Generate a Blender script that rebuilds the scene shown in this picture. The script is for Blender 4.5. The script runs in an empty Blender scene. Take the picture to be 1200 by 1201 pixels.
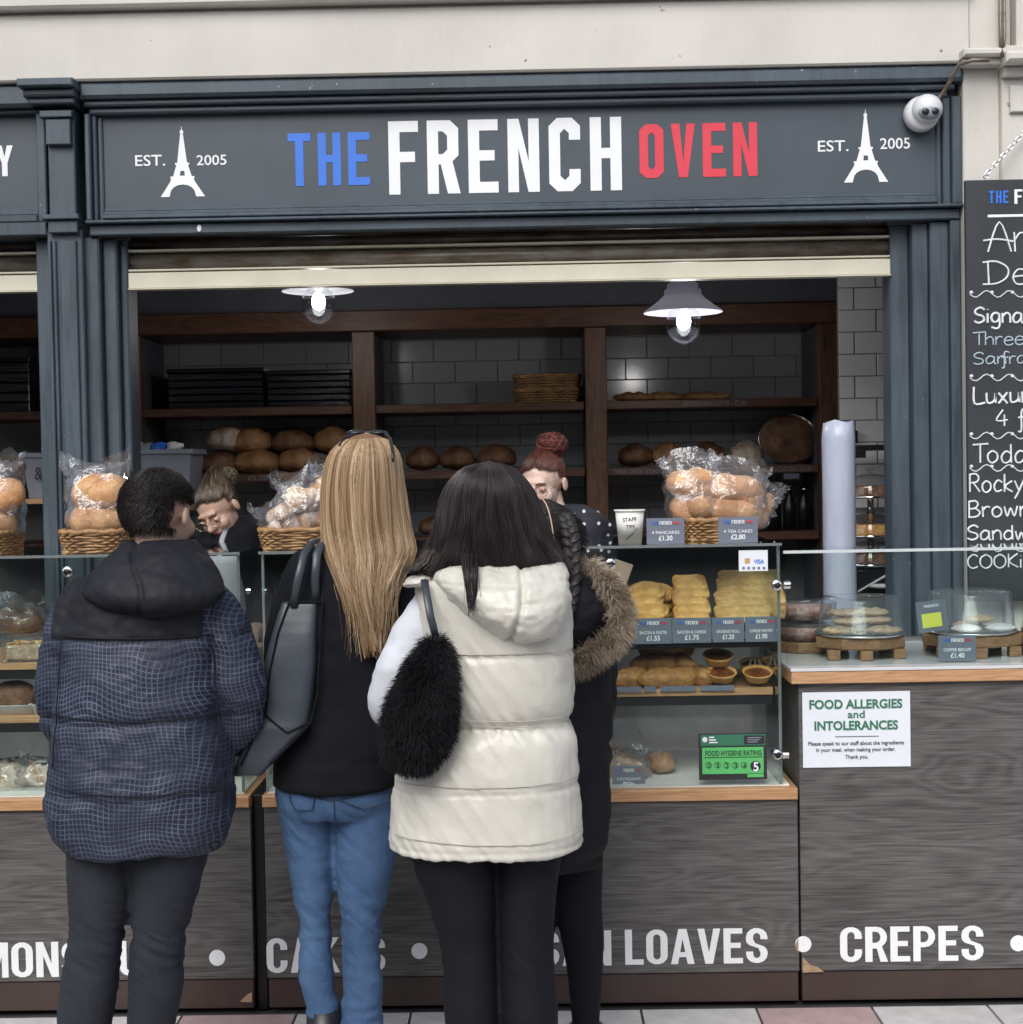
import bpy, math, random
import numpy as np
from mathutils import Vector, Matrix
random.seed(7); rng = np.random.default_rng(7)
S = bpy.context.scene
# ------------------------------------------------------------ camera, sky, sun
F = 1745.0; EYE = 1.58
yaw, pitch, roll = math.radians(0.7), math.radians(1.59), math.radians(1.0)
fw = Vector((-math.sin(yaw)*math.cos(pitch), math.cos(yaw)*math.cos(pitch), -math.sin(pitch)))
r0 = Vector((math.cos(yaw), math.sin(yaw), 0)); u0 = r0.cross(fw)
rt = r0*math.cos(roll) - u0*math.sin(roll); up = u0*math.cos(roll) + r0*math.sin(roll)
cam = bpy.data.objects.new('camera', bpy.data.cameras.new('camera'))
S.collection.objects.link(cam)
cam.matrix_world = Matrix(((rt.x, up.x, -fw.x, 0), (rt.y, up.y, -fw.y, 0), (rt.z, up.z, -fw.z, EYE), (0, 0, 0, 1)))
cam.data.sensor_width = 36; cam.data.lens = 36*F/1200; cam.data.clip_end = 500
cam.data.clip_start = 0.05
S.camera = cam
S.render.resolution_x = 1023; S.render.resolution_y = 1024
W = bpy.data.worlds.new('World'); S.world = W; W.use_nodes = True
nt = W.node_tree; bg = nt.nodes['Background']
sky = nt.nodes.new('ShaderNodeTexSky'); sky.sky_type = 'NISHITA'; sky.sun_disc = False
SE, SR = 44, 196
sky.sun_elevation = math.radians(SE); sky.sun_rotation = math.radians(SR)
sky.dust_density = 3.0; sky.air_density = 1.0; sky.ozone_density = 1.0
hs = nt.nodes.new('ShaderNodeHueSaturation'); hs.inputs['Saturation'].default_value = 0.6
nt.links.new(sky.outputs[0], hs.inputs['Color']); nt.links.new(hs.outputs[0], bg.inputs[0])
bg.inputs[1].default_value = 0.15
sl = bpy.data.lights.new('sun', 'SUN'); sl.energy = 1.3; sl.angle = math.radians(35); sl.color = (1, .99, .975)
sun = bpy.data.objects.new('sun', sl); S.collection.objects.link(sun)
az = math.radians(SR)
sd = Vector((math.sin(az)*math.cos(math.radians(SE)), math.cos(az)*math.cos(math.radians(SE)), math.sin(math.radians(SE))))
sun.rotation_euler = sd.to_track_quat('Z', 'Y').to_euler()
S.view_settings.view_transform = 'Standard'; S.view_settings.look = 'None'
S.view_settings.gamma = 1; S.view_settings.use_curve_mapping = False
S.view_settings.exposure = 0.39
S.render.engine = 'CYCLES'
S.cycles.max_bounces = 10; S.cycles.transparent_max_bounces = 24; S.cycles.glossy_bounces = 4
S.cycles.transmission_bounces = 6; S.cycles.diffuse_bounces = 4

# ------------------------------------------------------------ helpers
def P(px, py, Y):
    d = rt*((px-600)/F) + up*(-(py-600.5)/F) + fw
    t = Y/d.y
    return Vector((d.x*t, Y, EYE+d.z*t))
def X(px, Y, py=600): return P(px, py, Y).x
def Z(py, Y, px=600): return P(px, py, Y).z
def vnoise(p):
    p = np.asarray(p, float); i = np.floor(p).astype(np.int64); f = p-i; f = f*f*(3-2*f)
    def h(a, b, c):
        n = (a*73856093) ^ (b*19349663) ^ (c*83492791); n = n & 0xffffffff
        n = ((n ^ (n >> 15))*2246822519) & 0xffffffff; n = ((n ^ (n >> 13))*3266489917) & 0xffffffff
        return (n & 0xffffff)/float(0xffffff)
    r = 0
    for a in (0, 1):
        for b in (0, 1):
            for c in (0, 1):
                w = (f[:, 0] if a else 1-f[:, 0])*(f[:, 1] if b else 1-f[:, 1])*(f[:, 2] if c else 1-f[:, 2])
                r = r + w*h(i[:, 0]+a, i[:, 1]+b, i[:, 2]+c)
    return r*2-1
def fbm(p, o=3):
    r = 0; a = 1
    for k in range(o): r = r+a*vnoise(np.asarray(p)*2**k+13.7*k); a *= .5
    return r
def vnoise1(x, s):
    return float(vnoise(np.array([[x, s*3.7, 1.3]]))[0])

class MB:
    def __init__(s): s.v = []; s.f = []; s.m = []
    def add(s, v, f, m=0):
        o = len(s.v); s.v += [tuple(p) for p in v]; s.f += [tuple(i+o for i in q) for q in f]; s.m += [m]*len(f); return s
    def box(s, x0, x1, y0, y1, z0, z1, m=0):
        if x0 > x1: x0, x1 = x1, x0
        if y0 > y1: y0, y1 = y1, y0
        if z0 > z1: z0, z1 = z1, z0
        v = [(x, y, z) for x in (x0, x1) for y in (y0, y1) for z in (z0, z1)]
        return s.add(v, [(0, 1, 3, 2), (4, 6, 7, 5), (0, 4, 5, 1), (2, 3, 7, 6), (0, 2, 6, 4), (1, 5, 7, 3)], m)
    def bbox(s, x0, x1, y0, y1, z0, z1, b=.003, m=0):   # box with chamfered front/top edges
        if x0 > x1: x0, x1 = x1, x0
        if y0 > y1: y0, y1 = y1, y0
        if z0 > z1: z0, z1 = z1, z0
        rs = []
        for (d, y) in ((b, y0), (0, y0+b), (0, y1-b), (b, y1)):
            rs.append([(x0+d, y, z0+d), (x1-d, y, z0+d), (x1-d, y, z1-d), (x0+d, y, z1-d)])
        return s.loft(rs, m=m)
    def loft(s, rings, cap=True, m=0, closed=True):
        n = len(rings[0]); v = [p for r in rings for p in r]; f = []
        for k in range(len(rings)-1):
            for i in range(n if closed else n-1):
                j = (i+1) % n; f.append((k*n+i, k*n+j, (k+1)*n+j, (k+1)*n+i))
        if cap: f.append(tuple(range(n-1, -1, -1))); f.append(tuple(range((len(rings)-1)*n, len(rings)*n)))
        return s.add(v, f, m)
    def tube(s, path, rad, n=10, m=0, sx=1.0, ref=None, round_ends=False):
        path = [Vector(p) for p in path]; K = len(path)
        if not hasattr(rad, '__len__'): rad = [rad]*K
        rad = list(rad)
        if round_ends:
            a = (path[0]-path[1]).normalized(); b = (path[-1]-path[-2]).normalized()
            pre = [path[0]+a*rad[0]*math.sin(t) for t in (1.35, .9, .45)]; pr = [rad[0]*math.cos(t) for t in (1.35, .9, .45)]
            po = [path[-1]+b*rad[-1]*math.sin(t) for t in (.45, .9, 1.35)]; qr = [rad[-1]*math.cos(t) for t in (.45, .9, 1.35)]
            path = pre+path+po; rad = pr+rad+qr; K = len(path)
        rings = []; prev = Vector(ref) if ref else None
        for k in range(K):
            t = (path[min(k+1, K-1)]-path[max(k-1, 0)])
            t = t.normalized() if t.length > 1e-9 else Vector((0, 0, 1))
            if prev is None: prev = Vector((0, 0, 1)) if abs(t.z) < .8 else Vector((0, 1, 0))
            a = prev-t*prev.dot(t)
            if a.length < 1e-6: a = Vector((1, 0, 0))-t*t.x
            a.normalize(); prev = a; b = t.cross(a)
            rings.append([path[k]+(a*math.cos(q)+b*math.sin(q)*sx)*rad[k] for q in [2*math.pi*i/n for i in range(n)]])
        return s.loft(rings, m=m)
    def ell(s, c, r, n=16, k=10, rot=None, m=0, fn=None):
        c = Vector(c); rings = []
        for j in range(k+1):
            t = -math.pi/2+math.pi*(j+.0)/k; t = max(-1.5, min(1.5, t))
            ring = []
            for i in range(n):
                q = 2*math.pi*i/n
                p = Vector((r[0]*math.cos(t)*math.cos(q), r[1]*math.cos(t)*math.sin(q), r[2]*math.sin(t)))
                if fn: p = fn(p)
                if rot: p = rot @ p
                ring.append(c+p)
            rings.append(ring)
        return s.loft(rings, m=m)
    def lathe(s, prof, c, n=24, m=0, cap=False, axis='z'):
        c = Vector(c); rings = []
        for (r, z) in prof:
            if axis == 'z': rings.append([c+Vector((r*math.cos(2*math.pi*i/n), r*math.sin(2*math.pi*i/n), z)) for i in range(n)])
            else: rings.append([c+Vector((r*math.cos(2*math.pi*i/n), z, r*math.sin(2*math.pi*i/n))) for i in range(n)])
        return s.loft(rings, cap=cap, m=m)
C = S.collection
def mesh(mb, name, mats, smooth=False, off=(0, 0, 0)):
    me = bpy.data.meshes.new(name)
    v = [(p[0]-off[0], p[1]-off[1], p[2]-off[2]) for p in mb.v]
    me.from_pydata(v, [], mb.f)
    if not isinstance(mats, (list, tuple)): mats = [mats]
    for m in mats: me.materials.append(m)
    if len(mats) > 1: me.polygons.foreach_set('material_index', mb.m)
    if smooth: me.shade_smooth()
    return me
def link(o, parent=None):
    C.objects.link(o)
    if parent is not None: o.parent = parent
    return o
def woff(parent):
    if parent is None: return Vector((0, 0, 0))
    o = Vector(parent.location)
    return o+woff(parent.parent) if parent.parent else o
def tag(o, label=None, cat=None, group=None, kind=None):
    if label: o['label'] = label
    if cat: o['category'] = cat
    if group: o['group'] = group
    if kind: o['kind'] = kind
    return o
def thing(name, label, cat, loc, group=None):
    o = bpy.data.objects.new(name, None); o.location = loc; o.empty_display_size = .05
    link(o); return tag(o, label, cat, group)
def part(name, mb, mats, parent, smooth=False, label=None):
    me = mesh(mb, name, mats, smooth, woff(parent)); o = bpy.data.objects.new(name, me)
    link(o, parent); return tag(o, label)
def solo(name, mb, mats, label, cat, smooth=False, group=None, kind=None):   # a thing or a setting piece that is one mesh, origin at base centre
    a = np.array(mb.v); loc = ((a[:, 0].min()+a[:, 0].max())/2, (a[:, 1].min()+a[:, 1].max())/2, a[:, 2].min())
    me = mesh(mb, name, mats, smooth, loc); o = bpy.data.objects.new(name, me); o.location = loc; link(o)
    return tag(o, label, cat, group, kind)
def dup(root, loc, label=None, group=None, rz=0):
    def cp(o, par):
        c = o.copy(); C.objects.link(c)
        if par is not None: c.parent = par
        for ch in o.children: cp(ch, c)
        return c
    r = cp(root, None); r.location = loc; r.rotation_euler = (0, 0, rz)
    if label: r['label'] = label
    if group: r['group'] = group
    return r
def np_mesh(name, v, f, mats, smooth=True, off=(0, 0, 0)):
    me = bpy.data.meshes.new(name); v = np.asarray(v, np.float32)-np.array(off, np.float32); f = np.asarray(f, np.int32)
    me.vertices.add(len(v)); me.vertices.foreach_set('co', v.ravel())
    k = f.shape[1]; me.loops.add(f.size); me.loops.foreach_set('vertex_index', f.ravel())
    me.polygons.add(len(f)); me.polygons.foreach_set('loop_start', np.arange(0, f.size, k, dtype=np.int32))
    me.update(calc_edges=True)
    if not isinstance(mats, (list, tuple)): mats = [mats]
    for m in mats: me.materials.append(m)
    if smooth: me.shade_smooth()
    return me
def remesh(mb, voxel, it=6, fac=.5):
    me = bpy.data.meshes.new('tmp'); me.from_pydata([tuple(p) for p in mb.v], [], mb.f); me.update()
    o = bpy.data.objects.new('tmp', me); C.objects.link(o)
    r = o.modifiers.new('r', 'REMESH'); r.mode = 'VOXEL'; r.voxel_size = voxel
    if it:
        s = o.modifiers.new('s', 'SMOOTH'); s.factor = fac; s.iterations = it
    dg = bpy.context.evaluated_depsgraph_get(); ev = o.evaluated_get(dg); m2 = ev.to_mesh()
    v = np.empty(len(m2.vertices)*3, np.float32); m2.vertices.foreach_get('co', v); v = v.reshape(-1, 3)
    n = np.empty(len(m2.vertices)*3, np.float32); m2.vertices.foreach_get('normal', n); n = n.reshape(-1, 3)
    l = np.empty(len(m2.loops), np.int32); m2.loops.foreach_get('vertex_index', l); f = l.reshape(-1, 4)
    ev.to_mesh_clear(); bpy.data.objects.remove(o); bpy.data.meshes.remove(me)
    return v, n, f
def npart(name, v, f, mats, parent, smooth=True, matfn=None, label=None):
    me = np_mesh(name, v, f, mats, smooth, woff(parent))
    if matfn is not None:
        cen = np.asarray(v)[f].mean(axis=1); me.polygons.foreach_set('material_index', matfn(cen).astype(np.int32))
    o = bpy.data.objects.new(name, me); link(o, parent); return tag(o, label)
def strands(name, paths, r, col, m, parent, taper=.35, ns=3):
    paths = np.asarray(paths, float); N, K, _ = paths.shape
    t = np.gradient(paths, axis=1); t /= np.linalg.norm(t, axis=2, keepdims=True)+1e-9
    ref = np.array([.3, .9, .25]); a = np.cross(t, ref); a /= np.linalg.norm(a, axis=2, keepdims=True)+1e-9; b = np.cross(t, a)
    rr = np.linspace(1, taper, K)[None, :, None]*np.asarray(r).reshape(-1, 1, 1)
    V = np.stack([paths+(a*math.cos(q)+b*math.sin(q))*rr for q in [2*math.pi*i/ns for i in range(ns)]], axis=2)
    base = (np.arange(N)[:, None, None]*K+np.arange(K-1)[None, :, None])*ns
    i = np.arange(ns)[None, None, :]; j = (i+1) % ns
    f = np.stack([base+i, base+j, base+ns+j, base+ns+i], axis=-1).reshape(-1, 4)
    me = np_mesh(name, V.reshape(-1, 3), f, m, True, woff(parent))
    at = me.color_attributes.new('Col', 'FLOAT_COLOR', 'POINT')
    cc = np.ones((N, K*ns, 4), np.float32); cc[:, :, :3] = np.asarray(col)[:, None, :] if np.ndim(col) == 2 else np.asarray(col)
    at.data.foreach_set('color', cc.ravel())
    o = bpy.data.objects.new(name, me); link(o, parent); return o
def text_mb(s, h, sx=1.0, bold=0.0, depth=.0006, align='LEFT', spacing=1.0, shear=0):
    """text in the XZ plane facing -Y; h = cap height in metres; returns MB around the origin"""
    cu = bpy.data.curves.new('t', 'FONT'); cu.body = s; cu.size = h/.7; cu.offset = bold*h; cu.extrude = depth
    cu.align_x = align; cu.space_character = spacing; cu.shear = shear; cu.resolution_u = 3
    o = bpy.data.objects.new('t', cu); C.objects.link(o)
    dg = bpy.context.evaluated_depsgraph_get(); me = bpy.data.meshes.new_from_object(o.evaluated_get(dg))
    mb = MB(); v = [(p.co.x*sx, -p.co.z, p.co.y) for p in me.vertices]
    mb.add(v, [tuple(p.vertices) for p in me.polygons])
    bpy.data.objects.remove(o); bpy.data.curves.remove(cu); bpy.data.meshes.remove(me)
    return mb
def shape_mb(outlines, depth=.001):
    cu = bpy.data.curves.new('c', 'CURVE'); cu.dimensions = '2D'; cu.fill_mode = 'BOTH'; cu.extrude = depth
    for ol in outlines:
        sp = cu.splines.new('POLY'); sp.points.add(len(ol)-1)
        for k, (x, y) in enumerate(ol): sp.points[k].co = (x, y, 0, 1)
        sp.use_cyclic_u = True
    o = bpy.data.objects.new('c', cu); C.objects.link(o)
    dg = bpy.context.evaluated_depsgraph_get(); me = bpy.data.meshes.new_from_object(o.evaluated_get(dg))
    mb = MB(); mb.add([(p.co.x, -p.co.z, p.co.y) for p in me.vertices], [tuple(p.vertices) for p in me.polygons])
    bpy.data.objects.remove(o); bpy.data.curves.remove(cu); bpy.data.meshes.remove(me)
    return mb
def moved(mb, d, rot=None):
    d = Vector(d)
    mb.v = [tuple((rot @ Vector(p) if rot else Vector(p))+d) for p in mb.v]; return mb
def fit(mb, x0, x1, y, z0, z1=None):        # fit a flat XZ mesh between x0..x1 (and z0..z1)
    a = np.array(mb.v); lo, hi = a.min(0), a.max(0)
    sx = (x1-x0)/(hi[0]-lo[0]); sz = sx if z1 is None else (z1-z0)/(hi[2]-lo[2])
    mb.v = [((p[0]-lo[0])*sx+x0, p[1]+y, (p[2]-lo[2])*sz+z0) for p in mb.v]; return mb

# ------------------------------------------------------------ materials
def newmat(name):
    m = bpy.data.materials.new(name); m.use_nodes = True; return m, m.node_tree, m.node_tree.nodes['Principled BSDF']
def node(nt, t, **kw):
    n = nt.nodes.new(t)
    for k, v in kw.items():
        if k.startswith('i_'): n.inputs[k[2:].replace('_', ' ')].default_value = v
        else: setattr(n, k, v)
    return n
def ramp(nt, fac, stops):
    r = nt.nodes.new('ShaderNodeValToRGB'); nt.links.new(fac, r.inputs[0]); e = r.color_ramp.elements
    while len(e) < len(stops): e.new(.5)
    for k, (p, c) in enumerate(stops): e[k].position = p; e[k].color = (*c, 1)
    return r.outputs[0]
def mat(name, c, rough=.5, metal=0, var=.12, vs=8, bump=0, bs=60, spec=.5, c2=None, stretch=(1, 1, 1), detail=6, sheen=0, coat=0, lo=.35, hi=.65):
    m, nt, b = newmat(name)
    tc = node(nt, 'ShaderNodeTexCoord'); mp = node(nt, 'ShaderNodeMapping'); mp.inputs['Scale'].default_value = stretch
    nt.links.new(tc.outputs['Object'], mp.inputs[0])
    if var or c2:
        n = node(nt, 'ShaderNodeTexNoise', i_Scale=vs, i_Detail=detail, i_Roughness=.6); nt.links.new(mp.outputs[0], n.inputs['Vector'])
        a = c2 if c2 else tuple(x*(1-var) for x in c); bb = c if c2 else tuple(min(1, x*(1+var)) for x in c)
        nt.links.new(ramp(nt, n.outputs[0], [(lo, a), (hi, bb)]), b.inputs['Base Color'])
    else: b.inputs['Base Color'].default_value = (*c, 1)
    b.inputs['Roughness'].default_value = rough; b.inputs['Metallic'].default_value = metal
    b.inputs['Specular IOR Level'].default_value = spec
    if sheen: b.inputs['Sheen Weight'].default_value = sheen
    if coat: b.inputs['Coat Weight'].default_value = coat; b.inputs['Coat Roughness'].default_value = .15
    if bump:
        n2 = node(nt, 'ShaderNodeTexNoise', i_Scale=bs, i_Detail=5); nt.links.new(mp.outputs[0], n2.inputs['Vector'])
        bp = node(nt, 'ShaderNodeBump', i_Strength=bump, i_Distance=.01); nt.links.new(n2.outputs[0], bp.inputs['Height'])
        nt.links.new(bp.outputs[0], b.inputs['Normal'])
    return m
def glassmat(name, tint=(.93, .97, .95), refl=1.0, rough=.02, haze=0.0, bump=0, bs=30, ior=1.45):
    m, nt, b = newmat(name); nt.nodes.remove(b); out = nt.nodes['Material Output']
    tr = node(nt, 'ShaderNodeBsdfTransparent'); tr.inputs[0].default_value = (*tint, 1)
    gl = node(nt, 'ShaderNodeBsdfGlossy'); gl.inputs['Roughness'].default_value = rough; gl.inputs[0].default_value = (.9, .93, .95, 1)
    fr = node(nt, 'ShaderNodeFresnel', i_IOR=ior); ge = node(nt, 'ShaderNodeNewGeometry'); mr = node(nt, 'ShaderNodeMapRange')   # thin sheet: same reflectance from both sides
    mr.inputs['To Min'].default_value = ior; mr.inputs['To Max'].default_value = 1/ior; nt.links.new(ge.outputs['Backfacing'], mr.inputs['Value']); nt.links.new(mr.outputs[0], fr.inputs['IOR'])
    mu = node(nt, 'ShaderNodeMath', operation='MULTIPLY'); mu.inputs[1].default_value = refl; mu.use_clamp = True
    nt.links.new(fr.outputs[0], mu.inputs[0]); mx = node(nt, 'ShaderNodeMixShader')
    nt.links.new(mu.outputs[0], mx.inputs[0]); nt.links.new(tr.outputs[0], mx.inputs[1]); nt.links.new(gl.outputs[0], mx.inputs[2])
    last = mx.outputs[0]
    if bump:
        n2 = node(nt, 'ShaderNodeTexNoise', i_Scale=bs, i_Detail=4); bp = node(nt, 'ShaderNodeBump', i_Strength=bump, i_Distance=.02)
        tc = node(nt, 'ShaderNodeTexCoord'); nt.links.new(tc.outputs['Object'], n2.inputs['Vector'])
        nt.links.new(n2.outputs[0], bp.inputs['Height'])
        for q in (gl, fr): nt.links.new(bp.outputs[0], q.inputs['Normal'])
    if haze:
        df = node(nt, 'ShaderNodeBsdfDiffuse'); df.inputs[0].default_value = (.85, .87, .9, 1)
        m2 = node(nt, 'ShaderNodeMixShader'); m2.inputs[0].default_value = haze
        nt.links.new(last, m2.inputs[1]); nt.links.new(df.outputs[0], m2.inputs[2]); last = m2.outputs[0]
    nt.links.new(last, out.inputs[0]); return m
def woodmat(name, ca, cb, cc, scale=1.0, rough=.5, axis='x', ringy=1.0, bump=.15):
    """long fine grain with cathedral figure along the given axis"""
    m, nt, b = newmat(name); tc = node(nt, 'ShaderNodeTexCoord')
    def mapped(lo, hi):
        mp = node(nt, 'ShaderNodeMapping'); mp.inputs['Scale'].default_value = tuple((lo if a == axis else hi)*scale for a in 'xyz'); nt.links.new(tc.outputs['Object'], mp.inputs[0]); return mp.outputs[0]
    n1 = node(nt, 'ShaderNodeTexNoise', i_Scale=1.0, i_Detail=2.5, i_Roughness=.45, i_Distortion=.5); nt.links.new(mapped(1.3, 7.5), n1.inputs['Vector'])
    mu = node(nt, 'ShaderNodeMath', operation='MULTIPLY'); mu.inputs[1].default_value = 62*ringy; nt.links.new(n1.outputs[0], mu.inputs[0])
    si = node(nt, 'ShaderNodeMath', operation='SINE'); nt.links.new(mu.outputs[0], si.inputs[0])
    n2 = node(nt, 'ShaderNodeTexNoise', i_Scale=1, i_Detail=5, i_Roughness=.65); nt.links.new(mapped(7, 230), n2.inputs['Vector'])
    n3 = node(nt, 'ShaderNodeTexNoise', i_Scale=1, i_Detail=3); nt.links.new(mapped(1.5, 10), n3.inputs['Vector'])
    ad = node(nt, 'ShaderNodeMath', operation='MULTIPLY_ADD'); ad.inputs[1].default_value = .06; nt.links.new(si.outputs[0], ad.inputs[0]); nt.links.new(n2.outputs[0], ad.inputs[2])
    a2 = node(nt, 'ShaderNodeMath', operation='MULTIPLY_ADD'); a2.inputs[1].default_value = .26; nt.links.new(n3.outputs[0], a2.inputs[0]); nt.links.new(ad.outputs[0], a2.inputs[2])
    nt.links.new(ramp(nt, a2.outputs[0], [(.42, ca), (.60, cb), (.84, cc)]), b.inputs['Base Color'])
    bp = node(nt, 'ShaderNodeBump', i_Strength=bump, i_Distance=.003); nt.links.new(a2.outputs[0], bp.inputs['Height']); nt.links.new(bp.outputs[0], b.inputs['Normal'])
    b.inputs['Roughness'].default_value = rough; return m
def strandmat(name, rough=.4, spec=.5):
    m, nt, b = newmat(name); a = node(nt, 'ShaderNodeAttribute', attribute_name='Col'); nt.links.new(a.outputs[0], b.inputs['Base Color'])
    b.inputs['Roughness'].default_value = rough; b.inputs['Specular IOR Level'].default_value = spec; return m
def emis(name, c, s):
    m, nt, b = newmat(name); b.inputs['Emission Color'].default_value = (*c, 1); b.inputs['Emission Strength'].default_value = s; b.inputs['Base Color'].default_value = (.8, .8, .8, 1); return m

def chipped(name, c, chip, rough, amt=.68, vs=55, streak=.5):
    """old gloss paint with a few chips and brushed relief"""
    m, nt, b = newmat(name); tc = node(nt, 'ShaderNodeTexCoord')
    n = node(nt, 'ShaderNodeTexNoise', i_Scale=3, i_Detail=6); nt.links.new(tc.outputs['Object'], n.inputs['Vector'])
    mp0 = node(nt, 'ShaderNodeMapping'); mp0.inputs['Scale'].default_value = (16, 16, 1.6); nt.links.new(tc.outputs['Object'], mp0.inputs[0])
    n0 = node(nt, 'ShaderNodeTexNoise', i_Scale=2, i_Detail=7, i_Roughness=.7); nt.links.new(mp0.outputs[0], n0.inputs['Vector'])
    av = node(nt, 'ShaderNodeMix', data_type='FLOAT'); av.inputs[0].default_value = streak; nt.links.new(n.outputs[0], av.inputs[2]); nt.links.new(n0.outputs[0], av.inputs[3])
    base = ramp(nt, av.outputs[0], [(.33, tuple(x*(1-.56*streak) for x in c)), (.5, c), (.66, tuple(min(.85, x*(1+.5*streak)+.006) for x in c))])
    rr_ = ramp(nt, n0.outputs[0], [(.35, (rough-.08,)*3), (.65, (rough+.2,)*3)])
    n2 = node(nt, 'ShaderNodeTexNoise', i_Scale=vs, i_Detail=2); nt.links.new(tc.outputs['Object'], n2.inputs['Vector'])
    k = ramp(nt, n2.outputs[0], [(amt, (0, 0, 0)), (amt+.015, (1, 1, 1))])
    n3 = node(nt, 'ShaderNodeTexNoise', i_Scale=2.2, i_Detail=2); nt.links.new(tc.outputs['Object'], n3.inputs['Vector'])
    k3 = ramp(nt, n3.outputs[0], [(.52, (0, 0, 0)), (.6, (1, 1, 1))])
    mm = node(nt, 'ShaderNodeMix', data_type='RGBA', blend_type='MULTIPLY'); mm.inputs[0].default_value = 1
    nt.links.new(k, mm.inputs[6]); nt.links.new(k3, mm.inputs[7])
    mx = node(nt, 'ShaderNodeMix', data_type='RGBA'); nt.links.new(mm.outputs[2], mx.inputs[0]); nt.links.new(base, mx.inputs[6]); mx.inputs[7].default_value = (*chip, 1)
    nt.links.new(mx.outputs[2], b.inputs['Base Color']); nt.links.new(rr_, b.inputs['Roughness'])
    mp = node(nt, 'ShaderNodeMapping'); mp.inputs['Scale'].default_value = (30, 30, 4); nt.links.new(tc.outputs['Object'], mp.inputs[0])
    n4 = node(nt, 'ShaderNodeTexNoise', i_Scale=3, i_Detail=4); nt.links.new(mp.outputs[0], n4.inputs['Vector'])
    bp = node(nt, 'ShaderNodeBump', i_Strength=.25, i_Distance=.004); nt.links.new(n4.outputs[0], bp.inputs['Height']); nt.links.new(bp.outputs[0], b.inputs['Normal'])
    return m
M = {}
M['blue'] = chipped('slate_paint', (.055, .076, .096), (.35, .37, .38), .38, .73)
M['blueflat'] = mat('sign_paint', (.055, .072, .090), .45, var=.08, vs=3, bump=.05, bs=20)
def cream():
    m = chipped('cream_stone_paint', (.56, .54, .495), (.2, .18, .15), .55, amt=.73, vs=26, streak=.14); return m
M['cream'] = cream()
M['creammetal'] = mat('cream_bar', (.6, .58, .47), .45, var=.07, vs=5, bump=.05)
M['shutter'] = mat('shutter_steel', (.26, .245, .21), .45, metal=.35, c2=(.12, .08, .05), vs=14, stretch=(.5, 1, 2), bump=.2, bs=50)
M['white'] = mat('white_vinyl', (.8, .82, .84), .45, var=.03)
M['lblue'] = mat('blue_vinyl', (.035, .17, .66), .45, var=.04)
M['lred'] = mat('red_vinyl', (.68, .045, .075), .45, var=.04)
M['panel'] = woodmat('grey_wood_laminate', (.040, .037, .036), (.082, .078, .076), (.14, .134, .131), scale=.9, rough=.5, ringy=1.5)
M['oak'] = woodmat('oak_edge', (.33, .17, .075), (.46, .26, .13), (.56, .34, .18), scale=1.6, rough=.45)
M['block'] = woodmat('walnut_block', (.12, .06, .03), (.24, .13, .065), (.36, .21, .11), scale=3, rough=.5)
M['shelf'] = woodmat('dark_stained_wood', (.055, .024, .014), (.12, .052, .030), (.18, .085, .05), scale=1.2, rough=.45)
M['shelfz'] = woodmat('dark_stained_post', (.07, .032, .018), (.15, .072, .040), (.22, .11, .062), scale=1.2, rough=.45, axis='z')
M['plinth'] = mat('brown_metal', (.05, .032, .027), .4, var=.1, bump=.03)
M['blackm'] = mat('black_metal', (.006, .006, .008), .4, var=.1)
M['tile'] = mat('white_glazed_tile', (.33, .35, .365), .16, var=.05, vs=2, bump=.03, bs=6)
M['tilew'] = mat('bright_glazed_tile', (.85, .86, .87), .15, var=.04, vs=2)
M['grout'] = mat('grey_grout', (.21, .215, .22), .9)
M['glass'] = glassmat('clear_glass', (.93, .97, .955), refl=1.1)
M['gedge'] = glassmat('glass_edge', (.25, .42, .38), refl=1.5, haze=.18)
M['dome'] = glassmat('smoked_dome', (.90, .90, .93), refl=1.3, haze=.05, rough=.08)
M['bulbglass'] = glassmat('globe_glass', (.93, .93, .95), refl=1.6, haze=.0)
M['wrap'] = glassmat('clear_bag', (.95, .95, .96), refl=2.2, rough=.12, haze=.035, bump=.8, bs=22)
M['chrome'] = mat('chrome', (.75, .76, .78), .15, metal=1, var=.02)
M['dark'] = mat('black_plastic', (.012, .013, .016), .3, var=.2)
M['wrapdark'] = mat('shrink_wrapped_black', (.012, .014, .02), .18, var=.3, bump=1.0, bs=14, stretch=(.6, 1, 5), coat=.6)
M['wallin'] = mat('interior_wall', (.10, .105, .13), .7, var=.1)
M['ceilin'] = mat('interior_ceiling', (.10, .10, .11), .8, var=.1)
M['slabw'] = mat('pale_paving', (.5, .49, .48), .7, var=.12, vs=12, bump=.2)
M['slabp'] = mat('pink_paving', (.40, .29, .29), .7, var=.12, vs=12, bump=.2)
M['joint'] = mat('dark_ground', (.05, .05, .052), .85, var=.3)
M['cardg'] = mat('grey_card', (.15, .17, .22), .5, var=.05)
M['paper'] = mat('white_paper', (.72, .76, .82), .55, var=.02)
M['green'] = mat('dark_green_print', (.03, .16, .09), .6, var=.05)
M['lgreen'] = mat('bright_green_print', (.10, .47, .14), .5, var=.03)
M['yellow'] = mat('yellow_label', (.62, .66, .10), .6, var=.03)
M['ink'] = mat('black_ink', (.02, .02, .025), .6, var=0)
M['board'] = mat('chalkboard', (.022, .026, .031), .55, c2=(.035, .04, .046), vs=6, stretch=(1, 1, .3), bump=.1, bs=30)
M['chalk'] = mat('white_chalk', (.72, .74, .74), .9, var=.12, vs=60)
M['chalkb'] = mat('pale_blue_chalk', (.42, .52, .60), .9, var=.12, vs=60)
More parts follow.
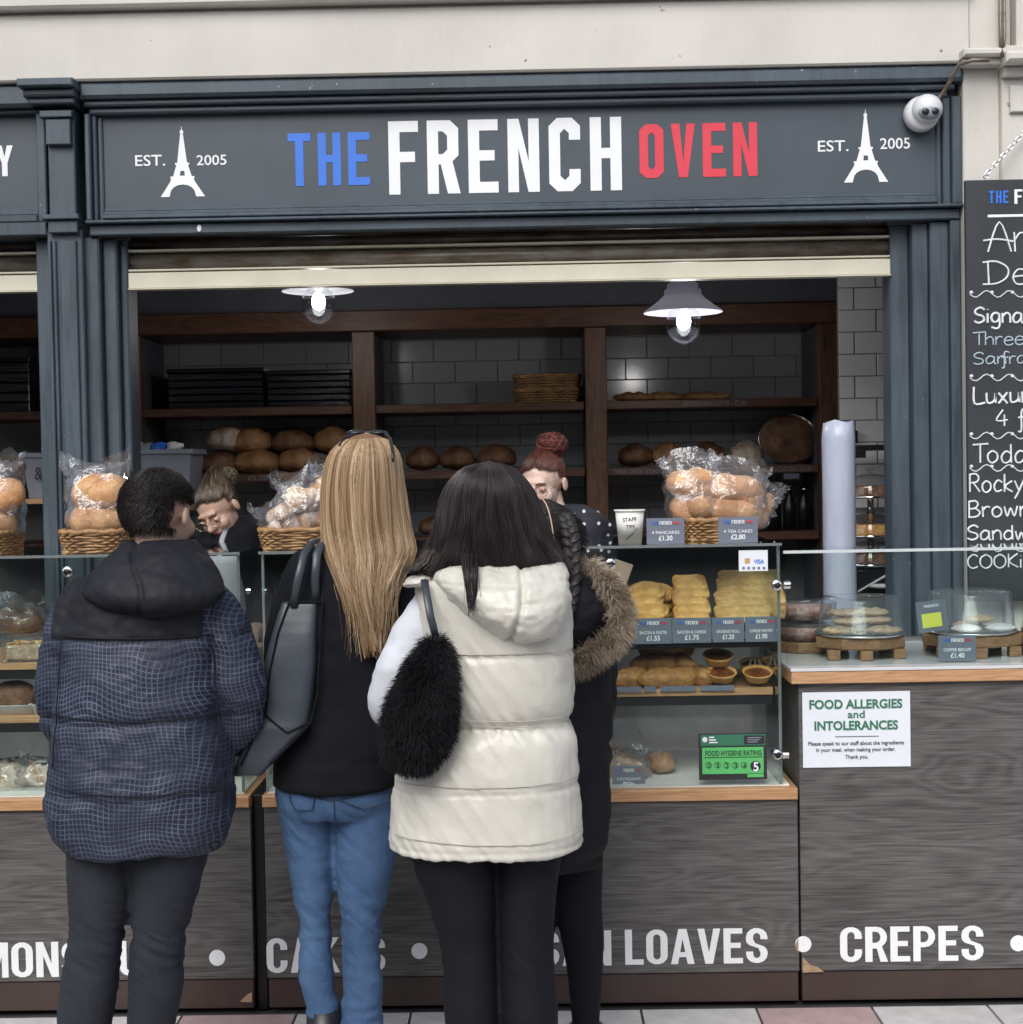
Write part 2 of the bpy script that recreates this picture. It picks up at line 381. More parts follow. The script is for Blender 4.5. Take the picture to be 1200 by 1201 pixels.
def bread(name, c1, c2, flour, amt, rough=.6, bs=45, layer=0):
    m, nt, b = newmat(name); tc = node(nt, 'ShaderNodeTexCoord'); O = tc.outputs['Object']
    n1 = node(nt, 'ShaderNodeTexNoise', i_Scale=14, i_Detail=7, i_Roughness=.65); n2 = node(nt, 'ShaderNodeTexNoise', i_Scale=9, i_Detail=8, i_Roughness=.8, i_Distortion=.8)
    v = node(nt, 'ShaderNodeTexVoronoi', i_Scale=38, feature='DISTANCE_TO_EDGE'); nz = node(nt, 'ShaderNodeTexNoise', i_Scale=30, i_Detail=3)
    for q in (n1, n2, nz): nt.links.new(O, q.inputs['Vector'])
    ad = node(nt, 'ShaderNodeVectorMath', operation='MULTIPLY_ADD'); ad.inputs[1].default_value = (.04, .04, .04); nt.links.new(nz.outputs['Color'], ad.inputs[0]); nt.links.new(O, ad.inputs[2]); nt.links.new(ad.outputs[0], v.inputs['Vector'])
    base = ramp(nt, n1.outputs[0], [(.32, c2), (.5, tuple((x+y)/2 for x, y in zip(c1, c2))), (.66, c1)])
    fl = ramp(nt, n2.outputs[0], [(amt, (0, 0, 0)), (amt+.12, (.8, .8, .8))]); mx = node(nt, 'ShaderNodeMix', data_type='RGBA'); nt.links.new(fl, mx.inputs[0]); nt.links.new(base, mx.inputs[6]); mx.inputs[7].default_value = (*flour, 1)
    nt.links.new(mx.outputs[2], b.inputs['Base Color']); b.inputs['Roughness'].default_value = rough
    ck = node(nt, 'ShaderNodeMapRange'); ck.inputs['From Max'].default_value = .09; nt.links.new(v.outputs['Distance'], ck.inputs['Value'])
    sm_ = node(nt, 'ShaderNodeMath', operation='MULTIPLY_ADD'); sm_.inputs[1].default_value = .35; nt.links.new(ck.outputs[0], sm_.inputs[0]); nt.links.new(n2.outputs[0], sm_.inputs[2]); last = sm_.outputs[0]
    if layer:
        w = node(nt, 'ShaderNodeTexWave', i_Scale=layer, i_Distortion=6, i_Detail=3); w.bands_direction = 'Z'; nt.links.new(O, w.inputs['Vector']); s2_ = node(nt, 'ShaderNodeMath', operation='ADD'); nt.links.new(last, s2_.inputs[0]); nt.links.new(w.outputs['Fac'], s2_.inputs[1]); last = s2_.outputs[0]
    bp = node(nt, 'ShaderNodeBump', i_Strength=.55, i_Distance=.006); nt.links.new(last, bp.inputs['Height']); nt.links.new(bp.outputs[0], b.inputs['Normal']); return m
M['crust'] = mat('bread_crust', (.56, .30, .13), .55, c2=(.26, .11, .04), vs=13, bump=.4, bs=45)
M['roll'] = mat('soft_roll', (.70, .45, .24), .5, c2=(.42, .19, .07), vs=17, bump=.45, bs=55)
M['floury'] = mat('floured_loaf', (.72, .66, .56), .8, c2=(.45, .28, .15), vs=9, bump=.4, bs=40)
M['darkcrust'] = mat('dark_crust', (.34, .18, .09), .6, c2=(.10, .045, .022), vs=10, bump=.5, bs=40)
M['pasty'] = mat('golden_pastry', (.80, .47, .15), .42, c2=(.60, .28, .07), vs=16, bump=.5, bs=60)
M['slabpastry'] = mat('cheese_pastry', (.74, .52, .22), .6, c2=(.50, .29, .08), vs=45, bump=1.0, bs=110)
M['crust'] = bread('bread_crust', (.56, .31, .14), (.20, .08, .03), (.66, .58, .47), .60)
M['roll'] = bread('soft_roll', (.70, .43, .21), (.40, .17, .06), (.78, .68, .54), .62, .5)
M['floury'] = bread('floured_loaf', (.62, .42, .24), (.36, .19, .09), (.78, .74, .67), .42, .8)
M['darkcrust'] = bread('dark_crust', (.30, .155, .08), (.07, .03, .016), (.48, .40, .32), .56)
M['pasty'] = bread('golden_pastry', (.82, .50, .17), (.46, .19, .04), (.86, .64, .30), .56, .42, layer=9)
M['slabpastry'] = bread('cheese_pastry', (.76, .50, .20), (.46, .23, .07), (.84, .68, .40), .52, .6, layer=14)
M['flaky'] = bread('flaky_pastry', (.62, .34, .12), (.22, .08, .025), (.70, .48, .24), .60, .45, layer=11)
M['tart'] = mat('tart_filling', (.25, .08, .02), .25, c2=(.10, .03, .01), vs=30, coat=.4)
M['cream_f'] = mat('cream_swirl', (.75, .68, .55), .5, var=.1)
M['cookie'] = mat('cookie', (.62, .47, .30), .75, c2=(.38, .25, .14), vs=50, bump=1.0, bs=70)
M['icing'] = mat('white_icing', (.8, .78, .74), .5, var=.05)
M['wicker'] = mat('wicker', (.42, .25, .11), .5, c2=(.22, .11, .045), vs=30, bump=.3, bs=90)
M['bin'] = mat('grey_bin', (.24, .27, .31), .45, var=.06)
M['tube'] = mat('lavender_wrap', (.40, .44, .55), .35, var=.12, vs=5, bump=.25, bs=20, stretch=(2, 2, .6))
def translucent(name, c, k):
    m = mat(name, c, .35, var=.05); nt = m.node_tree; out = nt.nodes['Material Output']; bs_ = nt.nodes['Principled BSDF']
    tl = node(nt, 'ShaderNodeBsdfTranslucent'); tl.inputs[0].default_value = (*c, 1); mx = node(nt, 'ShaderNodeMixShader'); mx.inputs[0].default_value = k
    nt.links.new(bs_.outputs[0], mx.inputs[1]); nt.links.new(tl.outputs[0], mx.inputs[2]); nt.links.new(mx.outputs[0], out.inputs[0]); return m
M['shade'] = translucent('frosted_shade', (.38, .38, .46), .10)
M['shadew'] = translucent('white_shade', (.26, .27, .29), .08)
M['bulb'] = emis('lit_bulb', (.95, .98, 1.0), 9)
M['cctv'] = mat('white_plastic', (.62, .64, .66), .3, var=.03)
M['skin'] = mat('skin', (.52, .35, .27), .55, c2=(.44, .27, .20), vs=18, bump=.05, bs=200)
M['skinpale'] = mat('pale_skin', (.66, .49, .42), .55, c2=(.58, .39, .32), vs=18, bump=.05, bs=200)
M['hair'] = strandmat('hair', .38, .4)
M['fur'] = strandmat('fur', .7, .25)
M['cup'] = mat('paper_cup', (.78, .77, .73), .6, var=.03)
M['eyew'] = mat('eye_white', (.7, .68, .66), .2, var=0)

# ------------------------------------------------------------ ground
g = MB(); g.add([(-60, -60, -.006), (60, -60, -.006), (60, 60, -.006), (-60, 60, -.006)], [(0, 1, 2, 3)])
ground = solo('ground', g, M['joint'], None, None, kind='structure')
T = .335; pv = bpy.data.objects.new('pavement', None); link(pv); tag(pv, kind='structure')
sm = {}
for key in ('slabw', 'slabp'):
    b = MB(); b.bbox(-T/2+.004, T/2-.004, -T/2+.004, T/2-.004, -.03, .004, b=.002); sm[key] = mesh(b, 'paving_slab', M[key])
x0 = X(1022, 4.3, 1195)-T*8
for i in range(17):
    for j in range(15):
        k = 'slabp' if (i*2+j*3) % 5 == 0 or (i == 7 and j == 0) else 'slabw'
        if j == 0: k = 'slabp' if i in (7, 2) else 'slabw'
        o = bpy.data.objects.new('paving_slab', sm[k]); o.location = (x0+(i+.5)*T, 4.305-(j+.5)*T, random.uniform(-.001, .001)); link(o, pv)

# added unseen block behind the viewer, keeps low skylight out of the shop
far = MB(); far.box(-30, 30, -9.4, -9, 0, 5.5); structure_far = solo('skylight_blocker', far, mat('blocker_grey', (.22, .21, .2), .8), 'added unseen long grey building on the opposite side of the street', 'blocker')
# ------------------------------------------------------------ facade
YS = 4.95
def fx(px, y=300): return X(px, YS, y)
def fz(py): return Z(py, YS, 620)
beam = thing('stone_beam', 'cream painted stone beam running above the blue shop sign', 'beam', (0, YS, fz(60)))
b = MB(); b.bbox(-3.0, fx(1128, 50), 4.86, 5.35, fz(92.5), fz(15), b=.006); part('beam_face', b, M['cream'], beam)
b = MB(); b.bbox(-3.0, fx(1128, 10), 4.82, 5.35, fz(12), fz(-60), b=.008)
b.box(-3.0, fx(1128, 10), 4.875, 5.3, fz(15), fz(12)); part('upper_ledge', b, M['cream'], beam)
col = thing('stone_pillar', 'cream painted stone pillar with moulded capital at the right of the shop', 'pillar', (fx(1250), YS, 0))
b = MB()
b.bbox(fx(1124), fx(1166), 4.885, 5.35, 0, fz(98), b=.004)
b.bbox(fx(1166), fx(1380), 4.86, 5.35, 0, fz(112), b=.004); part('shaft', b, M['cream'], col)
b = MB(); b.bbox(fx(1119), fx(1165), 4.83, 5.35, fz(98), fz(91), b=.003); b.bbox(fx(1117), fx(1165), 4.80, 5.35, fz(90.5), fz(82), b=.006)
b.bbox(fx(1165.5), fx(1380), 4.83, 5.35, fz(112), fz(101), b=.004); b.bbox(fx(1162), fx(1380), 4.77, 5.35, fz(100.5), fz(89), b=.008)
b.bbox(fx(1164), fx(1380), 4.80, 5.35, fz(88.5), fz(80), b=.004)
part('capital', b, M['cream'], col)
b = MB(); b.bbox(fx(1129), fx(1165), 4.87, 5.35, fz(81), fz(-60), b=.004); b.bbox(fx(1166), fx(1171), 4.85, 5.35, fz(79), fz(-60), b=.002)
b.bbox(fx(1181), fx(1380), 4.84, 5.35, fz(79), fz(-60), b=.004); b.box(fx(1171.5), fx(1180.5), 4.9, 5.35, fz(79), fz(-60)); part('upper_pier', b, M['cream'], col)
b = MB(); b.bbox(fx(1174), fx(1380), 4.845, 4.859, fz(152), fz(121), b=.003); part('moulded_panel', b, M['cream'], col)
cb = MB(); cb.tube([P(1173, -30, 4.83), P(1173, 30, 4.83), P(1175, 66, 4.80)], .006, 6); cb.tube([P(1177, -30, 4.83), P(1178, 40, 4.83), P(1176, 66, 4.80)], .005, 6)
cb.tube([P(1160, 71, 4.76), P(1140, 71, 4.77), P(1125, 76, 4.79), P(1116, 92, 4.84), P(1108, 106, 4.88), P(1098, 118, 4.87)], .007, 8)
solo('cable', cb, M['shutter'], 'dark grey cable running over the stone pillar capital to the security camera', 'cable', smooth=True)

sf = thing('shopfront', 'slate blue painted timber shopfront with THE FRENCH OVEN sign', 'shopfront', (fx(620), YS, 0))
zt = fz(93)
b = MB(); b.box(fx(120), fx(1122), YS, YS+.06, fz(266), zt); part('fascia_board', b, M['blueflat'], sf)
b = MB(); b.bbox(fx(106), fx(1123.5), 4.87, YS-.001, fz(112), zt-.001, b=.01)
b.bbox(fx(108), fx(1116), 4.895, YS-.001, fz(119), fz(112.5), b=.005); b.bbox(fx(112), fx(1110), 4.915, YS-.001, fz(127), fz(119.5), b=.006)
part('cornice', b, M['blue'], sf)
b = MB()
for (a, c, y) in ((108, 114, 4.90), (114.3, 119, 4.925), (119.3, 125, 4.94)): b.bbox(fx(a), fx(c), y, YS-.001, fz(252), fz(127.3), b=.004)
for (a, c, y) in ((1112, 1123, 4.90), (1103, 1111.7, 4.92), (1097, 1102.7, 4.94)): b.bbox(fx(a, 180), fx(c, 180), y, YS-.001, fz(252), fz(127.3), b=.004)
for (a, c, y) in ((236, 240, 4.94), (240.3, 244.5, 4.925), (244.8, 250, 4.905)): b.bbox(fx(125.4), fx(1096.6), y, YS-.001, fz(c), fz(a), b=.003)
part('sign_frame', b, M['blue'], sf)
b = MB(); b.bbox(fx(108), fx(1124), 4.885, YS-.001, fz(256), fz(252.4), b=.003); b.bbox(fx(110), fx(1122), 4.91, YS-.001, fz(269), fz(256.4), b=.004); part('lower_moulding', b, M['blue'], sf)
b = MB()
for k, (a, c, y) in enumerate(((103, 121, 4.93), (121.3, 138, 4.965), (138.3, 147.5, 5.0))): b.bbox(fx(a, 400), fx(c, 400), y, 5.12, 0, fz(269.5), b=.006)
part('door_jamb', b, M['blue'], sf)
b = MB()
for (a, c, y) in ((1049, 1071, 5.0), (1071.3, 1090, 4.955), (1090.3, 1112, 4.935), (1112.3, 1124, 4.915)): b.bbox(fx(a, 400), fx(c, 400), y, 5.12, 0, fz(269.5), b=.005)
part('door_jamb', b, M['blue'], sf)
# pilaster between the two shops
pl = thing('pilaster', 'slate blue fluted pilaster with small capital between the two shops', 'pilaster', (fx(83), 4.9, 0))
b = MB(); b.bbox(fx(62), fx(102.5), 4.90, 5.14, 0, fz(262), b=.004); b.bbox(fx(66), fx(97), 4.895, 5.14, fz(262), fz(122), b=.004); part('shaft', b, M['blue'], pl)
b = MB(); 
for (a, c) in ((67, 71), (73, 76.5), (81, 100)): b.bbox(fx(a, 450), fx(c, 450), 4.888, 4.8995, .1, fz(275), b=.003)
part('flute', b, M['blue'], pl)
b = MB(); b.bbox(fx(43), fx(106), 4.80, 5.14, fz(103), fz(94), b=.004); b.bbox(fx(46), fx(104), 4.83, 5.14, fz(112), fz(103.4), b=.006); b.bbox(fx(50), fx(102), 4.85, 5.14, fz(119), fz(112.3), b=.004)
b.bbox(fx(61), fx(98), 4.86, 4.8945, fz(134), fz(126), b=.003); b.bbox(fx(66.5), fx(95), 4.87, 4.8945, fz(165), fz(135), b=.003); part('capital', b, M['blue'], pl)
b = MB(); b.bbox(fx(60), fx(103), 4.86, 4.8945, fz(252), fz(246), b=.003); b.bbox(fx(66), fx(100), 4.875, 4.8945, fz(267), fz(252.4), b=.003); part('band', b, M['blue'], pl)
# neighbour shopfront
s2 = thing('shopfront', 'slate blue neighbouring shopfront at the left edge with a letter Y on its sign', 'shopfront', (fx(-150), YS, 0))
b = MB(); b.box(-3.0, fx(52), YS, YS+.06, fz(262), zt); part('fascia_board', b, M['blueflat'], s2)
b = MB(); b.bbox(-3.0, fx(61.5), 4.88, YS-.001, fz(119), zt, b=.01); b.bbox(-3.0, fx(55), 4.915, YS-.001, fz(124), fz(119.5), b=.004); part('cornice', b, M['blue'], s2)
b = MB(); b.bbox(fx(51), fx(61.5), 4.91, YS-.001, fz(252), fz(124.3), b=.004); b.bbox(-3.0, fx(50.6), 4.925, YS-.001, fz(243), fz(235), b=.004)
b.bbox(-3.0, fx(50.6), 4.905, YS-.001, fz(252), fz(243.4), b=.004); part('sign_frame', b, M['blue'], s2)
b = MB(); b.bbox(-3.0, fx(61.5), 4.90, 5.1, fz(268), fz(252.5), b=.004); part('lower_moulding', b, M['blue'], s2)
b = MB(); b.bbox(fx(44, 400), fx(61.5, 400), 4.96, 5.12, 0, fz(269), b=.005); part('door_jamb', b, M['blue'], s2)
# letters
def L(ch):
    w, t, c = .42, .15, .11; cc = .06
    if ch == 'T': return [[(0, 1), (w, 1), (w, 1-t), (w/2+t/2, 1-t), (w/2+t/2, 0), (w/2-t/2, 0), (w/2-t/2, 1-t), (0, 1-t)]], w
    if ch == 'H': return [[(0, 0), (0, 1), (t, 1), (t, .58), (w-t, .58), (w-t, 1), (w, 1), (w, 0), (w-t, 0), (w-t, .44), (t, .44), (t, 0)]], w
    if ch == 'E': return [[(0, 0), (0, 1), (w*.95, 1), (w*.95, 1-t), (t, 1-t), (t, .58), (w*.84, .58), (w*.84, .44), (t, .44), (t, t), (w*.95, t), (w*.95, 0)]], w*.95
    if ch == 'F': return [[(0, 0), (0, 1), (w*.95, 1), (w*.95, 1-t), (t, 1-t), (t, .58), (w*.84, .58), (w*.84, .44), (t, .44), (t, 0)]], w*.92
    if ch == 'N': return [[(0, 0), (0, 1), (t, 1), (w-t*.95, .42), (w-t*.95, 1), (w, 1), (w, 0), (w-t, 0), (t*.95, .6), (t*.95, 0)]], w
    if ch == 'V': return [[(0, 1), (t, 1), (w/2, .27), (w-t, 1), (w, 1), (w/2+t*.5, 0), (w/2-t*.5, 0)]], w
    if ch == 'O': return [[(c, 0), (0, c), (0, 1-c), (c, 1), (w-c, 1), (w, 1-c), (w, c), (w-c, 0)], [(t+cc, t), (t, t+cc), (t, 1-t-cc), (t+cc, 1-t), (w-t-cc, 1-t), (w-t, 1-t-cc), (w-t, t+cc), (w-t-cc, t)]], w
    if ch == 'C': return [[(w, .70), (w, 1-c), (w-c, 1), (c, 1), (0, 1-c), (0, c), (c, 0), (w-c, 0), (w, c), (w, .30), (w-t, .30), (w-t, t+cc), (w-t-cc, t), (t+cc, t), (t, t+cc), (t, 1-t-cc), (t+cc, 1-t), (w-t-cc, 1-t), (w-t, 1-t-cc), (w-t, .70)]], w
    if ch == 'R': return [[(0, 0), (0, 1), (w-c, 1), (w, 1-c), (w, .52), (w-c*.75, .44), (w+.02, 0), (w-t, 0), (w-t-.09, .40), (t, .40), (t, 0)], [(t, .54), (t, 1-t), (w-t-cc, 1-t), (w-t, 1-t-cc), (w-t, .60), (w-t-cc, .54)]], w

def arc(cx, cy, rx, ry, a0, a1, n=7): return [(cx+rx*math.cos(math.radians(a0+(a1-a0)*i/n)), cy+ry*math.sin(math.radians(a0+(a1-a0)*i/n))) for i in range(n+1)]
def G(ch):
    """rounded condensed grotesque capitals"""
    w, t = .50, .165; R_ = w/2; q = R_-t
    if ch == 'I': return [[(0, 0), (0, 1), (t, 1), (t, 0)]], t
    if ch == 'L': return [[(0, 0), (0, 1), (t, 1), (t, .15), (w*.86, .15), (w*.86, 0)]], w*.84
    if ch == 'E': return [[(0, 0), (0, 1), (w*.88, 1), (w*.88, .85), (t, .85), (t, .585), (w*.8, .585), (w*.8, .44), (t, .44), (t, .15), (w*.9, .15), (w*.9, 0)]], w*.9
    if ch == 'T': return [[(0, 1), (w, 1), (w, .85), (w/2+t/2, .85), (w/2+t/2, 0), (w/2-t/2, 0), (w/2-t/2, .85), (0, .85)]], w
    if ch == 'N': return [[(0, 0), (0, 1), (t, 1), (w*1.04-t, .38), (w*1.04-t, 1), (w*1.04, 1), (w*1.04, 0), (w*1.04-t, 0), (t, .62), (t, 0)]], w*1.04
    if ch == 'M': return [[(0, 0), (0, 1), (.2, 1), (.34, .38), (.48, 1), (.68, 1), (.68, 0), (.53, 0), (.53, .62), (.40, 0), (.28, 0), (.15, .62), (.15, 0)]], .68
    if ch == 'A': return [[(0, 0), (.18, 1), (.37, 1), (.55, 0), (.39, 0), (.355, .2), (.195, .2), (.16, 0)], [(.215, .34), (.275, .72), (.335, .34)]], .55
    if ch == 'V': return [[(0, 1), (.16, 1), (.265, .32), (.37, 1), (.53, 1), (.355, 0), (.175, 0)]], .53
    if ch == 'K': return [[(0, 0), (0, 1), (t, 1), (t, .60), (.36, 1), (.54, 1), (.31, .60), (.56, 0), (.38, 0), (.215, .43), (t, .35), (t, 0)]], .55
    if ch == 'O': return [arc(R_, 1-R_, R_, R_, 0, 180)+arc(R_, R_, R_, R_, 180, 360), arc(R_, 1-R_, q, R_-.14, 0, 180)+arc(R_, R_, q, R_-.14, 180, 360)], w
    if ch == 'U': return [[(0, 1), (0, R_)]+arc(R_, R_, R_, R_, 180, 360)+[(w, 1), (w-t, 1), (w-t, R_)]+arc(R_, R_, q, R_-.14, 360, 180)+[(t, 1)]], w
    if ch == 'C': return [[(w, .66), (w, 1-R_)]+arc(R_, 1-R_, R_, R_, 0, 180)+arc(R_, R_, R_, R_, 180, 360)+[(w, .36), (w-t, .36), (w-t, R_)]+arc(R_, R_, q, R_-.14, 360, 180)+arc(R_, 1-R_, q, R_-.14, 180, 0)+[(w-t, .66)]], w
    if ch in 'PR':
        y0 = .40; r = (1-y0)/2; o = [(0, 0), (0, 1), (w-r*.8, 1)]+arc(w-r*.8, 1-r, r*.8, r, 90, -90)
        o = o+([(t, y0), (t, 0)] if ch == 'P' else [(w-r*.62, y0), (w+.03, .0), (w-t, 0), (w-t-.1, y0-.02), (t, y0-.02), (t, 0)])
        if ch == 'R': o = [(0, 0), (0, 1), (w-r*.8, 1)]+arc(w-r*.8, 1-r, r*.8, r, 90, -60)+[(w+.02, 0), (w-t+.01, 0), (w-t-.07, y0-.02), (t, y0-.02), (t, 0)]
        return [o, [(t, y0+.14), (t, .86), (w-r*.85, .86)]+arc(w-r*.85, 1-r, r*.8-t+.03, r-.14, 90, -90, 6)[1:]], w
    if ch == 'S':
        top = arc(R_, 1-R_, R_, R_, 0, 180); 
        o = [(w, .68), (w, 1-R_)]+top+[(0, .66)]+arc(.25, .66, .25, .2, 180, 225, 3)+[(.30, .42)]+arc(R_+.02, .28, .065, .09, 60, 0, 3)+[(w-t, R_)]+arc(R_, R_, q, R_-.14, 360, 180)+[(t, .33), (0, .33), (0, R_)]+arc(R_, R_, R_, R_, 180, 360)+[(w, .30)]+arc(.27, .30, .23, .22, 0, 50, 4)+[(.21, .57)]+arc(.235, .69, .07, .08, 230, 180, 3)+[(t, 1-R_)]+arc(R_, 1-R_, q, R_-.14, 180, 0)+[(w-t, .68)]
        return [o], w
def gword(s, gap=.075):
    out = []; x = 0
    for ch in s:
        if ch == ' ': x += .25; continue
        ol, w = G(ch); out += [[(p+x, q) for p, q in o] for o in ol]; x += w+gap
    return shape_mb(out, .0008)
def word(s, gap=.13):
    out = []; x = 0
    for ch in s:
        ol, w = L(ch); out += [[(p+x, q) for p, q in o] for o in ol]; x += w+gap
    return shape_mb(out, .0004)
def sgn(mb, pa, pb, ya, yb, Y, px=None):   # place between pixel bounds on the plane Y
    pm = (pa+pb)/2; return fit(mb, P(pa, (ya+yb)/2, Y).x, P(pb, (ya+yb)/2, Y).x, Y, P(pm, yb, Y).z, P(pm, ya, Y).z)
yl = YS-.0012
part('lettering', sgn(word('THE'), 338, 434, 156, 218, yl), M['lblue'], sf, label='blue word THE')
part('lettering', sgn(word('FRENCH'), 456, 729, 140, 226, yl), M['white'], sf, label='large white word FRENCH')
part('lettering', sgn(word('OVEN'), 750, 888, 145, 208, yl), M['lred'], sf, label='red word OVEN')
def tower():
    o = [(-.5, 0), (-.3, 0)]
    for k in range(9):
        a = math.pi*(1-k/8); o.append((.3*math.cos(a)*.95, .14*math.sin(a)+.04))
    o += [(.3, 0), (.5, 0), (.28, .22), (.25, .27), (.27, .27), (.27, .30), (.21, .30), (.13, .47), (.16, .47), (.16, .50), (.11, .50), (.03, .93), (.045, .95), (.03, .975), (.008, .985), (.005, 1.03),
          (-.005, 1.03), (-.008, .985), (-.03, .975), (-.045, .95), (-.03, .93), (-.11, .50), (-.16, .50), (-.16, .47), (-.13, .47), (-.21, .30), (-.27, .30), (-.27, .27), (-.25, .27), (-.28, .22)]
    return shape_mb([o, [(-.055, .31), (-.045, .38), (.045, .38), (.055, .31)]], .0004)
for (a, c, y0, y1) in ((188, 240, 149, 231), (989, 1041, 129, 214)): part('tower_emblem', sgn(tower(), a, c, y0, y1, yl), M['white'], sf)
for (s, a, c, y0, y1) in (('EST.', 159, 194, 182, 195), ('2005', 231, 266, 182, 194), ('EST.', 959, 995, 165, 178), ('2005', 1032, 1067, 162, 175)):
    part('small_lettering', sgn(text_mb(s, .03, bold=.01), a, c, y0, y1, yl), M['white'], sf)
yy = shape_mb([[(0, 1), (.16, 1), (.23, .62), (.30, 1), (.46, 1), (.305, .42), (.305, 0), (.155, 0), (.155, .42)]], .0004)
part('lettering', sgn(yy, -4, 16, 171, 207, yl), M['white'], s2)
b = MB(); b.ell(P(234, 268, 4.907), (.008, .002, .012), 10, 6); part('paint_chip', b, M['white'], sf)

# roller shutters
def shutter(xa, xb, label):
    t = thing('roller_shutter', label, 'shutter', ((xa+xb)/2, 5.03, fz(330)), 'half raised roller shutters')
    for (a, c) in ((252, 266), (266.6, 280)):
        b = MB(); h0, h1 = fz(c), fz(a); n = 7
        rings = [[(x, 5.03+.016-.016*math.sin(math.pi*k/n), h0+(h1-h0)*k/n) for k in range(n+1)]+[(x, 5.06, h1), (x, 5.06, h0)] for x in (xa, xb)]
        b.loft(rings); part('slat', b, M['shutter'], t, True)
    for (a, c) in ((284, 304),):
        b = MB(); h0, h1 = fz(c), fz(a); n = 9
        rings = [[(x, 5.02+.022-.022*math.sin(math.pi*k/n), h0+(h1-h0)*k/n) for k in range(n+1)]+[(x, 5.06, h1), (x, 5.06, h0)] for x in (xa, xb)]
        b.loft(rings); part('slat', b, M['shutter'], t, True)
    b = MB(); b.bbox(xa, xb, 5.008, 5.06, fz(283.5), fz(281), b=.001); b.bbox(xa, xb, 5.005, 5.06, fz(307), fz(304.8), b=.001); part('ridge', b, M['creammetal'], t)
    b = MB(); b.bbox(xa, xb, 5.0, 5.05, fz(328), fz(309), b=.003); b.box(xa, xb, 4.992, 5.04, fz(329.2), fz(328.2)); part('bottom_bar', b, M['creammetal'], t)
shutter(fx(145.5), fx(1048.5), 'wide rusty roller shutter with cream bottom bar rolled up under the main sign')
shutter(-3.0, fx(43), 'rusty roller shutter with cream bottom bar over the neighbouring left opening')

# security camera
cc = P(1083, 131, 4.90); t = thing('security_camera', 'white ball security camera at the top right corner of the sign', 'camera', cc)
b = MB(); b.lathe([(.001, .045), (.052, .045), (.058, .03), (.057, .008), (.05, -.008), (.001, -.012)], cc+Vector((-.002, 0, -.004)), 32, axis='y'); part('base_ring', b, M['cctv'], t, True)
b = MB(); b.ell(cc+Vector((.008, -.012, .004)), (.05, .045, .048), 32, 20); part('ball', b, M['cctv'], t, True)
q = Matrix.Rotation(.15, 3, 'Z')
b = MB(); b.ell(cc+Vector((.008, -.04, -.012)), (.036, .02, .024), 24, 12); part('visor', b, M['bin'], t, True)
for dx in (-.013, .018):
    b = MB(); b.ell(cc+Vector((.004+dx, -.058, -.014)), (.0125, .006, .0105), 16, 8); part('lens', b, M['dark'], t, True)

# ------------------------------------------------------------ room behind
YB = 7.0
room = MB(); xl, xr = -3.6, 2.35; zc = fz(240)
def structure(name, mb, m): return solo(name, mb, m, None, None, kind='structure')
b = MB(); b.box(xl, xr, 5.2, YB+.3, .0, .012); structure('shop_floor', b, M['joint'])
b = MB(); b.box(xl, xr, 5.06, YB+.3, 2.66, 2.75); structure('ceiling', b, M['ceilin'])
bw = MB(); bw.box(xl, xr, YB+.012, YB+.2, 0, 2.66); backwall = structure('back_wall', bw, M['grout'])
b = MB(); b.box(xr, xr+.1, 5.12, YB+.2, 0, 2.66); structure('right_wall', b, M['wallin'])
b = MB(); b.box(xl-.1, xl, 4.9, YB+.2, 0, 2.66); structure('left_wall', b, M['wallin'])
b = MB(); b.box(xr, 3.3, 5.12, 5.4, 0, 3.6); b.box(xl-.5, xl-.1, 4.9, 5.4, 0, 3.6); structure('outer_wall', b, M['cream'])
b = MB(); b.box(xl, xr, 5.06, 5.35, fz(262), 3.6); structure('inner_lintel', b, M['wallin'])
tw, th = .2, .1
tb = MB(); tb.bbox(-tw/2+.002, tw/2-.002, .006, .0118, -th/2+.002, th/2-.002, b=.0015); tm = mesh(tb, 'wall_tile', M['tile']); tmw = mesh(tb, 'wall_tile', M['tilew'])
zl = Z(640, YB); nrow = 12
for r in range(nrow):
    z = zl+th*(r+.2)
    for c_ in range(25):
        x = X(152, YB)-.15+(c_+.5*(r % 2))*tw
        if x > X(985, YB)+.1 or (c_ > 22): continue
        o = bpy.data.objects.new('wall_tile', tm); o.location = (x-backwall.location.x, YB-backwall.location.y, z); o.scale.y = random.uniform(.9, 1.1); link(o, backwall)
rw = MB(); rw.box(X(986, 6.0), xr, 6.01, 6.04, 0, 2.66); rwall = structure('alcove_wall', rw, M['grout'])
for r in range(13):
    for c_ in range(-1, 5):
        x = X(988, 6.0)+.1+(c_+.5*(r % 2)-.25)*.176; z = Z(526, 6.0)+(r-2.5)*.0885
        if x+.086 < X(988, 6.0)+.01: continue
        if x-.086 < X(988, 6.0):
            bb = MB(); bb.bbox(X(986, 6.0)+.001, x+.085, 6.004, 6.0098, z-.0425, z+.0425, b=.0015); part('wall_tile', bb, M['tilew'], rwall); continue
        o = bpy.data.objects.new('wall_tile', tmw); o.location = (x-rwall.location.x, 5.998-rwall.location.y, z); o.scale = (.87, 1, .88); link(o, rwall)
# bulkhead
b = MB(); b.box(xl, X(985, 6.6), 6.55, 6.995, Z(362, 6.55, 560), 2.66); structure('bulkhead', b, M['wallin'])
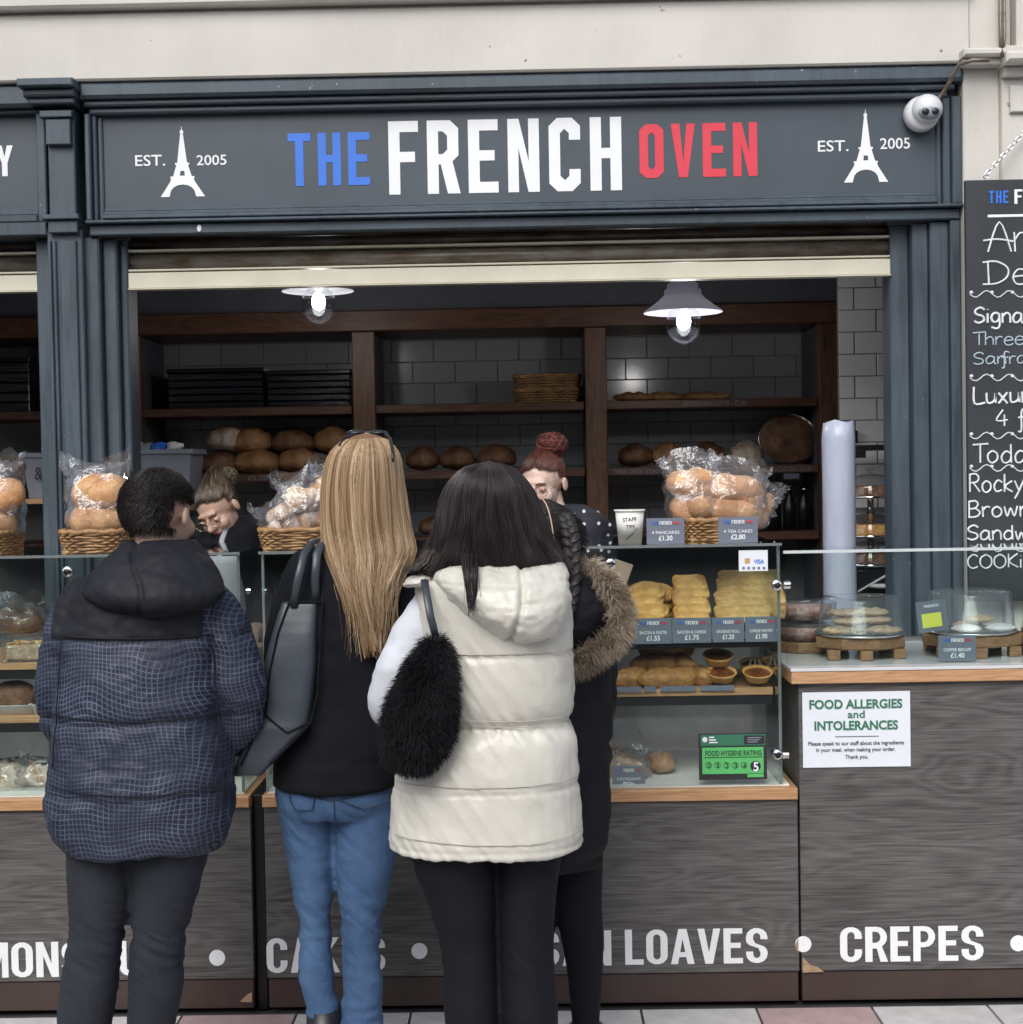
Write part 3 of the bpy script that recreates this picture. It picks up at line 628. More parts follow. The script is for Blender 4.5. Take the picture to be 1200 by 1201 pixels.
# shelf unit
YH = 6.55
su = thing('shelf_unit', 'dark stained wooden wall shelving with posts behind the counter', 'shelving', (0, YH, 0))
xs0, xs1 = X(-60, YH), X(986, YH)
b = MB(); b.bbox(xs0, xs1, YH-.04, YB-.03, Z(387, YH, 560), Z(363, YH, 560), b=.004); part('top_beam', b, M['shelf'], su)
zb = Z(386.5, YH, 560)-.003
for (a, c) in ((149, 166), (414, 440), (686, 711), (960, 985)):
    b = MB(); b.bbox(X(a, YH, 430), X(c, YH, 430), YH-.02, YH+.05, 0, zb, b=.003); part('post', b, M['shelfz'], su)
    b = MB(); b.box(X(a, YH, 430)+.004, X(c, YH, 430)-.004, YH+.051, YB-.02, 0, zb-.003); part('divider', b, M['wallin'], su)
zsh = [Z(y, YH, 560) for y in (478, 556, 634)]
for (a, c) in ((-60, 149), (166, 414), (440, 686), (711, 960)):
    for z in zsh:
        b = MB(); b.bbox(X(a, YH, 500)+.003, X(c, YH, 500)-.003, YH, YB-.025, z-.018, z+.018, b=.002); part('shelf', b, M['shelf'], su)
for (s, a, c, y0, y1, k) in (('ARTISAN BAGUETTE - £2.30', 802, 876, 471, 476, 0), ('THREE CHEESE SOURDOUGH', 720, 790, 550, 555, 1), ('FOCACCIA - £3.00', 904, 952, 548, 553, 1), ('£2.20', 292, 315, 561, 566, 1)):
    part('shelf_lettering', fit(text_mb(s, .02, bold=.012), X(a, YH), X(c, YH), YH-.002, zsh[k]-.011, zsh[k]+.009), M['bin'], su)

def loaf(px, py, Y, w, h, d, m, label, name='loaf', seed=0, rot=0, cuts=3, group=None, z=None, bag=False, rx=0):
    """a bread loaf, px/py = its base centre"""
    p = P(px, py, Y)
    if z is not None: p.z = z
    b = MB(); R = Matrix.Rotation(rot, 3, 'Z') @ Matrix.Rotation(rx, 3, 'X')
    def fn(q):
        x, y, zz = q
        k = 1+.10*vnoise1(x*17+seed*3, y*17+seed)+.045*vnoise1(x*48+seed, y*40+zz*30)
        zz = zz if zz > 0 else zz*.55
        s = -sum(.010*math.exp(-((x/w*2-cx)/.10)**2) for cx in np.linspace(-.55, .55, cuts)) if zz > 0 and cuts else 0
        return Vector((x*k, y*k, zz*k+s))
    b.ell((0, 0, 0), (w/2, d/2, h*.62), 22, 14, fn=fn)
    b.v = [tuple(R @ Vector(q)) for q in b.v]; zmin = min(q[2] for q in b.v)
    b.v = [(q[0]+p.x, q[1]+Y, q[2]-zmin+p.z) for q in b.v]
    t = thing(name, label, 'bread', (p.x, Y, p.z), group)
    part('crust', b, m, t, True); return t
sh1 = [zsh[0]+.019, zsh[1]+.019]
GL = 'loaves on the wall shelves'
# bay 1: lower shelf
ords = ['leftmost', 'second from left', 'third from left', 'fourth from left', 'fifth from left']
for k, px in enumerate((246, 290, 340, 392)):
    loaf(px, 0, 6.70, .19+.02*(k%2), .105+.01*(k%3), .2, M[('darkcrust', 'crust', 'crust', 'darkcrust')[k]], 'dark crusty loaf %s in the lower row behind the bent server' % ords[k], seed=k, group=GL, z=sh1[1], cuts=1+k%3, rot=.25*math.sin(k*2.3))
for k, px in enumerate((258, 284, 332, 382)):
    loaf(px, 0, 6.72, .20+.02*(k == 2), .115+.012*(k%2), .2, M[('floury', 'crust', 'darkcrust', 'crust')[k]], 'brown loaf %s in the upper row of the left shelf bay' % ords[k], seed=k+9, rot=.45*math.sin(k*1.9+.5), rx=.12*math.cos(k*2.), group=GL, z=sh1[1]+.085+.02*(k == 0), cuts=2)
for k, px in enumerate((486, 527, 572)):
    loaf(px, 0, 6.70, .15+.015*k, .115, .2, M['darkcrust'], 'dark round loaf %s on the middle bay shelf between the women' % ['left', 'centre', 'right'][k], seed=k+20, group=GL, z=sh1[1], cuts=1)
for k, (px, m, l) in enumerate(((737, 'darkcrust', 'round dark loaf just right of the third shelf post'), (775, 'crust', 'reddish brown lumpy loaf on the right bay shelf'), (823, 'darkcrust', 'floury dark loaf in the middle of the right bay shelf'), (868, 'floury', 'pale floured loaf left of the round focaccia tin'))):
    loaf(px, 0, 6.68, .155, .11, .19, M[m], l, seed=k+30, group=GL, z=sh1[1], cuts=2)
for k, px in enumerate((736, 770, 815)):
    loaf(px, 0, 6.66+.03*k, .20+.06*(k == 2), .045, .06, M['crust'], 'golden baguette %s on the top right shelf' % ['at the left', 'in the middle', 'at the right, longest'][k], 'baguette', seed=k+40, rot=.12-.1*k, group='baguettes on the top right shelf', z=sh1[0], cuts=3)
for k, px in enumerate((500, 552, 600)):
    loaf(px, 0, 6.70, .16, .09, .2, M['darkcrust'], 'dark loaf on the lowest visible shelf, %s' % ['beside the blonde hair', 'behind the dark haired woman', 'behind the red haired server'][k], seed=k+50, group=GL, z=zsh[2]+.019, cuts=1)
loaf(20, 500, 6.7, .15, .1, .16, M['darkcrust'], 'dark loaf low in the left neighbouring bay', seed=61, z=zsh[1]+.02)
# focaccia in a round tin leaning on the shelf
p = Vector((X(924, 6.72, 523), 6.72, sh1[1]+.115)); t = thing('focaccia', 'round focaccia in a dark tin leaning upright on the right shelf', 'bread', (p.x, 6.72, sh1[1]))
R = Matrix.Rotation(math.radians(80), 3, 'X')
b = MB(); b.lathe([(.001, -.012), (.115, -.012), (.132, .012), (.136, .012), (.118, -.018), (.001, -.018)], (0, 0, 0), 40); b.v = [tuple(R @ Vector((q[0], q[1]*.85, q[2]))+p) for q in b.v]; part('tin', b, M['chrome'], t, True)
b = MB(); b.lathe([(.124, 0), (.118, .012), (.06, .016), (.001, .016)], (0, 0, 0), 40); b.v = [tuple(R @ Vector((q[0], q[1]*.85, q[2]+.004*vnoise1(q[0]*80, q[1]*80)))+p) for q in b.v]; part('focaccia_bread', b, M['darkcrust'], t, True)
# shrink wrapped black crates
def crate(px0, px1, py0, z, Y, label):
    xa, xb = X(px0, Y, 450), X(px1, Y, 450); zt_ = Z(py0, Y, (px0+px1)/2)
    t = thing('crate', label, 'crate', ((xa+xb)/2, Y+.12, z), 'black crates on the top shelf')
    b = MB(); n = 5
    for k in range(n):
        h0 = z+(zt_-z-.02)*k/n; h1 = z+(zt_-z-.02)*(k+1)/n
        b.bbox(xa+.006, xb-.006, Y, Y+.26, h0+.001, h1-.003, b=.003); 
    part('wrapped_trays', b, M['wrapdark'], t)
    b = MB(); b.bbox(xa, xb, Y-.008, Y+.27, zt_-.02, zt_, b=.005); part('rim', b, M['dark'], t)
crate(196, 310, 432, sh1[0], 6.62, 'black shrink wrapped stack of trays, left one on the top shelf')
crate(312, 412, 434, sh1[0], 6.62, 'black shrink wrapped stack of trays beside the second shelf post')
crate(-40, 36, 420, sh1[0], 6.62, 'dark crate on the shelf of the neighbouring left bay')

# wicker basket
def basket_parts(t, c, w, d, h, flare=1.12, rows=8):
    c = Vector(c); ns = 34
    for k in range(rows):
        b = MB(); z = h*(k+.5)/rows; f = 1+(flare-1)*z/h; pth = []
        n = ns*3
        for i in range(n+1):
            a = 2*math.pi*i/n; e = .5
            x = math.copysign(abs(math.cos(a))**.55, math.cos(a)); y = math.copysign(abs(math.sin(a))**.55, math.sin(a))
            o = .004*math.cos(a*ns/2+math.pi*(k % 2)); r_ = Vector((x*w/2*f, y*d/2*f, 0)); nn = r_.normalized()
            pth.append(c+r_+nn*o+Vector((0, 0, z+.0015*math.sin(i*1.3+k))))
        b.tube(pth, h/rows*.46, 5); part('weave', b, M['wicker'], t, True)
    b = MB(); f = flare
    pth = []
    for i in range(61):
        a = 2*math.pi*i/60; x = math.copysign(abs(math.cos(a))**.55, math.cos(a)); y = math.copysign(abs(math.sin(a))**.55, math.sin(a))
        pth.append(c+Vector((x*w/2*f, y*d/2*f, h+.003+.002*math.sin(i*1.7))))
    b.tube(pth, .008, 6); part('rim', b, M['wicker'], t, True)
    b = MB(); b.box(c.x-w/2*.93, c.x+w/2*.93, c.y-d/2*.93, c.y+d/2*.93, c.z, c.z+.01); part('base', b, M['wicker'], t)
def basket(px0, px1, Y, zbase, h, label, d=.22, rows=8, group='wicker baskets on the glass counter tops'):
    xa, xb = X(px0, Y, 640), X(px1, Y, 640); c = ((xa+xb)/2, Y, zbase)
    t = thing('wicker_basket', label, 'basket', c, group); basket_parts(t, c, (xb-xa)/1.12, d, h, rows=rows); return Vector(c), xb-xa
for k, (z0, l) in enumerate(((sh1[0], 'lower of two stacked dark wicker baskets on the top middle shelf'), (sh1[0]+.062, 'upper of two stacked dark wicker baskets on the top middle shelf'))):
    basket(606, 684, 6.70, z0, .055, l, d=.2, rows=5, group='stacked baskets on the shelf')

# bagged bread: rolls inside a crinkled clear bag
def bag(c, w, h, d, n, m, label, seed=0, tilt=0, roll_r=.05, mouth=1.0, name='bread_bag', group='bagged bread on the counter', long=1.0):
    c = Vector(c); t = thing(name, label, 'bag of bread', c, group); R = Matrix.Rotation(tilt, 3, 'Y'); rg = random.Random(seed)
    for k in range(n):
        a = MB(); cols = max(2, round(w*.8/(roll_r*1.55))); row = k // cols; cx = ((k % cols)-(cols-1)/2)*min(roll_r*1.6, (w*.86-2*roll_r)/max(1, cols-1))+rg.uniform(-.008, .008)+(.3*roll_r if row % 2 else 0)
        cz = min(roll_r*.8+row*roll_r*1.25, h*.84-roll_r); cy = rg.uniform(-.12, .12)*d
        q = Matrix.Rotation(rg.uniform(-.5, .5), 3, 'Y') @ Matrix.Rotation(rg.uniform(-.7, .7), 3, 'X')
        sd_ = rg.random()*50
        a.ell((0, 0, 0), (roll_r*long, roll_r*1.0, roll_r*.74), 18, 12, fn=lambda p: p*(1+.07*vnoise1(p.x*25+sd_, p.z*25+p.y*11)))
        a.v = [tuple(R @ (q @ Vector(p)+Vector((cx, cy, cz)))+c) for p in a.v]; part('bread_roll', a, m, t, True)
    b = MB(); rings = []; K = 13; N = 30
    for k in range(K):
        u = k/(K-1); ring = []
        for i in range(N):
            an = 2*math.pi*i/N
            if u < .75: s = (1-(max(0, .18-u)/.18)**2*.35)*(1-.10*max(0, u-.4)/.35); dd = d/2*1.05*s*(1-.35*max(0, u-.55)/.2)
            else: s = .9+.18*(u-.75)/.25*mouth; dd = d/2*.65*(1-(u-.75)/.25*.92)
            x = math.copysign(abs(math.cos(an))**.7, math.cos(an))*w/2*s; y = math.copysign(abs(math.sin(an))**.7, math.sin(an))*dd
            cr = .011*vnoise1(an*4+seed*7, u*7+seed)+.0035*rg.uniform(-1, 1)
            rr = Vector((x, y, 0)); rr += rr.normalized()*cr*(1+u)
            zz = h*u+.008*rg.uniform(-1, 1)*u+(.02*math.sin(an*2+seed)+.012*rg.uniform(-1, 1))*(u > .95)
            ring.append(c+R @ Vector((rr.x, rr.y, zz)))
        rings.append(ring)
    b.loft(rings, cap=False); part('clear_wrapper', b, M['wrap'], t, True); return t

# pendant lamps
def lamp(px, py_rim, py_b, Y, w, shade_h, m, label, pwr):
    c = P(px, py_rim, Y); t = thing('pendant_lamp', label, 'lamp', c, 'lit pendant lamps')
    r = w/2/(F/Y); h = shade_h
    b = MB(); prof = [(r, 0), (r*.985, .006), (r*.80, h*.20), (r*.62, h*.36), (r*.50, h*.50), (r*.47, h*.53), (r*.46, h*.68), (r*.40, h*.71), (r*.39, h*.86), (r*.33, h*.89), (r*.3, h*1.2), (.012, h*1.25), (.012, h*1.6)]
    b.lathe(prof, c, 40); part('shade', b, m, t, True)
    b = MB(); b.tube([c+Vector((0, 0, h*1.5)), c+Vector((0, 0, .8))], .005, 6); part('cord', b, M['dark'], t)
    cb_ = P(px, py_b, Y); cb_.x = c.x+.002
    b = MB(); gr = .066; prof = [(gr*math.cos(a)*(1 if a > 0 else 1.0), gr*1.15*math.sin(a)) for a in np.linspace(-1.5, 1.0, 14)]
    b.lathe(prof+[(gr*.5, gr*1.3)], cb_, 28); part('glass_globe', b, M['bulbglass'], t, True)
    b = MB(); b.ell(cb_+Vector((0, 0, .01)), (.027, .027, .034), 18, 12); part('bulb', b, M['bulb'], t, True)
    ld = bpy.data.lights.new('bulb_light', 'POINT'); ld.energy = pwr; ld.shadow_soft_size = .03; ld.color = (1, .96, .9)
    lo = bpy.data.objects.new('bulb_light', ld); lo.location = cb_-Vector(t.location)+Vector((0, 0, -.045)); link(lo, t)
lamp(801, 367, 380, 5.6, 92, .125, M['shade'], 'lit pendant lamp with ribbed grey lavender shade, right one', 3.0)
lamp(373, 342, 357, 5.75, 84, .05, M['shadew'], 'lit pendant lamp with wide white dish, left one', 3.0)

# ------------------------------------------------------------ counters
YC = 4.32
def cz(py, px=620, Y=YC): return Z(py, Y, px)
zP0, zP1, zW1 = cz(1143), cz(941), cz(928)      # panel bottom, panel top, oak ledge top
zGT = cz(645)                                    # glass top
def fitting(px, py, Y, t):
    c = P(px, py, Y); b = MB(); b.lathe([(.001, -.018), (.013, -.018), (.016, -.014), (.016, 0), (.001, 0)], c, 24, axis='y'); part('glass_bolt', b, M['chrome'], t, True)
    b = MB(); b.lathe([(.001, -.020), (.009, -.0205), (.0095, -.0175)], c, 20, axis='y'); part('bolt_centre', b, M['dark'], t, True)
def case(xa, xb, label, extra):
    t = thing('display_counter', label, 'counter', ((xa+xb)/2, YC+.3, 0), 'glass fronted display counters')
    b = MB(); b.bbox(xa, xb, YC, YC+.6, zP0, zP1-.002, b=.0015); part('front_panel', b, M['panel'], t)
    b = MB(); b.bbox(xa+.002, xb-.002, YC+.006, YC+.58, .014, zP0-.003, b=.002); part('plinth', b, M['plinth'], t)
    for x in (xa+.1, xb-.1, (xa+xb)/2):
        b = MB(); b.lathe([(.02, 0), (.02, .035)], (x, YC+.08, 0), 12, cap=True); part('foot', b, M['blackm'], t)
    b = MB(); b.bbox(xa-.002, xb-.001, YC-.014, YC+.6, zP1, zW1, b=.002); part('oak_ledge', b, M['oak'], t)
    b = MB(); b.box(xa+.01, xb-.02, YC+.02, YC+.58, zW1+.001, zW1+.006); part('case_base', b, M['icing'], t)
    for y, z in extra['shelves']:
        b = MB(); b.bbox(xa+.012, extra['xe']-.012, YC+.09, YC+.52, z-.022, z, b=.002); part('shelf', b, M['oak'] if y else M['gedge'], t)
        b = MB(); b.bbox(xa+.012, extra['xe']-.012, YC+.095, YC+.52, z-.05, z-.0225, b=.002); part('shelf_light_strip', b, M['blackm'], t)
    g1 = MB(); g1.box(xa+.012, extra['xe'], YC+.012, YC+.020, zW1+.0065, zGT-.002); part('front_glass', g1, M['glass'], t)
    for xg in ([extra['xe']-.001] if extra.get('right') else [])+([xa+.012] if extra.get('left') else [])+([extra['xe']-.001] if extra.get('left2') else []):
        g1 = MB(); g1.box(xg-.008, xg, YC+.022, YC+.56, zW1+.0065, zGT-.002); part('end_glass', g1, M['glass'], t)
        g1 = MB(); g1.box(xg-.007, xg+.001, YC+.0205, YC+.0235, zW1+.007, zGT-.003); part('glass_edge', g1, M['gedge'], t)
    g1 = MB(); g1.box(xa-.0, extra['xe']+.004, YC+.004, YC+.62, zGT, zGT+.008); part('glass_top', g1, M['glass'], t)
    g1 = MB(); g1.box(xa-.0, extra['xe']+.004, YC+.001, YC+.0035, zGT, zGT+.008); part('glass_edge', g1, M['gedge'], t)
    return t
xe2 = X(917, YC, 780)
c2 = case(X(312, YC, 1050), X(936.5, YC, 1050), 'main wood effect display counter with glass case and LOAVES lettering', dict(shelves=[(1, cz(748)), (1, cz(816))], xe=xe2, right=1, left=1))
c1 = case(-3.2, X(296, YC, 1050), 'left wood effect display counter with glass case behind the man', dict(shelves=[(1, cz(772)), (1, cz(836))], xe=X(283, YC, 800), left2=1))
fitting(910, 686, YC+.012, c2); fitting(911, 884, YC+.012, c2); fitting(716, 661, YC+.012, c2); fitting(81, 670, YC+.012, c1)
for (px, py) in ((924, 686), (922, 885)):
    b = MB(); c = P(px, py, YC+.03); b.tube([c+Vector((-.012, 0, 0)), c+Vector((.006, 0, 0))], .012, 14); part('side_bolt', b, M['chrome'], c2)
for (px, py) in ((292, 693), (311, 693)):
    b = MB(); c = P(px, py, YC+.05); b.tube([c+Vector((-.006, 0, 0)), c+Vector((.006, 0, 0))], .009, 14); part('side_bolt', b, M['chrome'], c1)
b = MB(); b.bbox(X(297, YC, 1050)+.002, X(311, YC, 1050)-.003, YC+.03, YC+.55, .0, cz(930), b=.002); solo('corner_post', b, M['blackm'], 'black upright post filling the gap between the two display counters', 'post')
# right counter
zR = cz(806); xr1 = X(938.5, YC, 1000)
c3 = thing('crepe_counter', 'right wood effect counter with white top and CREPES lettering', 'counter', (1.3, YC+.3, 0))
b = MB(); b.bbox(xr1, 2.3, YC, YC+.6, zP0, zR-.001, b=.0015); part('front_panel', b, M['panel'], c3)
b = MB(); b.bbox(xr1+.002, 2.3, YC+.006, YC+.58, .014, zP0-.003, b=.002); part('plinth', b, M['plinth'], c3)
b = MB(); b.bbox(X(927, YC, 800), 2.3, YC-.02, YC+.6, zR, cz(792), b=.002); part('oak_edge', b, M['oak'], c3)
b = MB(); b.bbox(X(926, YC, 800), 2.3, YC-.022, YC+.6, cz(791.6), cz(788), b=.001); part('worktop', b, mat('white_worktop', (.62, .63, .64), .12, var=.03), c3)
zWT = cz(788)
b = MB(); b.box(xe2+.02, 2.3, YC+.04, YC+.047, zWT+.0005, cz(655)); part('glass_screen', b, M['glass'], c3)
b = MB(); b.box(xe2+.012, 2.3, YC+.03, YC+.24, cz(654.7), cz(652)); part('glass_shelf', b, M['glass'], c3)
b = MB(); b.box(xe2+.012, 2.3, YC+.026, YC+.0295, cz(654.9), cz(651.5)); part('glass_edge', b, mat('pale_glass_edge', (.55, .6, .6), .2, var=.02), c3)
b = MB(); b.bbox(xe2+.05, 2.3, YC+.585, YC+.60, zWT, zWT+.02, b=.002); part('back_lip', b, M['chrome'], c3)
# chipped corners of the panels (raw board showing)
chip = mat('raw_chipboard', (.42, .30, .18), .9, c2=(.3, .2, .12), vs=60, bump=.4)
for (t, pts) in ((c3, [(941, 1140), (941, 1122), (950, 1131), (958, 1133), (966, 1139)]), (c2, [(936, 1100), (932, 1108), (934, 1114), (936, 1118)]), (c1, [(296, 1163), (290, 1166), (282, 1174), (296, 1175)])):
    o = [(P(a, c, YC).x, P(a, c, YC).z) for a, c in pts]; mb = shape_mb([o], .0012); mb.v = [(v[0], v[1]+YC-.0015, v[2]) for v in mb.v]; part('chipped_corner', mb, chip, t)
# lettering on the counters
def counter_text(s, a, c, y0, y1, t):
    part('lettering', sgn(gword(s), a, c, y0, y1, YC-.002), M['white'], t, label='white word '+s)
def dot(px, py, t):
    c = P(px, py, YC-.0015); b = MB(); b.lathe([(.001, 0), (.0235, 0), (.0235, .0012)], c, 28, axis='y'); part('bullet', b, M['white'], t)
counter_text('MONSIEUR', -24, 196, 1104, 1145, c1); dot(255, 1123, c1)
counter_text('CAKES', 313, 452, 1099, 1140, c2); dot(492, 1115, c2)
counter_text('ARTISAN', 530, 717, 1092, 1133, c2); counter_text('LOAVES', 733, 900, 1089, 1130, c2); dot(942, 1107, c3)
counter_text('CREPES', 985, 1153, 1086, 1127, c3); dot(1194, 1106, c3)
# allergy notice
t = thing('notice', 'white food allergies notice taped on the right counter front', 'sign', P(1004, 854, YC-.004))
b = MB(); b.box(X(941, YC, 854), X(1067, YC, 854), YC-.004, YC-.0005, cz(899, 1004), cz(811, 1004)); part('sheet', b, M['paper'], t)
yt = YC-.0052
part('lettering', sgn(text_mb('FOOD ALLERGIES', .03, bold=.04), 949, 1058, 820, 831, yt), M['green'], t)
part('lettering', sgn(text_mb('and', .02, bold=.02), 994, 1014, 833, 842, yt), M['green'], t)
part('lettering', sgn(text_mb('INTOLERANCES', .03, bold=.04), 955, 1053, 845, 856, yt), M['green'], t)
for (s, a, c, y0, y1) in (('Please speak to our staff about the ingredients', 948, 1060, 869, 875), ('in your meal, when making your order.', 957, 1050, 876.5, 882.5), ('Thank you.', 991, 1018, 885, 891)):
    part('small_print', sgn(text_mb(s, .02, bold=.004), a, c, y0, y1, yt), M['ink'], t)
b = MB(); b.box(X(979, YC, 863), X(1030, YC, 863), yt-.0003, yt+.0005, cz(863.4, 1004), cz(862.8, 1004)); part('rule', b, M['ink'], t)
# hygiene sticker on the glass
yk = YC+.0105
t = thing('hygiene_sticker', 'green and black food hygiene rating sticker showing five on the case glass', 'sign', P(859, 888, yk))
def rect(a, c, y0, y1, y): m_ = MB(); pm = (a+c)/2; m_.box(P(a, (y0+y1)/2, YC).x, P(c, (y0+y1)/2, YC).x, y, y+.0008, cz(y1, pm), cz(y0, pm)); return m_
part('backing', rect(820, 900, 861, 915, yk), M['ink'], t); part('dark_band', rect(822, 898, 862, 875, yk-.0009), M['green'], t)
part('green_panel', rect(824, 896, 877, 908, yk-.001), M['lgreen'], t); part('green_tab', rect(877, 896, 908.3, 912, yk-.001), M['lgreen'], t)
part('dark_box', rect(873, 897, 863, 873, yk-.0019), M['ink'], t)
part('lettering', sgn(text_mb('FOOD HYGIENE RATING', .02, bold=.01), 827, 893, 880, 886, yk-.002), M['ink'], t)
b = rect(826, 895, 888.3, 889, yk-.0019); part('rule', b, M['ink'], t)
for k, s in enumerate('01234'):
    c = P(831.5+10.4*k, 898, YC); c.y = yk-.0019; b = MB(); b.lathe([(.0078, 0), (.0092, 0), (.0092, .0006)], c, 20, axis='y'); part('ring', b, M['ink'], t)
    part('digit', sgn(text_mb(s, .01), 829.7+10.4*k+(1 if k == 1 else 0), 833.3+10.4*k-(1 if k == 1 else 0), 895, 901, yk-.002), M['ink'], t)
c = P(886.5, 899, YC); c.y = yk-.0018; b = MB(); b.lathe([(.001, 0), (.0155, 0), (.0155, .0006)], c, 28, axis='y'); part('black_disc', b, M['ink'], t)
part('digit', sgn(text_mb('5', .01, bold=.03), 883.5, 889.5, 893.5, 904.5, yk-.0028), M['white'], t)
c = P(827, 868, YC); c.y = yk-.0019; b = MB(); b.lathe([(.001, 0), (.0075, 0), (.0075, .0006)], c, 20, axis='y'); part('emblem', b, M['paper'], t)
for k in range(3): part('small_print', rect(832, 838+2*k, 864.5+3*k, 866+3*k, yk-.0019), M['paper'], t)
for k in range(3): part('small_print', rect(877, 893-2*k, 865+2.5*k, 866+2.5*k, yk-.0027), M['bin'], t)
# card payment sticker
t = thing('payment_sticker', 'small white card payment sticker at the top of the case glass', 'sticker', P(884, 658, yk))
part('backing', rect(867, 901, 645.5, 670, yk), M['paper'], t)
part('lettering', sgn(text_mb('VISA', .01, bold=.02), 884, 896, 656, 661, yk-.001), M['lblue'], t)
part('gold_mark', rect(874, 880, 655, 661, yk-.0009), mat('gold_print', (.5, .33, .12), .5), t)
for k in range(5): part('mark', rect(871+6*k, 874+6*k, 665, 668, yk-.0009), M['cardg'], t)

# price cards
def card(px0, px1, py0, py1, Y, lines, label, m=None, zb=None, group='grey price cards'):
    pc = (px0+px1)/2; xa, xb = X(px0, Y, (py0+py1)/2), X(px1, Y, (py0+py1)/2); z0, z1 = Z(py1, Y, pc), Z(py0, Y, pc)
    if zb is not None: z1 += zb-z0; z0 = zb
    t = thing('price_card', label, 'price card', ((xa+xb)/2, Y, z0), group)
    b = MB(); b.box(xa+.001, xb-.001, Y, Y+.002, z0, z1); part('card', b, m or M['cardg'], t)
    h = z1-z0; w = xb-xa; xm = (xa+xb)/2
    part('lettering', fit(word('FRENCH'), xm-.12*w*1.3, xm+.12*w*1.3, Y-.0022, z0+h*.74, z0+h*.88), M['white'], t)
    part('lettering', fit(word('THE'), xm-.36*w, xm-.2*w, Y-.0022, z0+h*.76, z0+h*.86), M['lblue'], t)
    part('lettering', fit(word('OVEN'), xm+.2*w, xm+.36*w, Y-.0022, z0+h*.76, z0+h*.86), M['lred'], t)
    part('lettering', fit(text_mb(lines[0], .01, bold=.012), xm-.36*w, xm+.36*w, Y-.0012, z0+h*.38, z0+h*.50), M['white'], t)
    part('lettering', fit(text_mb(lines[1], .01, bold=.03), xm-.18*w, xm+.18*w, Y-.0012, z0+h*.12, z0+h*.32), M['white'], t)
    return t
YK = YC+.07
card(744, 788, 725, 755, YK, ('BACON & PASTIE', '£1.55'), 'grey price card under the round pasties, left of the row of four')
card(788, 834.5, 724.5, 754, YK, ('BACON & CHEESE', '£1.75'), 'grey price card second from left in the row of four')
card(835, 873, 724, 753, YK, ('SAUSAGE ROLL', '£1.20'), 'grey price card third from left in the row of four')
card(873.5, 912, 723, 752.5, YK, ('CHEESE PASTRY', '£1.90'), 'grey price card at the right end of the row of four')
card(718, 757, 898, 925, YC+.05, ('CROISSANT', '80p'), 'grey price card on the case floor in front of the wrapped loaf')
card(758, 803, 612, 642, YC+.06, zb=zGT+.0085, lines=('4 PANCAKES', '£1.30'), label='grey price card on the glass top right of the staff tips cup')
card(842, 889, 612, 642, YC+.06, zb=zGT+.0085, lines=('4 TEA CAKES', '£2.80'), label='grey price card on the glass top at the right of the roll basket')
card(1100, 1145, 745, 775, YC+.06, ('COFFEE BISCUIT', '£1.40'), 'grey price card leaning on the right cake stand')
# small strip tags along the second shelf
for k, (a, c) in enumerate(((720, 753), (756, 770), (775, 817), (822, 862))):
    b = MB(); b.box(X(a, YK, 816), X(c, YK, 816), YC+.082, YC+.085, cz(818.5), cz(812)); solo('shelf_tag', b, M['cardg'], ['grey shelf tag at the left of the second shelf', 'narrow grey shelf tag second on the second shelf', 'grey shelf tag under the croissant pile', 'grey shelf tag under the stacked tarts'][k], 'tag', group='tags on the second shelf')

# pastries in the main case, upper shelf
zs1, zs2, zs0 = cz(748)+.0, cz(816)+.0, zW1+.007
def tilted(t_or_b, x, Y, z, a=.30):
    R = Matrix.Rotation(a, 3, 'X'); o = Vector((x, Y, z)); t_or_b.v = [tuple(R @ (Vector(q)-o)+o+Vector((0, 0, .068*math.sin(a)))) for q in t_or_b.v]; return t_or_b
def pasty(px, Y, z, label, r=.05, grp='golden pasties in the case'):
    x = X(px, Y, 700); b = MB(); n = 28
    t = thing('pasty', label, 'pasty', (x, Y, z), grp); s = px*.37+z*9
    b.ell((x, Y, z+.014), (r, r*1.15, .022), n, 10, fn=lambda p: p*(1+.05*vnoise1(p.x*40+s, p.y*40))); tilted(b, x, Y, z); part('pastry_lid', b, M['pasty'], t, True)
    pth = [Vector((x+r*1.02*math.cos(2*math.pi*i/40), Y+r*1.17*math.sin(2*math.pi*i/40), z+.011+.003*math.sin(i*2.4))) for i in range(41)]
    b = MB(); b.tube(pth, .0075, 6); tilted(b, x, Y, z); part('crimped_edge', b, M['pasty'], t, True)
nm = ['bottom', 'second', 'third', 'top']
for k in range(4): pasty(758+(-3, 4, -2, 1)[k], YC+.14+.04*k, zs1+.026*k, 'round golden pasty %s in the left stack' % nm[k])
for k in range(3): pasty(768+k*2, YC+.33, zs1+.028*k+.01, 'round golden pasty %s in the stack behind the left one' % nm[k])
def slabp(px, Y, z, w, d, h, label, m, seed, grp):
    x = X(px, Y, 700); b = MB(); rings = []
    for k in range(7):
        u = k/6*2-1; s = (1-abs(u)**4*.12)
        rings.append([(x+w/2*s*math.copysign(abs(math.cos(a))**.35, math.cos(a)), Y+d/2*s*math.copysign(abs(math.sin(a))**.35, math.sin(a)), z+h*(k/6)+.0025*vnoise1(a*3+seed, u*2)) for a in [2*math.pi*i/32 for i in range(32)]])
    rings.append([(x+(q[0]-x)*.5, Y+(q[1]-Y)*.5, z+h*1.12) for q in rings[-1]])
    b.loft(rings); tilted(b, x, Y, z+.0, .33); b.v = [(q[0], q[1], q[2]+.014) for q in b.v]; solo('slice', b, m, label, 'pastry', smooth=True, group=grp)
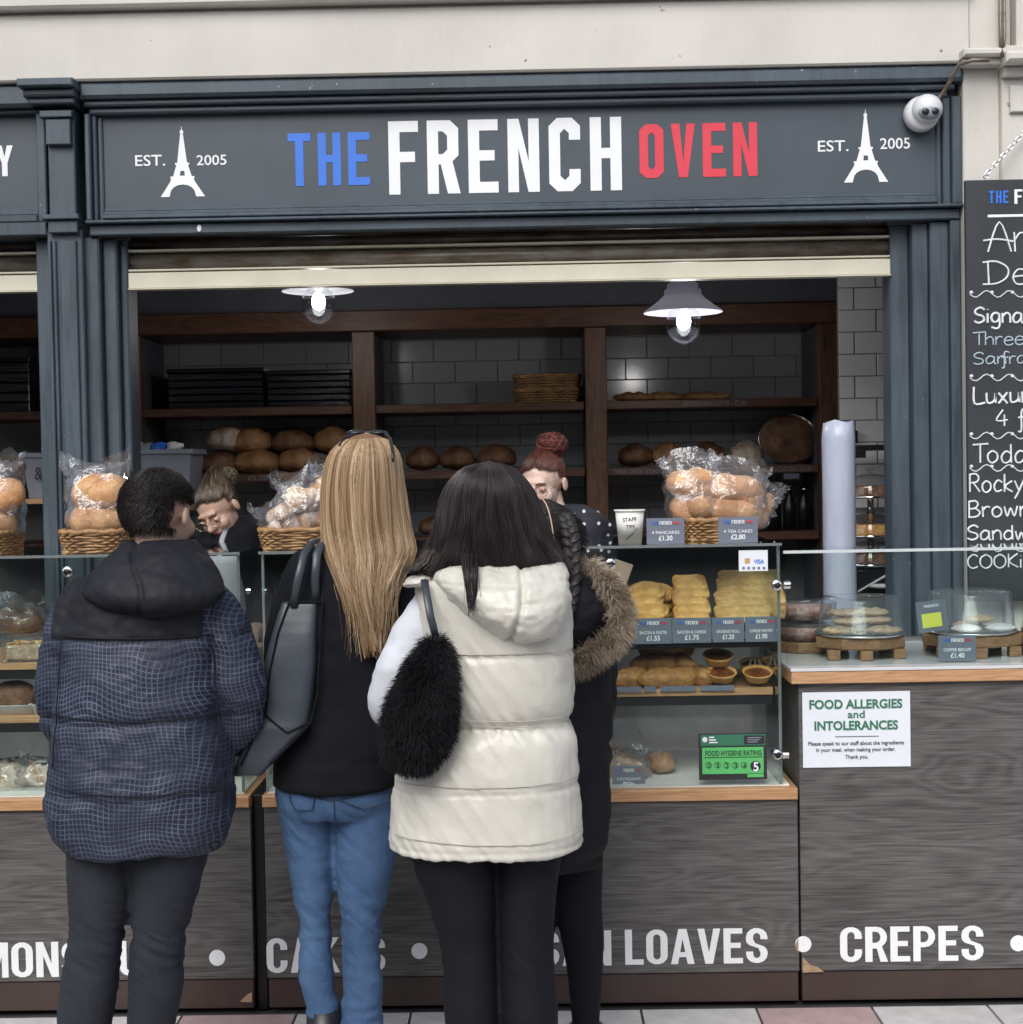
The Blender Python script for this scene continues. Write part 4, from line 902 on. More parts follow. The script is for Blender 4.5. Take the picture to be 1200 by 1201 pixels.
for k in range(5): slabp(810+(0, 2, -2, 1, -1)[k], YC+.145+.045*k, zs1+.020*k, .105, .11, .02, 'oblong golden bake, %s in the middle stack of the upper shelf' % ['bottom', 'second', 'third', 'fourth', 'topmost'][k], M['pasty'], k, 'bakes in the middle stack')
for k in range(6):
    slabp(870+(0, 3, -2, 1, -1, 0)[k], YC+.155+.042*k, zs1+.018*k, .165-.004*k, .12, .018, 'crumb topped slice, layer %s from the bottom of the right stack' % ['one', 'two', 'three', 'four', 'five', 'six'][k], M['slabpastry'], k+9, 'slices in the right stack')
slabp(909, YC+.30, zs1, .05, .13, .07, 'pale slice behind the right stack beside the glass end', M['slabpastry'], 3, 'slices in the right stack')
# croissants
def croissant(px, Y, z, rot, label, s=1.2):
    x = X(px, Y, 790); b = MB(); K = 19; pth = []; rad = []
    for k in range(K):
        u = k/(K-1)*2-1; a = u*1.25
        pth.append(Vector((.058*math.sin(a)*s, -.035*math.cos(a)*s+.02, .022*s))); rad.append(s*(.004+.022*(1-u*u)**.8)*(1.0+.14*(k % 2)))
    b.tube(pth, rad, 12, round_ends=True); R = Matrix.Rotation(rot, 3, 'Z')
    b.v = [tuple(R @ Vector(p)+Vector((x, Y, z))) for p in b.v]; solo('croissant', b, M['flaky'], label, 'croissant', smooth=True, group='croissants heaped on the second shelf')
cs = [(770, .13, 0), (795, .14, 0), (824, .17, 0), (738, .15, 0), (778, .20, .035), (800, .21, .035), (760, .22, .035), (788, .24, .07), (772, .26, .07), (783, .28, .10)]
cl = ['front row, at the left', 'front row, in the middle', 'front row, at the right end', 'front row, at the far left', 'second layer, in the middle', 'second layer, at the right', 'second layer, at the left', 'third layer, at the right', 'third layer, at the left', 'crowning the heap']
for k, (px, dy, dz) in enumerate(cs): croissant(px, YC+dy+.02, zs2+dz, 1.1*math.sin(k*2.1+.6), 'brown croissant in the heap: '+cl[k])
# tarts
def tart(px, Y, z, label, cream_=False, r=.045):
    x = X(px, Y, 800); t = thing('tart', label, 'tart', (x, Y, z), 'round tarts on the second shelf')
    b = MB(); pf = [(.001, 0), (r*.72, 0), (r, .024), (r*1.03, .026), (r*.95, .027), (r*.86, .018), (.001, .018)]
    b.lathe(pf, (x, Y, z), 28); tilted(b, x, Y, z, .32); part('pastry_case', b, M['pasty'], t, True)
    b = MB(); b.lathe([(r*.92, .019), (r*.5, .0235), (.001, .024)], (x, Y, z), 24); tilted(b, x, Y, z, .32); part('filling', b, M['tart'], t, True)
    if cream_:
        for k in range(3):
            b = MB(); b.tube([Vector((x+(k-1)*.018, Y-.02, z+.026)), Vector((x+(k-1)*.012+.005, Y+.02, z+.027))], .0035, 6, round_ends=True); tilted(b, x, Y, z, .32); part('swirl', b, M['cream_f'], t, True)
tart(846, YC+.13, zs2, 'glazed brown tart, lower one of the left pair'); tart(842, YC+.17, zs2+.045, 'glazed brown tart on top of the left pair')
tart(888, YC+.12, zs2, 'glossy red brown tart nearest the glass end'); tart(884, YC+.22, zs2+.01, 'tart with cream lines behind the glossy red brown one', True)
tart(908, YC+.26, zs2+.01, 'tart half hidden at the right end of the second shelf', True)
# wrapped loaf at the bottom
bag((X(735, YC+.15, 900), YC+.17, zs0), .14, .085, .16, 2, M['crust'], 'wrapped brown loaf on the floor of the main case beside the parka', 3, roll_r=.045, long=1.4, mouth=.3, group='bagged bread in the cases')
loaf(762, 0, YC+.22, .09, .07, .12, M['crust'], 'small brown loaf right of the wrapped loaf in the main case', seed=5, z=zs0)
# left case contents
b = MB(); c = Vector((X(15, YC+.2, 700), YC+.2, cz(772)))
bag(c+Vector((-.02, .12, .07)), .16, .10, .14, 2, M['darkcrust'], 'dark wrapped loaf lying on the top shelf of the left case', 12, roll_r=.05, long=1.2, mouth=.3, group='bagged bread in the cases')
t = thing('cake_tray', 'clear plastic tray of nut topped slices on the left case top shelf', 'tray', (X(34, YC+.13, 740), YC+.13, cz(772)))
xa, xb = X(7, YC+.13, 740), X(62, YC+.13, 740); z = cz(772)
b = MB(); b.bbox(xa+.008, xb-.008, YC+.10, YC+.2, z+.004, z+.05, b=.006); part('slices', b, M['cookie'], t)
b = MB()
for k in range(22): b.ell((random.uniform(xa+.015, xb-.015), random.uniform(YC+.105, YC+.19), z+.053), (.009, .007, .006), 8, 5)
part('nut_topping', b, M['slabpastry'], t, True)
b = MB(); b.box(xa, xb, YC+.09, YC+.21, z+.001, z+.075); part('clear_lid', b, M['wrap'], t)
for k, (px, l) in enumerate(((18, 'dark chocolate loaf cake in a white tray on the left case second shelf'), (60, 'brown pastry in a white tray right of the chocolate cake'))):
    Yt = YC+.16; x = X(px, Yt, 820); z = cz(836); t = thing('cake_tray', l, 'tray', (x, Yt, z), 'white trays in the left case')
    b = MB(); w = .085 if k == 0 else .055
    rings = [[(x+w*s*math.copysign(abs(math.cos(a))**.5, math.cos(a)), Yt+.06*s*math.copysign(abs(math.sin(a))**.5, math.sin(a)), z+h_) for a in [2*math.pi*i/24 for i in range(24)]] for (s, h_) in ((.8, .001), (1, .028), (1.05, .03), (.98, .03), (.8, .006))]
    b.loft(rings); part('tray', b, M['paper'], t, True)
    b = MB(); b.ell((x, Yt, z+.045), (w*.78, .045, .055 if k == 0 else .03), 20, 12, fn=lambda p: p*(1+.08*vnoise1(p.x*30, p.z*30))); part('cake', b, M['darkcrust'] if k == 0 else M['crust'], t, True)
for k, px in enumerate((8, 52)):
    bag((X(px, YC+.15, 920), YC+.15, zs0), .15, .09, .15, 2, M['floury'], 'bagged floury loaf on the floor of the left case, %s' % ['left one', 'right one'][k], 20+k, roll_r=.045, long=1.3, mouth=.4, group='bagged bread in the cases')

# goods on the glass tops
zg = zGT+.009
cL, wL = basket(-40, 20, YC+.16, zg, .06, 'wicker basket at the left edge of the photo on the left glass top', rows=7)
bag(cL+Vector((.015, -.01, .045)),   .18, .25, .15, 5, M['roll'], 'tall clear bag of bread rolls in the basket at the left edge', 31, roll_r=.062)
cM, wM = basket(79, 160, YC+.16, zg, .06, 'wicker basket beside the pilaster behind the man', rows=7)
bag(cM+Vector((.005, -.01, .045)), .20, .24, .17, 5, M['roll'], 'clear bag of big golden buns in the basket beside the pilaster', 32, tilt=-.05, roll_r=.070)
cN, wN = basket(308, 400, YC+.18, zg, .055, 'wicker basket left of the blonde woman on the main glass top', rows=7)
bag(cN+Vector((-.035, -.02, .035)), .12, .13, .13, 4, M['floury'], 'clear bag of white floured rolls at the left of the middle basket', 33, tilt=-.5, roll_r=.040)
bag(cN+Vector((.015, .0, .045)), .13, .185, .13, 5, M['floury'], 'clear bag of pale floured baps in the centre of the middle basket', 34, tilt=-.2, roll_r=.046)
bag(cN+Vector((.075, .02, .05)), .13, .21, .13, 5, M['roll'], 'clear bag of golden baps at the right of the middle basket', 35, tilt=.1, roll_r=.052)
cR, wR = basket(800, 872, YC+.27, zg, .06, 'wicker basket between the two price cards on the main glass top', rows=7)
bag(cR+Vector((-.05, .0, .05)), .18, .215, .14, 6, M['roll'], 'upright clear bag of orange pancakes at the left of the right basket', 36, tilt=-.1, roll_r=.056, group='bagged bread on the counter')
bag(cR+Vector((.045, -.01, .045)), .20, .20, .15, 6, M['roll'], 'clear bag of golden tea cakes at the centre right of the right basket', 37, tilt=.2, roll_r=.060)
bag(cR+Vector((.115, .02, .04)), .10, .15, .12, 3, M['crust'], 'small clear bag of brown rolls at the right end of the right basket', 38, tilt=.45, roll_r=.044)
# paper cup
YU = YC+.1; x = X(739, YU, 640); t = thing('paper_cup', 'white paper cup marked STAFF TIPS on the glass top', 'cup', (x, YU, zg))
b = MB(); ch = .101; b.lathe([(.001, .002), (.033, .002), (.034, 0), (.043, ch-.004), (.0405, ch-.004), (.032, .006)], (x, YU, zg), 40); part('cup_body', b, M['cup'], t, True)
b = MB(); b.lathe([(.0425, ch-.006), (.0462, ch-.005), (.0462, ch), (.0425, ch)], (x, YU, zg), 40); part('rim', b, M['cup'], t, True)
def wrapcup(mb, u0, z0, w, ang):
    a = np.array(mb.v); lo, hi = a.min(0), a.max(0); sc = w/(hi[0]-lo[0]); out = []
    for v in mb.v:
        xx = (v[0]-lo[0])*sc; zz = (v[2]-lo[2])*sc; xx, zz = xx*math.cos(ang)-zz*math.sin(ang)+u0, xx*math.sin(ang)+zz*math.cos(ang)+z0
        r = .0345+.009*zz/ch+.0006+(.0006 if v[1] < 0 else 0); th_ = xx/r-math.pi/2
        out.append((x+r*math.cos(th_), YU+r*math.sin(th_), zg+zz))
    mb.v = out; return mb
for (s, u, z_, w, an) in (('STAFF', -.024, .066, .042, .05), ('TIPS', -.014, .046, .026, 0), ('THANK YOU', -.012, .010, .050, .75)):
    part('handwriting', wrapcup(text_mb(s, .01, bold=.0), u, z_, w, an), M['ink'], t)
# paper bag edge seen in the case
b = MB(); p0 = P(722, 666, YC+.33); b.box(-.03, .03, -.002, .002, -.09, .02); R = Matrix.Rotation(.35, 3, 'Y'); b.v = [tuple(R @ Vector(v)+p0+Vector((.02, 0, 0))) for v in b.v]
solo('paper_bag', b, mat('kraft_paper', (.45, .33, .27), .8, var=.1, bump=.1), 'pinkish brown paper bag held up behind the case glass', 'bag')

# cake stands and domes on the right counter
def octa(c, r, z0, z1, b, n=8, rot=.39, m=0):
    rings = []
    for (s, z) in ((.97, z0), (1, z0+.004), (1, z1-.004), (.97, z1)):
        rings.append([(c[0]+r*s*math.cos(rot+2*math.pi*i/n), c[1]+r*s*.9*math.sin(rot+2*math.pi*i/n), z) for i in range(n)])
    b.loft(rings, m=m)
def stand(px, Y, w, label, dome_label, dh, rb, rtp, leg=.032):
    x = X(px, Y, 770); c = (x, Y); t = thing('cake_stand', label, 'cake stand', (x, Y, zWT), 'wooden cake stands')
    b = MB(); octa(c, w/2, zWT+leg, zWT+leg+.034, b, rot=.2); part('board', b, M['block'], t)
    for (sx, sy) in ((-.7, -.6), (.7, -.5), (-.05, -.75), (.65, .55), (-.65, .55)):
        b = MB(); b.bbox(x+sx*w/2-.018, x+sx*w/2+.018, Y+sy*w/2-.016, Y+sy*w/2+.016, zWT+.0005, zWT+leg-.001, b=.002); part('leg', b, M['block'], t)
    zt_ = zWT+leg+.035; d = thing('cake_dome', dome_label, 'dome', (x, Y, zt_), 'clear plastic cake domes')
    b = MB(); b.lathe([(.001, 0), (rb*.98, 0), (rb*1.04, .005), (rb*1.04, .008), (rb*.96, .004), (.001, .003)], (x, Y, zt_), 48); part('tray', b, M['chrome'], d, True)
    b = MB(); b.lathe([(rb*1.0, .006), (rb, .016), (rb*.97, .02), (rtp*1.04, dh-.012), (rtp, dh-.003), (rtp*.93, dh), (rtp*.3, dh+.003), (.001, dh+.003)], (x, Y, zt_), 48); part('dome', b, M['dome'], d, True)
    return x, zt_+.009
def cookie(x, Y, z, r, seed, label, m=None, grp='oat cookies under the left dome', h=.012):
    b = MB(); rg = random.Random(seed)
    b.ell((x, Y, z+h*.8), (r, r, h), 26, 8, fn=lambda p: Vector((p.x*(1+.10*vnoise1(math.atan2(p.y, p.x)*4+seed*5, seed)), p.y*(1+.08*vnoise1(math.atan2(p.y, p.x)*4+seed, 2)), p.z*(1+.5*vnoise1(p.x*110+seed, p.y*110)))))
    solo('cookie', b, m or M['cookie'], label, 'cookie', smooth=True, group=grp)
xk, zk = stand(1009, YC+.24, .285, 'octagonal wooden cake stand with block legs nearest the display case', 'clear dome over a heap of oat cookies', .118, .132, .112)
for k, (dx, dy, dz, l) in enumerate(((-.075, -.05, 0, 'bottom left at the front'), (.06, -.055, 0, 'bottom right at the front'), (-.01, .04, 0, 'bottom at the back'), (-.04, -.01, .024, 'second layer left'), (.045, .0, .026, 'second layer right'), (-.045, .02, .046, 'top left'), (.04, .02, .047, 'top right'))):
    cookie(xk+dx, YC+.24+dy, zk+dz, .052, k, 'oat cookie under the left dome, '+l)
xk, zk = stand(1138, YC+.26, .31, 'wooden cake stand under the right dome', 'wide clear dome over white iced biscuits', .128, .135, .118)
for k, (dx, dy, dz, l, m) in enumerate(((-.03, -.06, 0, 'flat white iced one at the left', 'icing'), (.075, -.05, 0, 'flat pale one at the right', 'icing'), (.03, 0, .022, 'golden one lying on top', 'cookie'), (.0, .03, 0, 'hidden one underneath', 'cookie'))):
    cookie(xk+dx, YC+.26+dy, zk+dz, .046, k+40, 'biscuit under the right dome, '+l, M[m], 'biscuits under the right dome', .011)
xk, zk = stand(1222, YC+.24, .15, 'small wooden cake stand at the right edge of the photo', 'small clear dome over red brown cake at the right edge', .07, .06, .05)
b = MB(); b.ell((xk, YC+.24, zk+.022), (.048, .048, .028), 18, 10); solo('cake', b, M['darkcrust'], 'red brown cake under the small dome at the right edge', 'cake', smooth=True)
# stacked tubs of fruit cake behind the left dome
for k in range(2):
    x = X(944, YC+.42, 720); Y = YC+.42; z = zWT+.035+.062*k+.004*k
    t = thing('cake_tub', ['round clear tub of fruit cake, lower one beside the display case', 'round clear tub of fruit cake, upper one beside the display case'][k], 'tub', (x, Y, z), 'stacked clear tubs')
    b = MB(); b.lathe([(.001, .002), (.085, .002), (.085, .042), (.001, .042)], (x, Y, z), 32); part('fruit_cake', b, mat('fruit_cake', (.30, .11, .08), .6, c2=(.6, .45, .38), vs=45, bump=.6), t, True)
    b = MB(); b.lathe([(.001, 0), (.095, 0), (.098, .045), (.1, .047), (.1, .052), (.09, .056), (.001, .058)], (x, Y, z), 32); part('clear_tub', b, M['dome'], t, True)
b = MB(); octa((X(948, YC+.42, 760), YC+.42), .13, zWT+.001, zWT+.034, b); solo('wooden_board', b, M['block'], 'thick wooden board under the stacked clear tubs', 'board')
# black card with yellow label
Y = YC+.12; c = P(1093, 722, Y); t = thing('label_card', 'dark card with a yellow label leaning against the right dome', 'price card', c)
R = Matrix.Rotation(-.12, 3, 'Y')
for nm_, (x0_, x1_, z0_, z1_, yy_, m) in {'card': (-.045, .045, -.048, .045, 0, M['cardg']), 'yellow_label': (-.032, .026, -.034, .008, -.002, M['yellow'])}.items():
    b = MB(); b.box(x0_, x1_, yy_, yy_+.0015, z0_, z1_); b.v = [tuple(R @ Vector(v)+c) for v in b.v]; part(nm_, b, m, t)
mb = text_mb('FRENCH', .008, bold=.02, align='CENTER'); mb.v = [tuple(R @ Vector((v[0], v[1]-.002, v[2]+.026))+c) for v in mb.v]; part('lettering', mb, M['white'], t)

# things behind the right counter
Y = 5.25; x = X(984, Y, 600); z0, z1 = 0.0, Z(495, Y, 984); r = .058
t = MB(); rings = []
for k in range(30):
    u = k/29; z = z1*u; rr = r*(1+.02*vnoise1(u*30, 4)); 
    rings.append([(x+rr*math.cos(a)*(1 if u < .99 else .9), Y+rr*math.sin(a), z+(.012*vnoise1(a*3, 9) if k == 29 else 0)) for a in [2*math.pi*i/28 for i in range(28)]])
t.loft(rings); solo('wrapped_tube', t, M['tube'], 'tall pale lavender wrapped tube standing behind the right counter', 'tube', smooth=True)
Y = 5.55
b = MB(); b.bbox(X(1002, Y, 525), X(1085, Y, 525), Y-.02, Y+.35, Z(528, Y, 1020), Z(522, Y, 1020), b=.002); b.box(X(1003, Y), X(1015, Y), Y-.015, Y, Z(537, Y, 1020), Z(528.3, Y, 1020)); solo('wall_shelf', b, M['dark'], 'black wall shelf above the glass cloches', 'shelf')
b = MB(); b.box(X(1004, 5.98), X(1007, 5.98), 5.982, 5.994, Z(520, 5.98, 1005), Z(505, 5.98, 1005)); solo('wall_switch', b, M['dark'], 'small black fitting on the white wall tiles', 'fitting')
tk = thing('cloche_rack', 'rack of three tiers for glass cloches behind the pillar', 'rack', (X(1035, Y), Y, 0))
b = MB(); b.bbox(X(1003, Y), X(1100, Y), Y-.02, Y+.3, 0, Z(668, Y, 1035), b=.004); part('base', b, M['dark'], tk)
for k, (py, m, l) in enumerate(((582, 'darkcrust', 'top glass cloche over a dark cake'), (628, 'pasty', 'middle glass cloche over a golden cake'), (662, 'darkcrust', 'bottom glass cloche over a dark cake'))):
    z = Z(py, Y, 1035); x = X(1028, Y, py)
    b = MB(); b.lathe([(.001, -.008), (.13, -.008), (.135, 0), (.001, 0)], (x, Y+.1, z), 36); b.tube([(x, Y+.1, z-.1), (x, Y+.1, z-.008)], .012, 8); part('tier', b, M['chrome'], tk, True)
    t = thing('glass_cloche', l, 'cloche', (x, Y+.1, z), 'glass cloches on the tiered rack')
    b = MB(); b.lathe([(.1, .001), (.1, .03), (.09, .038), (.001, .04)], (x, Y+.1, z), 28); part('cake', b, M[m], t, True)
    b = MB(); b.lathe([(.122, .001), (.12, .03), (.10, .062), (.05, .08), (.012, .084), (.012, .095), (.018, .1), (.001, .108)], (x, Y+.1, z), 36); part('glass_cover', b, M['bulbglass'], t, True)
b = MB(); b.tube([P(1006, 694, 5.5), P(1049, 669, 5.5)], .004, 6); solo('rod', b, M['cctv'], 'thin white slanted rod behind the left cake dome', 'rod')
b = MB(); b.lathe([(.001, 0), (.05, 0), (.055, .012), (.001, .014)], P(1035, 689, 5.5), 24); solo('dish', b, M['cctv'], 'small white dish behind the left cake dome', 'dish', smooth=True)
# bottles on the lowest right shelf
bt = MB(); bt.lathe([(.001, 0), (.03, 0), (.031, .11), (.014, .15), (.013, .18), (.001, .18)], (0, 0, 0), 16); bm = mesh(bt, 'bottle', M['dark'], True)
cp = MB(); cp.lathe([(.0145, .178), (.0145, .192), (.001, .193)], (0, 0, 0), 12); cm = mesh(cp, 'bottle_cap', M['chrome'], True)
for k, px in enumerate((892, 908, 926, 943)):
    o = thing('bottle', 'dark bottle %s in the row under the focaccia' % ['at the left end', 'second from the left', 'third from the left', 'at the right end'][k], 'bottle', (X(px, 6.7), 6.7, zsh[2]+.019), 'dark bottles under the focaccia')
    for n_, me in (('glass_body', bm), ('cap', cm)): link(bpy.data.objects.new(n_, me), o)
b = MB(); b.box(X(917, 6.6), X(935, 6.6), 6.545, 6.548, zsh[1]-.045, zsh[1]-.022); solo('shelf_note', b, M['cardg'], 'small grey note hanging under the focaccia shelf', 'note')
# grey bins
def binbox(px0, px1, py0, py1, Y, label):
    xa, xb = X(px0, Y, 540), X(px1, Y, 540); z1_, z0_ = Z(py0, Y, (px0+px1)/2), Z(py1, Y, (px0+px1)/2)
    t = thing('plastic_bin', label, 'bin', ((xa+xb)/2, Y+.12, z0_), 'grey plastic bins'); b = MB()
    rings = [[(xa+d, Y+d, z), (xb-d, Y+d, z), (xb-d, Y+.24-d, z), (xa+d, Y+.24-d, z)] for d, z in ((.02, z0_), (.003, z1_-.02))]
    b.loft(rings); part('tub', b, M['bin'], t)
    b = MB(); b.bbox(xa-.008, xb+.008, Y-.008, Y+.25, z1_-.02, z1_, b=.003); part('rim', b, M['bin'], t); return t, xa, xb, z1_, z0_
t, xa, xb, z1_, z0_ = binbox(154, 225, 527, 590, 6.0, 'grey plastic bin heaped with scraps behind the man')
for k in range(3):
    b = MB(); b.ell((xa+.04+.06*k, 6.08, z1_+.012), (.035, .03, .02), 10, 6, fn=lambda p: p*(1+.3*vnoise1(p.x*60+k, p.z*60))); solo('crumpled_wrapper', b, [M['bin'], M['lblue'], M['icing']][k], ['grey crumpled wrapper at the left on the bin', 'small blue crumpled wrapper on the bin', 'white crumpled wrapper at the right on the bin'][k], 'wrapper')
b = MB(); b.box(X(145, 5.95, 560), X(228, 5.95, 560), 5.98, 6.26, z0_-.03, z0_-.001); solo('shelf_board', b, M['shelf'], 'wooden shelf carrying the heaped grey bin behind the man', 'shelf')
t, xa, xb, z1_, z0_ = binbox(26, 62, 531, 585, 5.9, 'pale grey bin with a scrawled mark in the left neighbouring bay')
part('scrawl', sgn(text_mb('&', .04), 41, 50, 548, 563, 5.895), M['ink'], t)
b = MB(); b.box(X(-50, 5.9, 590), X(60, 5.9, 590), 5.88, 6.2, z0_-.02, z0_-.001); solo('shelf_board', b, M['oak'], 'pale wooden shelf under the scrawled grey bin', 'shelf')

# chalkboard
YQ = 4.80
t = thing('chalkboard', 'tall chalkboard menu hanging on the stone pillar', 'chalkboard', P(1215, 700, YQ))
xa = X(1134, YQ, 450); zb0, zb1 = Z(705, YQ, 1170), Z(211, YQ, 1170)
b = MB(); b.bbox(xa, xa+.62, YQ, YQ+.02, zb0, zb1, b=.002); part('board', b, M['board'], t)
def bt_(s, px, y0, y1, m, sx=.8, bold=.0, shear=.0, w=None):
    z0_, z1_ = Z(y1, YQ, 1170), Z(y0, YQ, 1170); h = z1_-z0_
    mb = text_mb(s, h, sx=sx, bold=bold, shear=shear, spacing=1.05); x = P(px, (y0+y1)/2, YQ).x; mb.v = [(v[0]+x, v[1]+YQ-.0012, v[2]+z0_) for v in mb.v]; part('lettering', mb, m, t)
z0_, z1_ = Z(240, YQ, 1170), Z(223, YQ, 1170)
part('lettering', fit(word('THE'), X(1159, YQ, 230), X(1182, YQ, 230), YQ-.0025, z0_+.003, z1_-.003), M['lblue'], t)
part('lettering', fit(word('FRENCH'), X(1189, YQ, 230), X(1262, YQ, 230), YQ-.0025, z0_, z1_), M['white'], t)
b = MB(); b.box(X(1158, YQ, 254), X(1300, YQ, 254), YQ-.0015, YQ-.0002, Z(255, YQ, 1170), Z(252, YQ, 1170)); part('chalk_rule', b, M['white'], t)
STK = {  # single stroke hand lettering on a unit cap height
 'A': ([[(0, 0), (.3, 1), (.6, 0)], [(-.12, .38), (.25, .42), (.65, .34)]], .68), 'r': ([[(0, .65), (.02, 0)], [(.02, .4), (.15, .62), (.32, .6)]], .4),
 't': ([[(.15, .95), (.15, .1), (.3, .02)], [(0, .68), (.35, .68)]], .42), 'i': ([[(.05, .62), (.05, 0)], [(.05, .85), (.06, .88)]], .2), 's': ([[(.35, .55), (.15, .64), (.03, .5), (.3, .3), (.28, .08), (.02, .03)]], .44),
 'a': ([[(.4, .55), (.2, .64), (.03, .4), (.06, .06), (.25, .04), (.4, .3), (.4, .62), (.42, .05), (.5, 0)]], .56), 'n': ([[(.02, .64), (.03, 0)], [(.03, .4), (.2, .64), (.38, .5), (.4, 0)]], .52),
 'D': ([[(.05, 1), (.08, 0)], [(-.1, .95), (.3, .98), (.62, .7), (.6, .3), (.3, .03), (-.1, .0)]], .76), 'e': ([[(.02, .33), (.4, .4), (.36, .6), (.16, .64), (.02, .35), (.1, .04), (.3, .0), (.44, .12)]], .52),
 'l': ([[(.06, 1), (.06, .05), (.14, 0)]], .24), 'g': ([[(.4, .55), (.2, .64), (.03, .4), (.1, .08), (.3, .08), (.4, .3), (.4, .6), (.42, -.2), (.25, -.38), (.02, -.28)]], .54), 'h': ([[(.03, 1), (.03, 0)], [(.03, .4), (.2, .62), (.38, .5), (.4, 0)]], .52),
 'S': ([[(.5, .85), (.3, 1), (.06, .82), (.1, .58), (.42, .42), (.46, .15), (.22, 0), (0, .12)]], .6), 'u': ([[(.03, .62), (.05, .1), (.2, .02), (.38, .2), (.4, .62), (.42, .02)]], .54),
 'T': ([[(-.02, .95), (.6, 1)], [(.28, .97), (.28, 0)]], .56), 'f': ([[(.42, .9), (.25, 1), (.15, .8), (.14, -.3), (.0, -.35)], [(0, .5), (.34, .52)]], .42),
 'L': ([[(.03, 1), (.05, .03), (.5, .05)]], .54), 'x': ([[(0, .62), (.38, 0)], [(.38, .64), (0, 0)]], .48), 'y': ([[(.0, .62), (.18, .1)], [(.42, .64), (.18, .0), (0, -.38)]], .5),
 '4': ([[(.3, 1), (0, .35), (.5, .38)], [(.36, .7), (.36, 0)]], .62), 'o': ([[(.2, .64), (.03, .45), (.05, .12), (.22, .0), (.4, .2), (.38, .5), (.2, .64)]], .54), 'd': ([[(.4, .5), (.2, .62), (.03, .35), (.1, .04), (.28, .04), (.4, .25), (.4, 1), (.42, 0)]], .56),
 'R': ([[(.04, 1), (.04, 0)], [(.0, .95), (.3, 1), (.45, .8), (.36, .56), (.06, .5)], [(.2, .5), (.5, 0)]], .6), 'c': ([[(.4, .52), (.2, .64), (.03, .35), (.12, .03), (.38, .1)]], .48), 'k': ([[(.03, 1), (.03, 0)], [(.38, .6), (.05, .3), (.4, 0)]], .5),
 'B': ([[(.04, 1), (.04, 0)], [(.0, .95), (.3, 1), (.42, .8), (.3, .56), (.06, .52)], [(.3, .55), (.5, .3), (.36, .04), (.0, .0)]], .62), 'w': ([[(0, .6), (.12, 0), (.27, .5), (.42, 0), (.56, .62)]], .66),
 'C': ([[(.5, .85), (.3, 1), (.05, .7), (.05, .25), (.25, 0), (.5, .12)]], .6), 'O': ([[(.3, 1), (.05, .75), (.05, .25), (.3, 0), (.55, .25), (.55, .75), (.3, 1)]], .68), 'K': ([[(.04, 1), (.04, 0)], [(.48, 1), (.06, .45), (.5, 0)]], .58), ' ': ([], .35)}
def curve_pts(st, n=4):
    if len(st) < 3: return st
    out = []; q = [st[0]]+list(st)+[st[-1]]
    for k in range(1, len(q)-2):
        for j in range(n):
            u = j/n; a, b_, c_, d_ = q[k-1], q[k], q[k+1], q[k+2]
            out.append(tuple(.5*((2*b_[i])+(-a[i]+c_[i])*u+(2*a[i]-5*b_[i]+4*c_[i]-d_[i])*u*u+(-a[i]+3*b_[i]-3*c_[i]+d_[i])*u**3) for i in (0, 1)))
    out.append(st[-1]); return out
def hand(s, px, y0, y1, wpx, m, r=.0022):
    """y0..y1 pixel rows of the cap height; wpx = pixels per unit letter width"""
    z0_, z1_ = Z(y1, YQ, 1165), Z(y0, YQ, 1165); h = z1_-z0_; x = P(px, (y0+y1)/2, YQ).x; w = wpx/(F/YQ); b = MB(); rg = random.Random(s)
    for ch in s:
        st, adv = STK[ch]; dz = rg.uniform(-.03, .03)
        for q in st:
            pts = [Vector((x+a*w, YQ-.0018, z0_+(c_+dz)*h)) for a, c_ in curve_pts(q)]
            if len(pts) > 1: b.tube(pts, r, 5, round_ends=False)
        x += adv*w
    part('handwriting', b, m, t)
hand('Artisan', 1158, 261, 296, 45, M['chalk'], .0030)
hand('Delights', 1156, 307, 334, 40, M['chalk'], .0030)
hand('Signature', 1142, 361, 379, 24, M['chalk'], .0036)
hand('Three Cheese', 1141, 390, 405, 24, M['chalkb'], .0022)
hand('San', 1141, 413, 427, 24, M['chalkb'], .0022); hand('fra', 1174, 413, 427, 22, M['chalkb'], .0022)
hand('Luxury', 1141, 453, 473, 27, M['chalk'], .0036)
hand('4 f', 1168, 481, 500, 26, M['chalk'], .0028)
hand('Today', 1141, 521, 543, 29, M['chalk'], .0030)
hand('Rocky Road', 1136, 556, 577, 25, M['chalk'], .0030)
hand('Brownies', 1135, 587, 606, 27, M['chalk'], .0030)
hand('Sandwiches', 1134, 616, 633, 25, M['chalk'], .0030)
hand('COOKies', 1134, 650, 666, 24, M['chalk'], .0026)
for y_ in (345, 443, 511, 549, 643):
    b = MB(); pts = []
    for i in range(34):
        a = 1137+i*4; q = P(a, y_+4*math.sin(i*.95), YQ-.0018); pts.append(q)
    b.tube(pts, .0018, 5)
    for i in range(6): b.ell(P(1139+24*i, y_-2, YQ-.001), (.006, .002, .005), 8, 5)
    part('chalk_wave', b, M['chalk'], t)
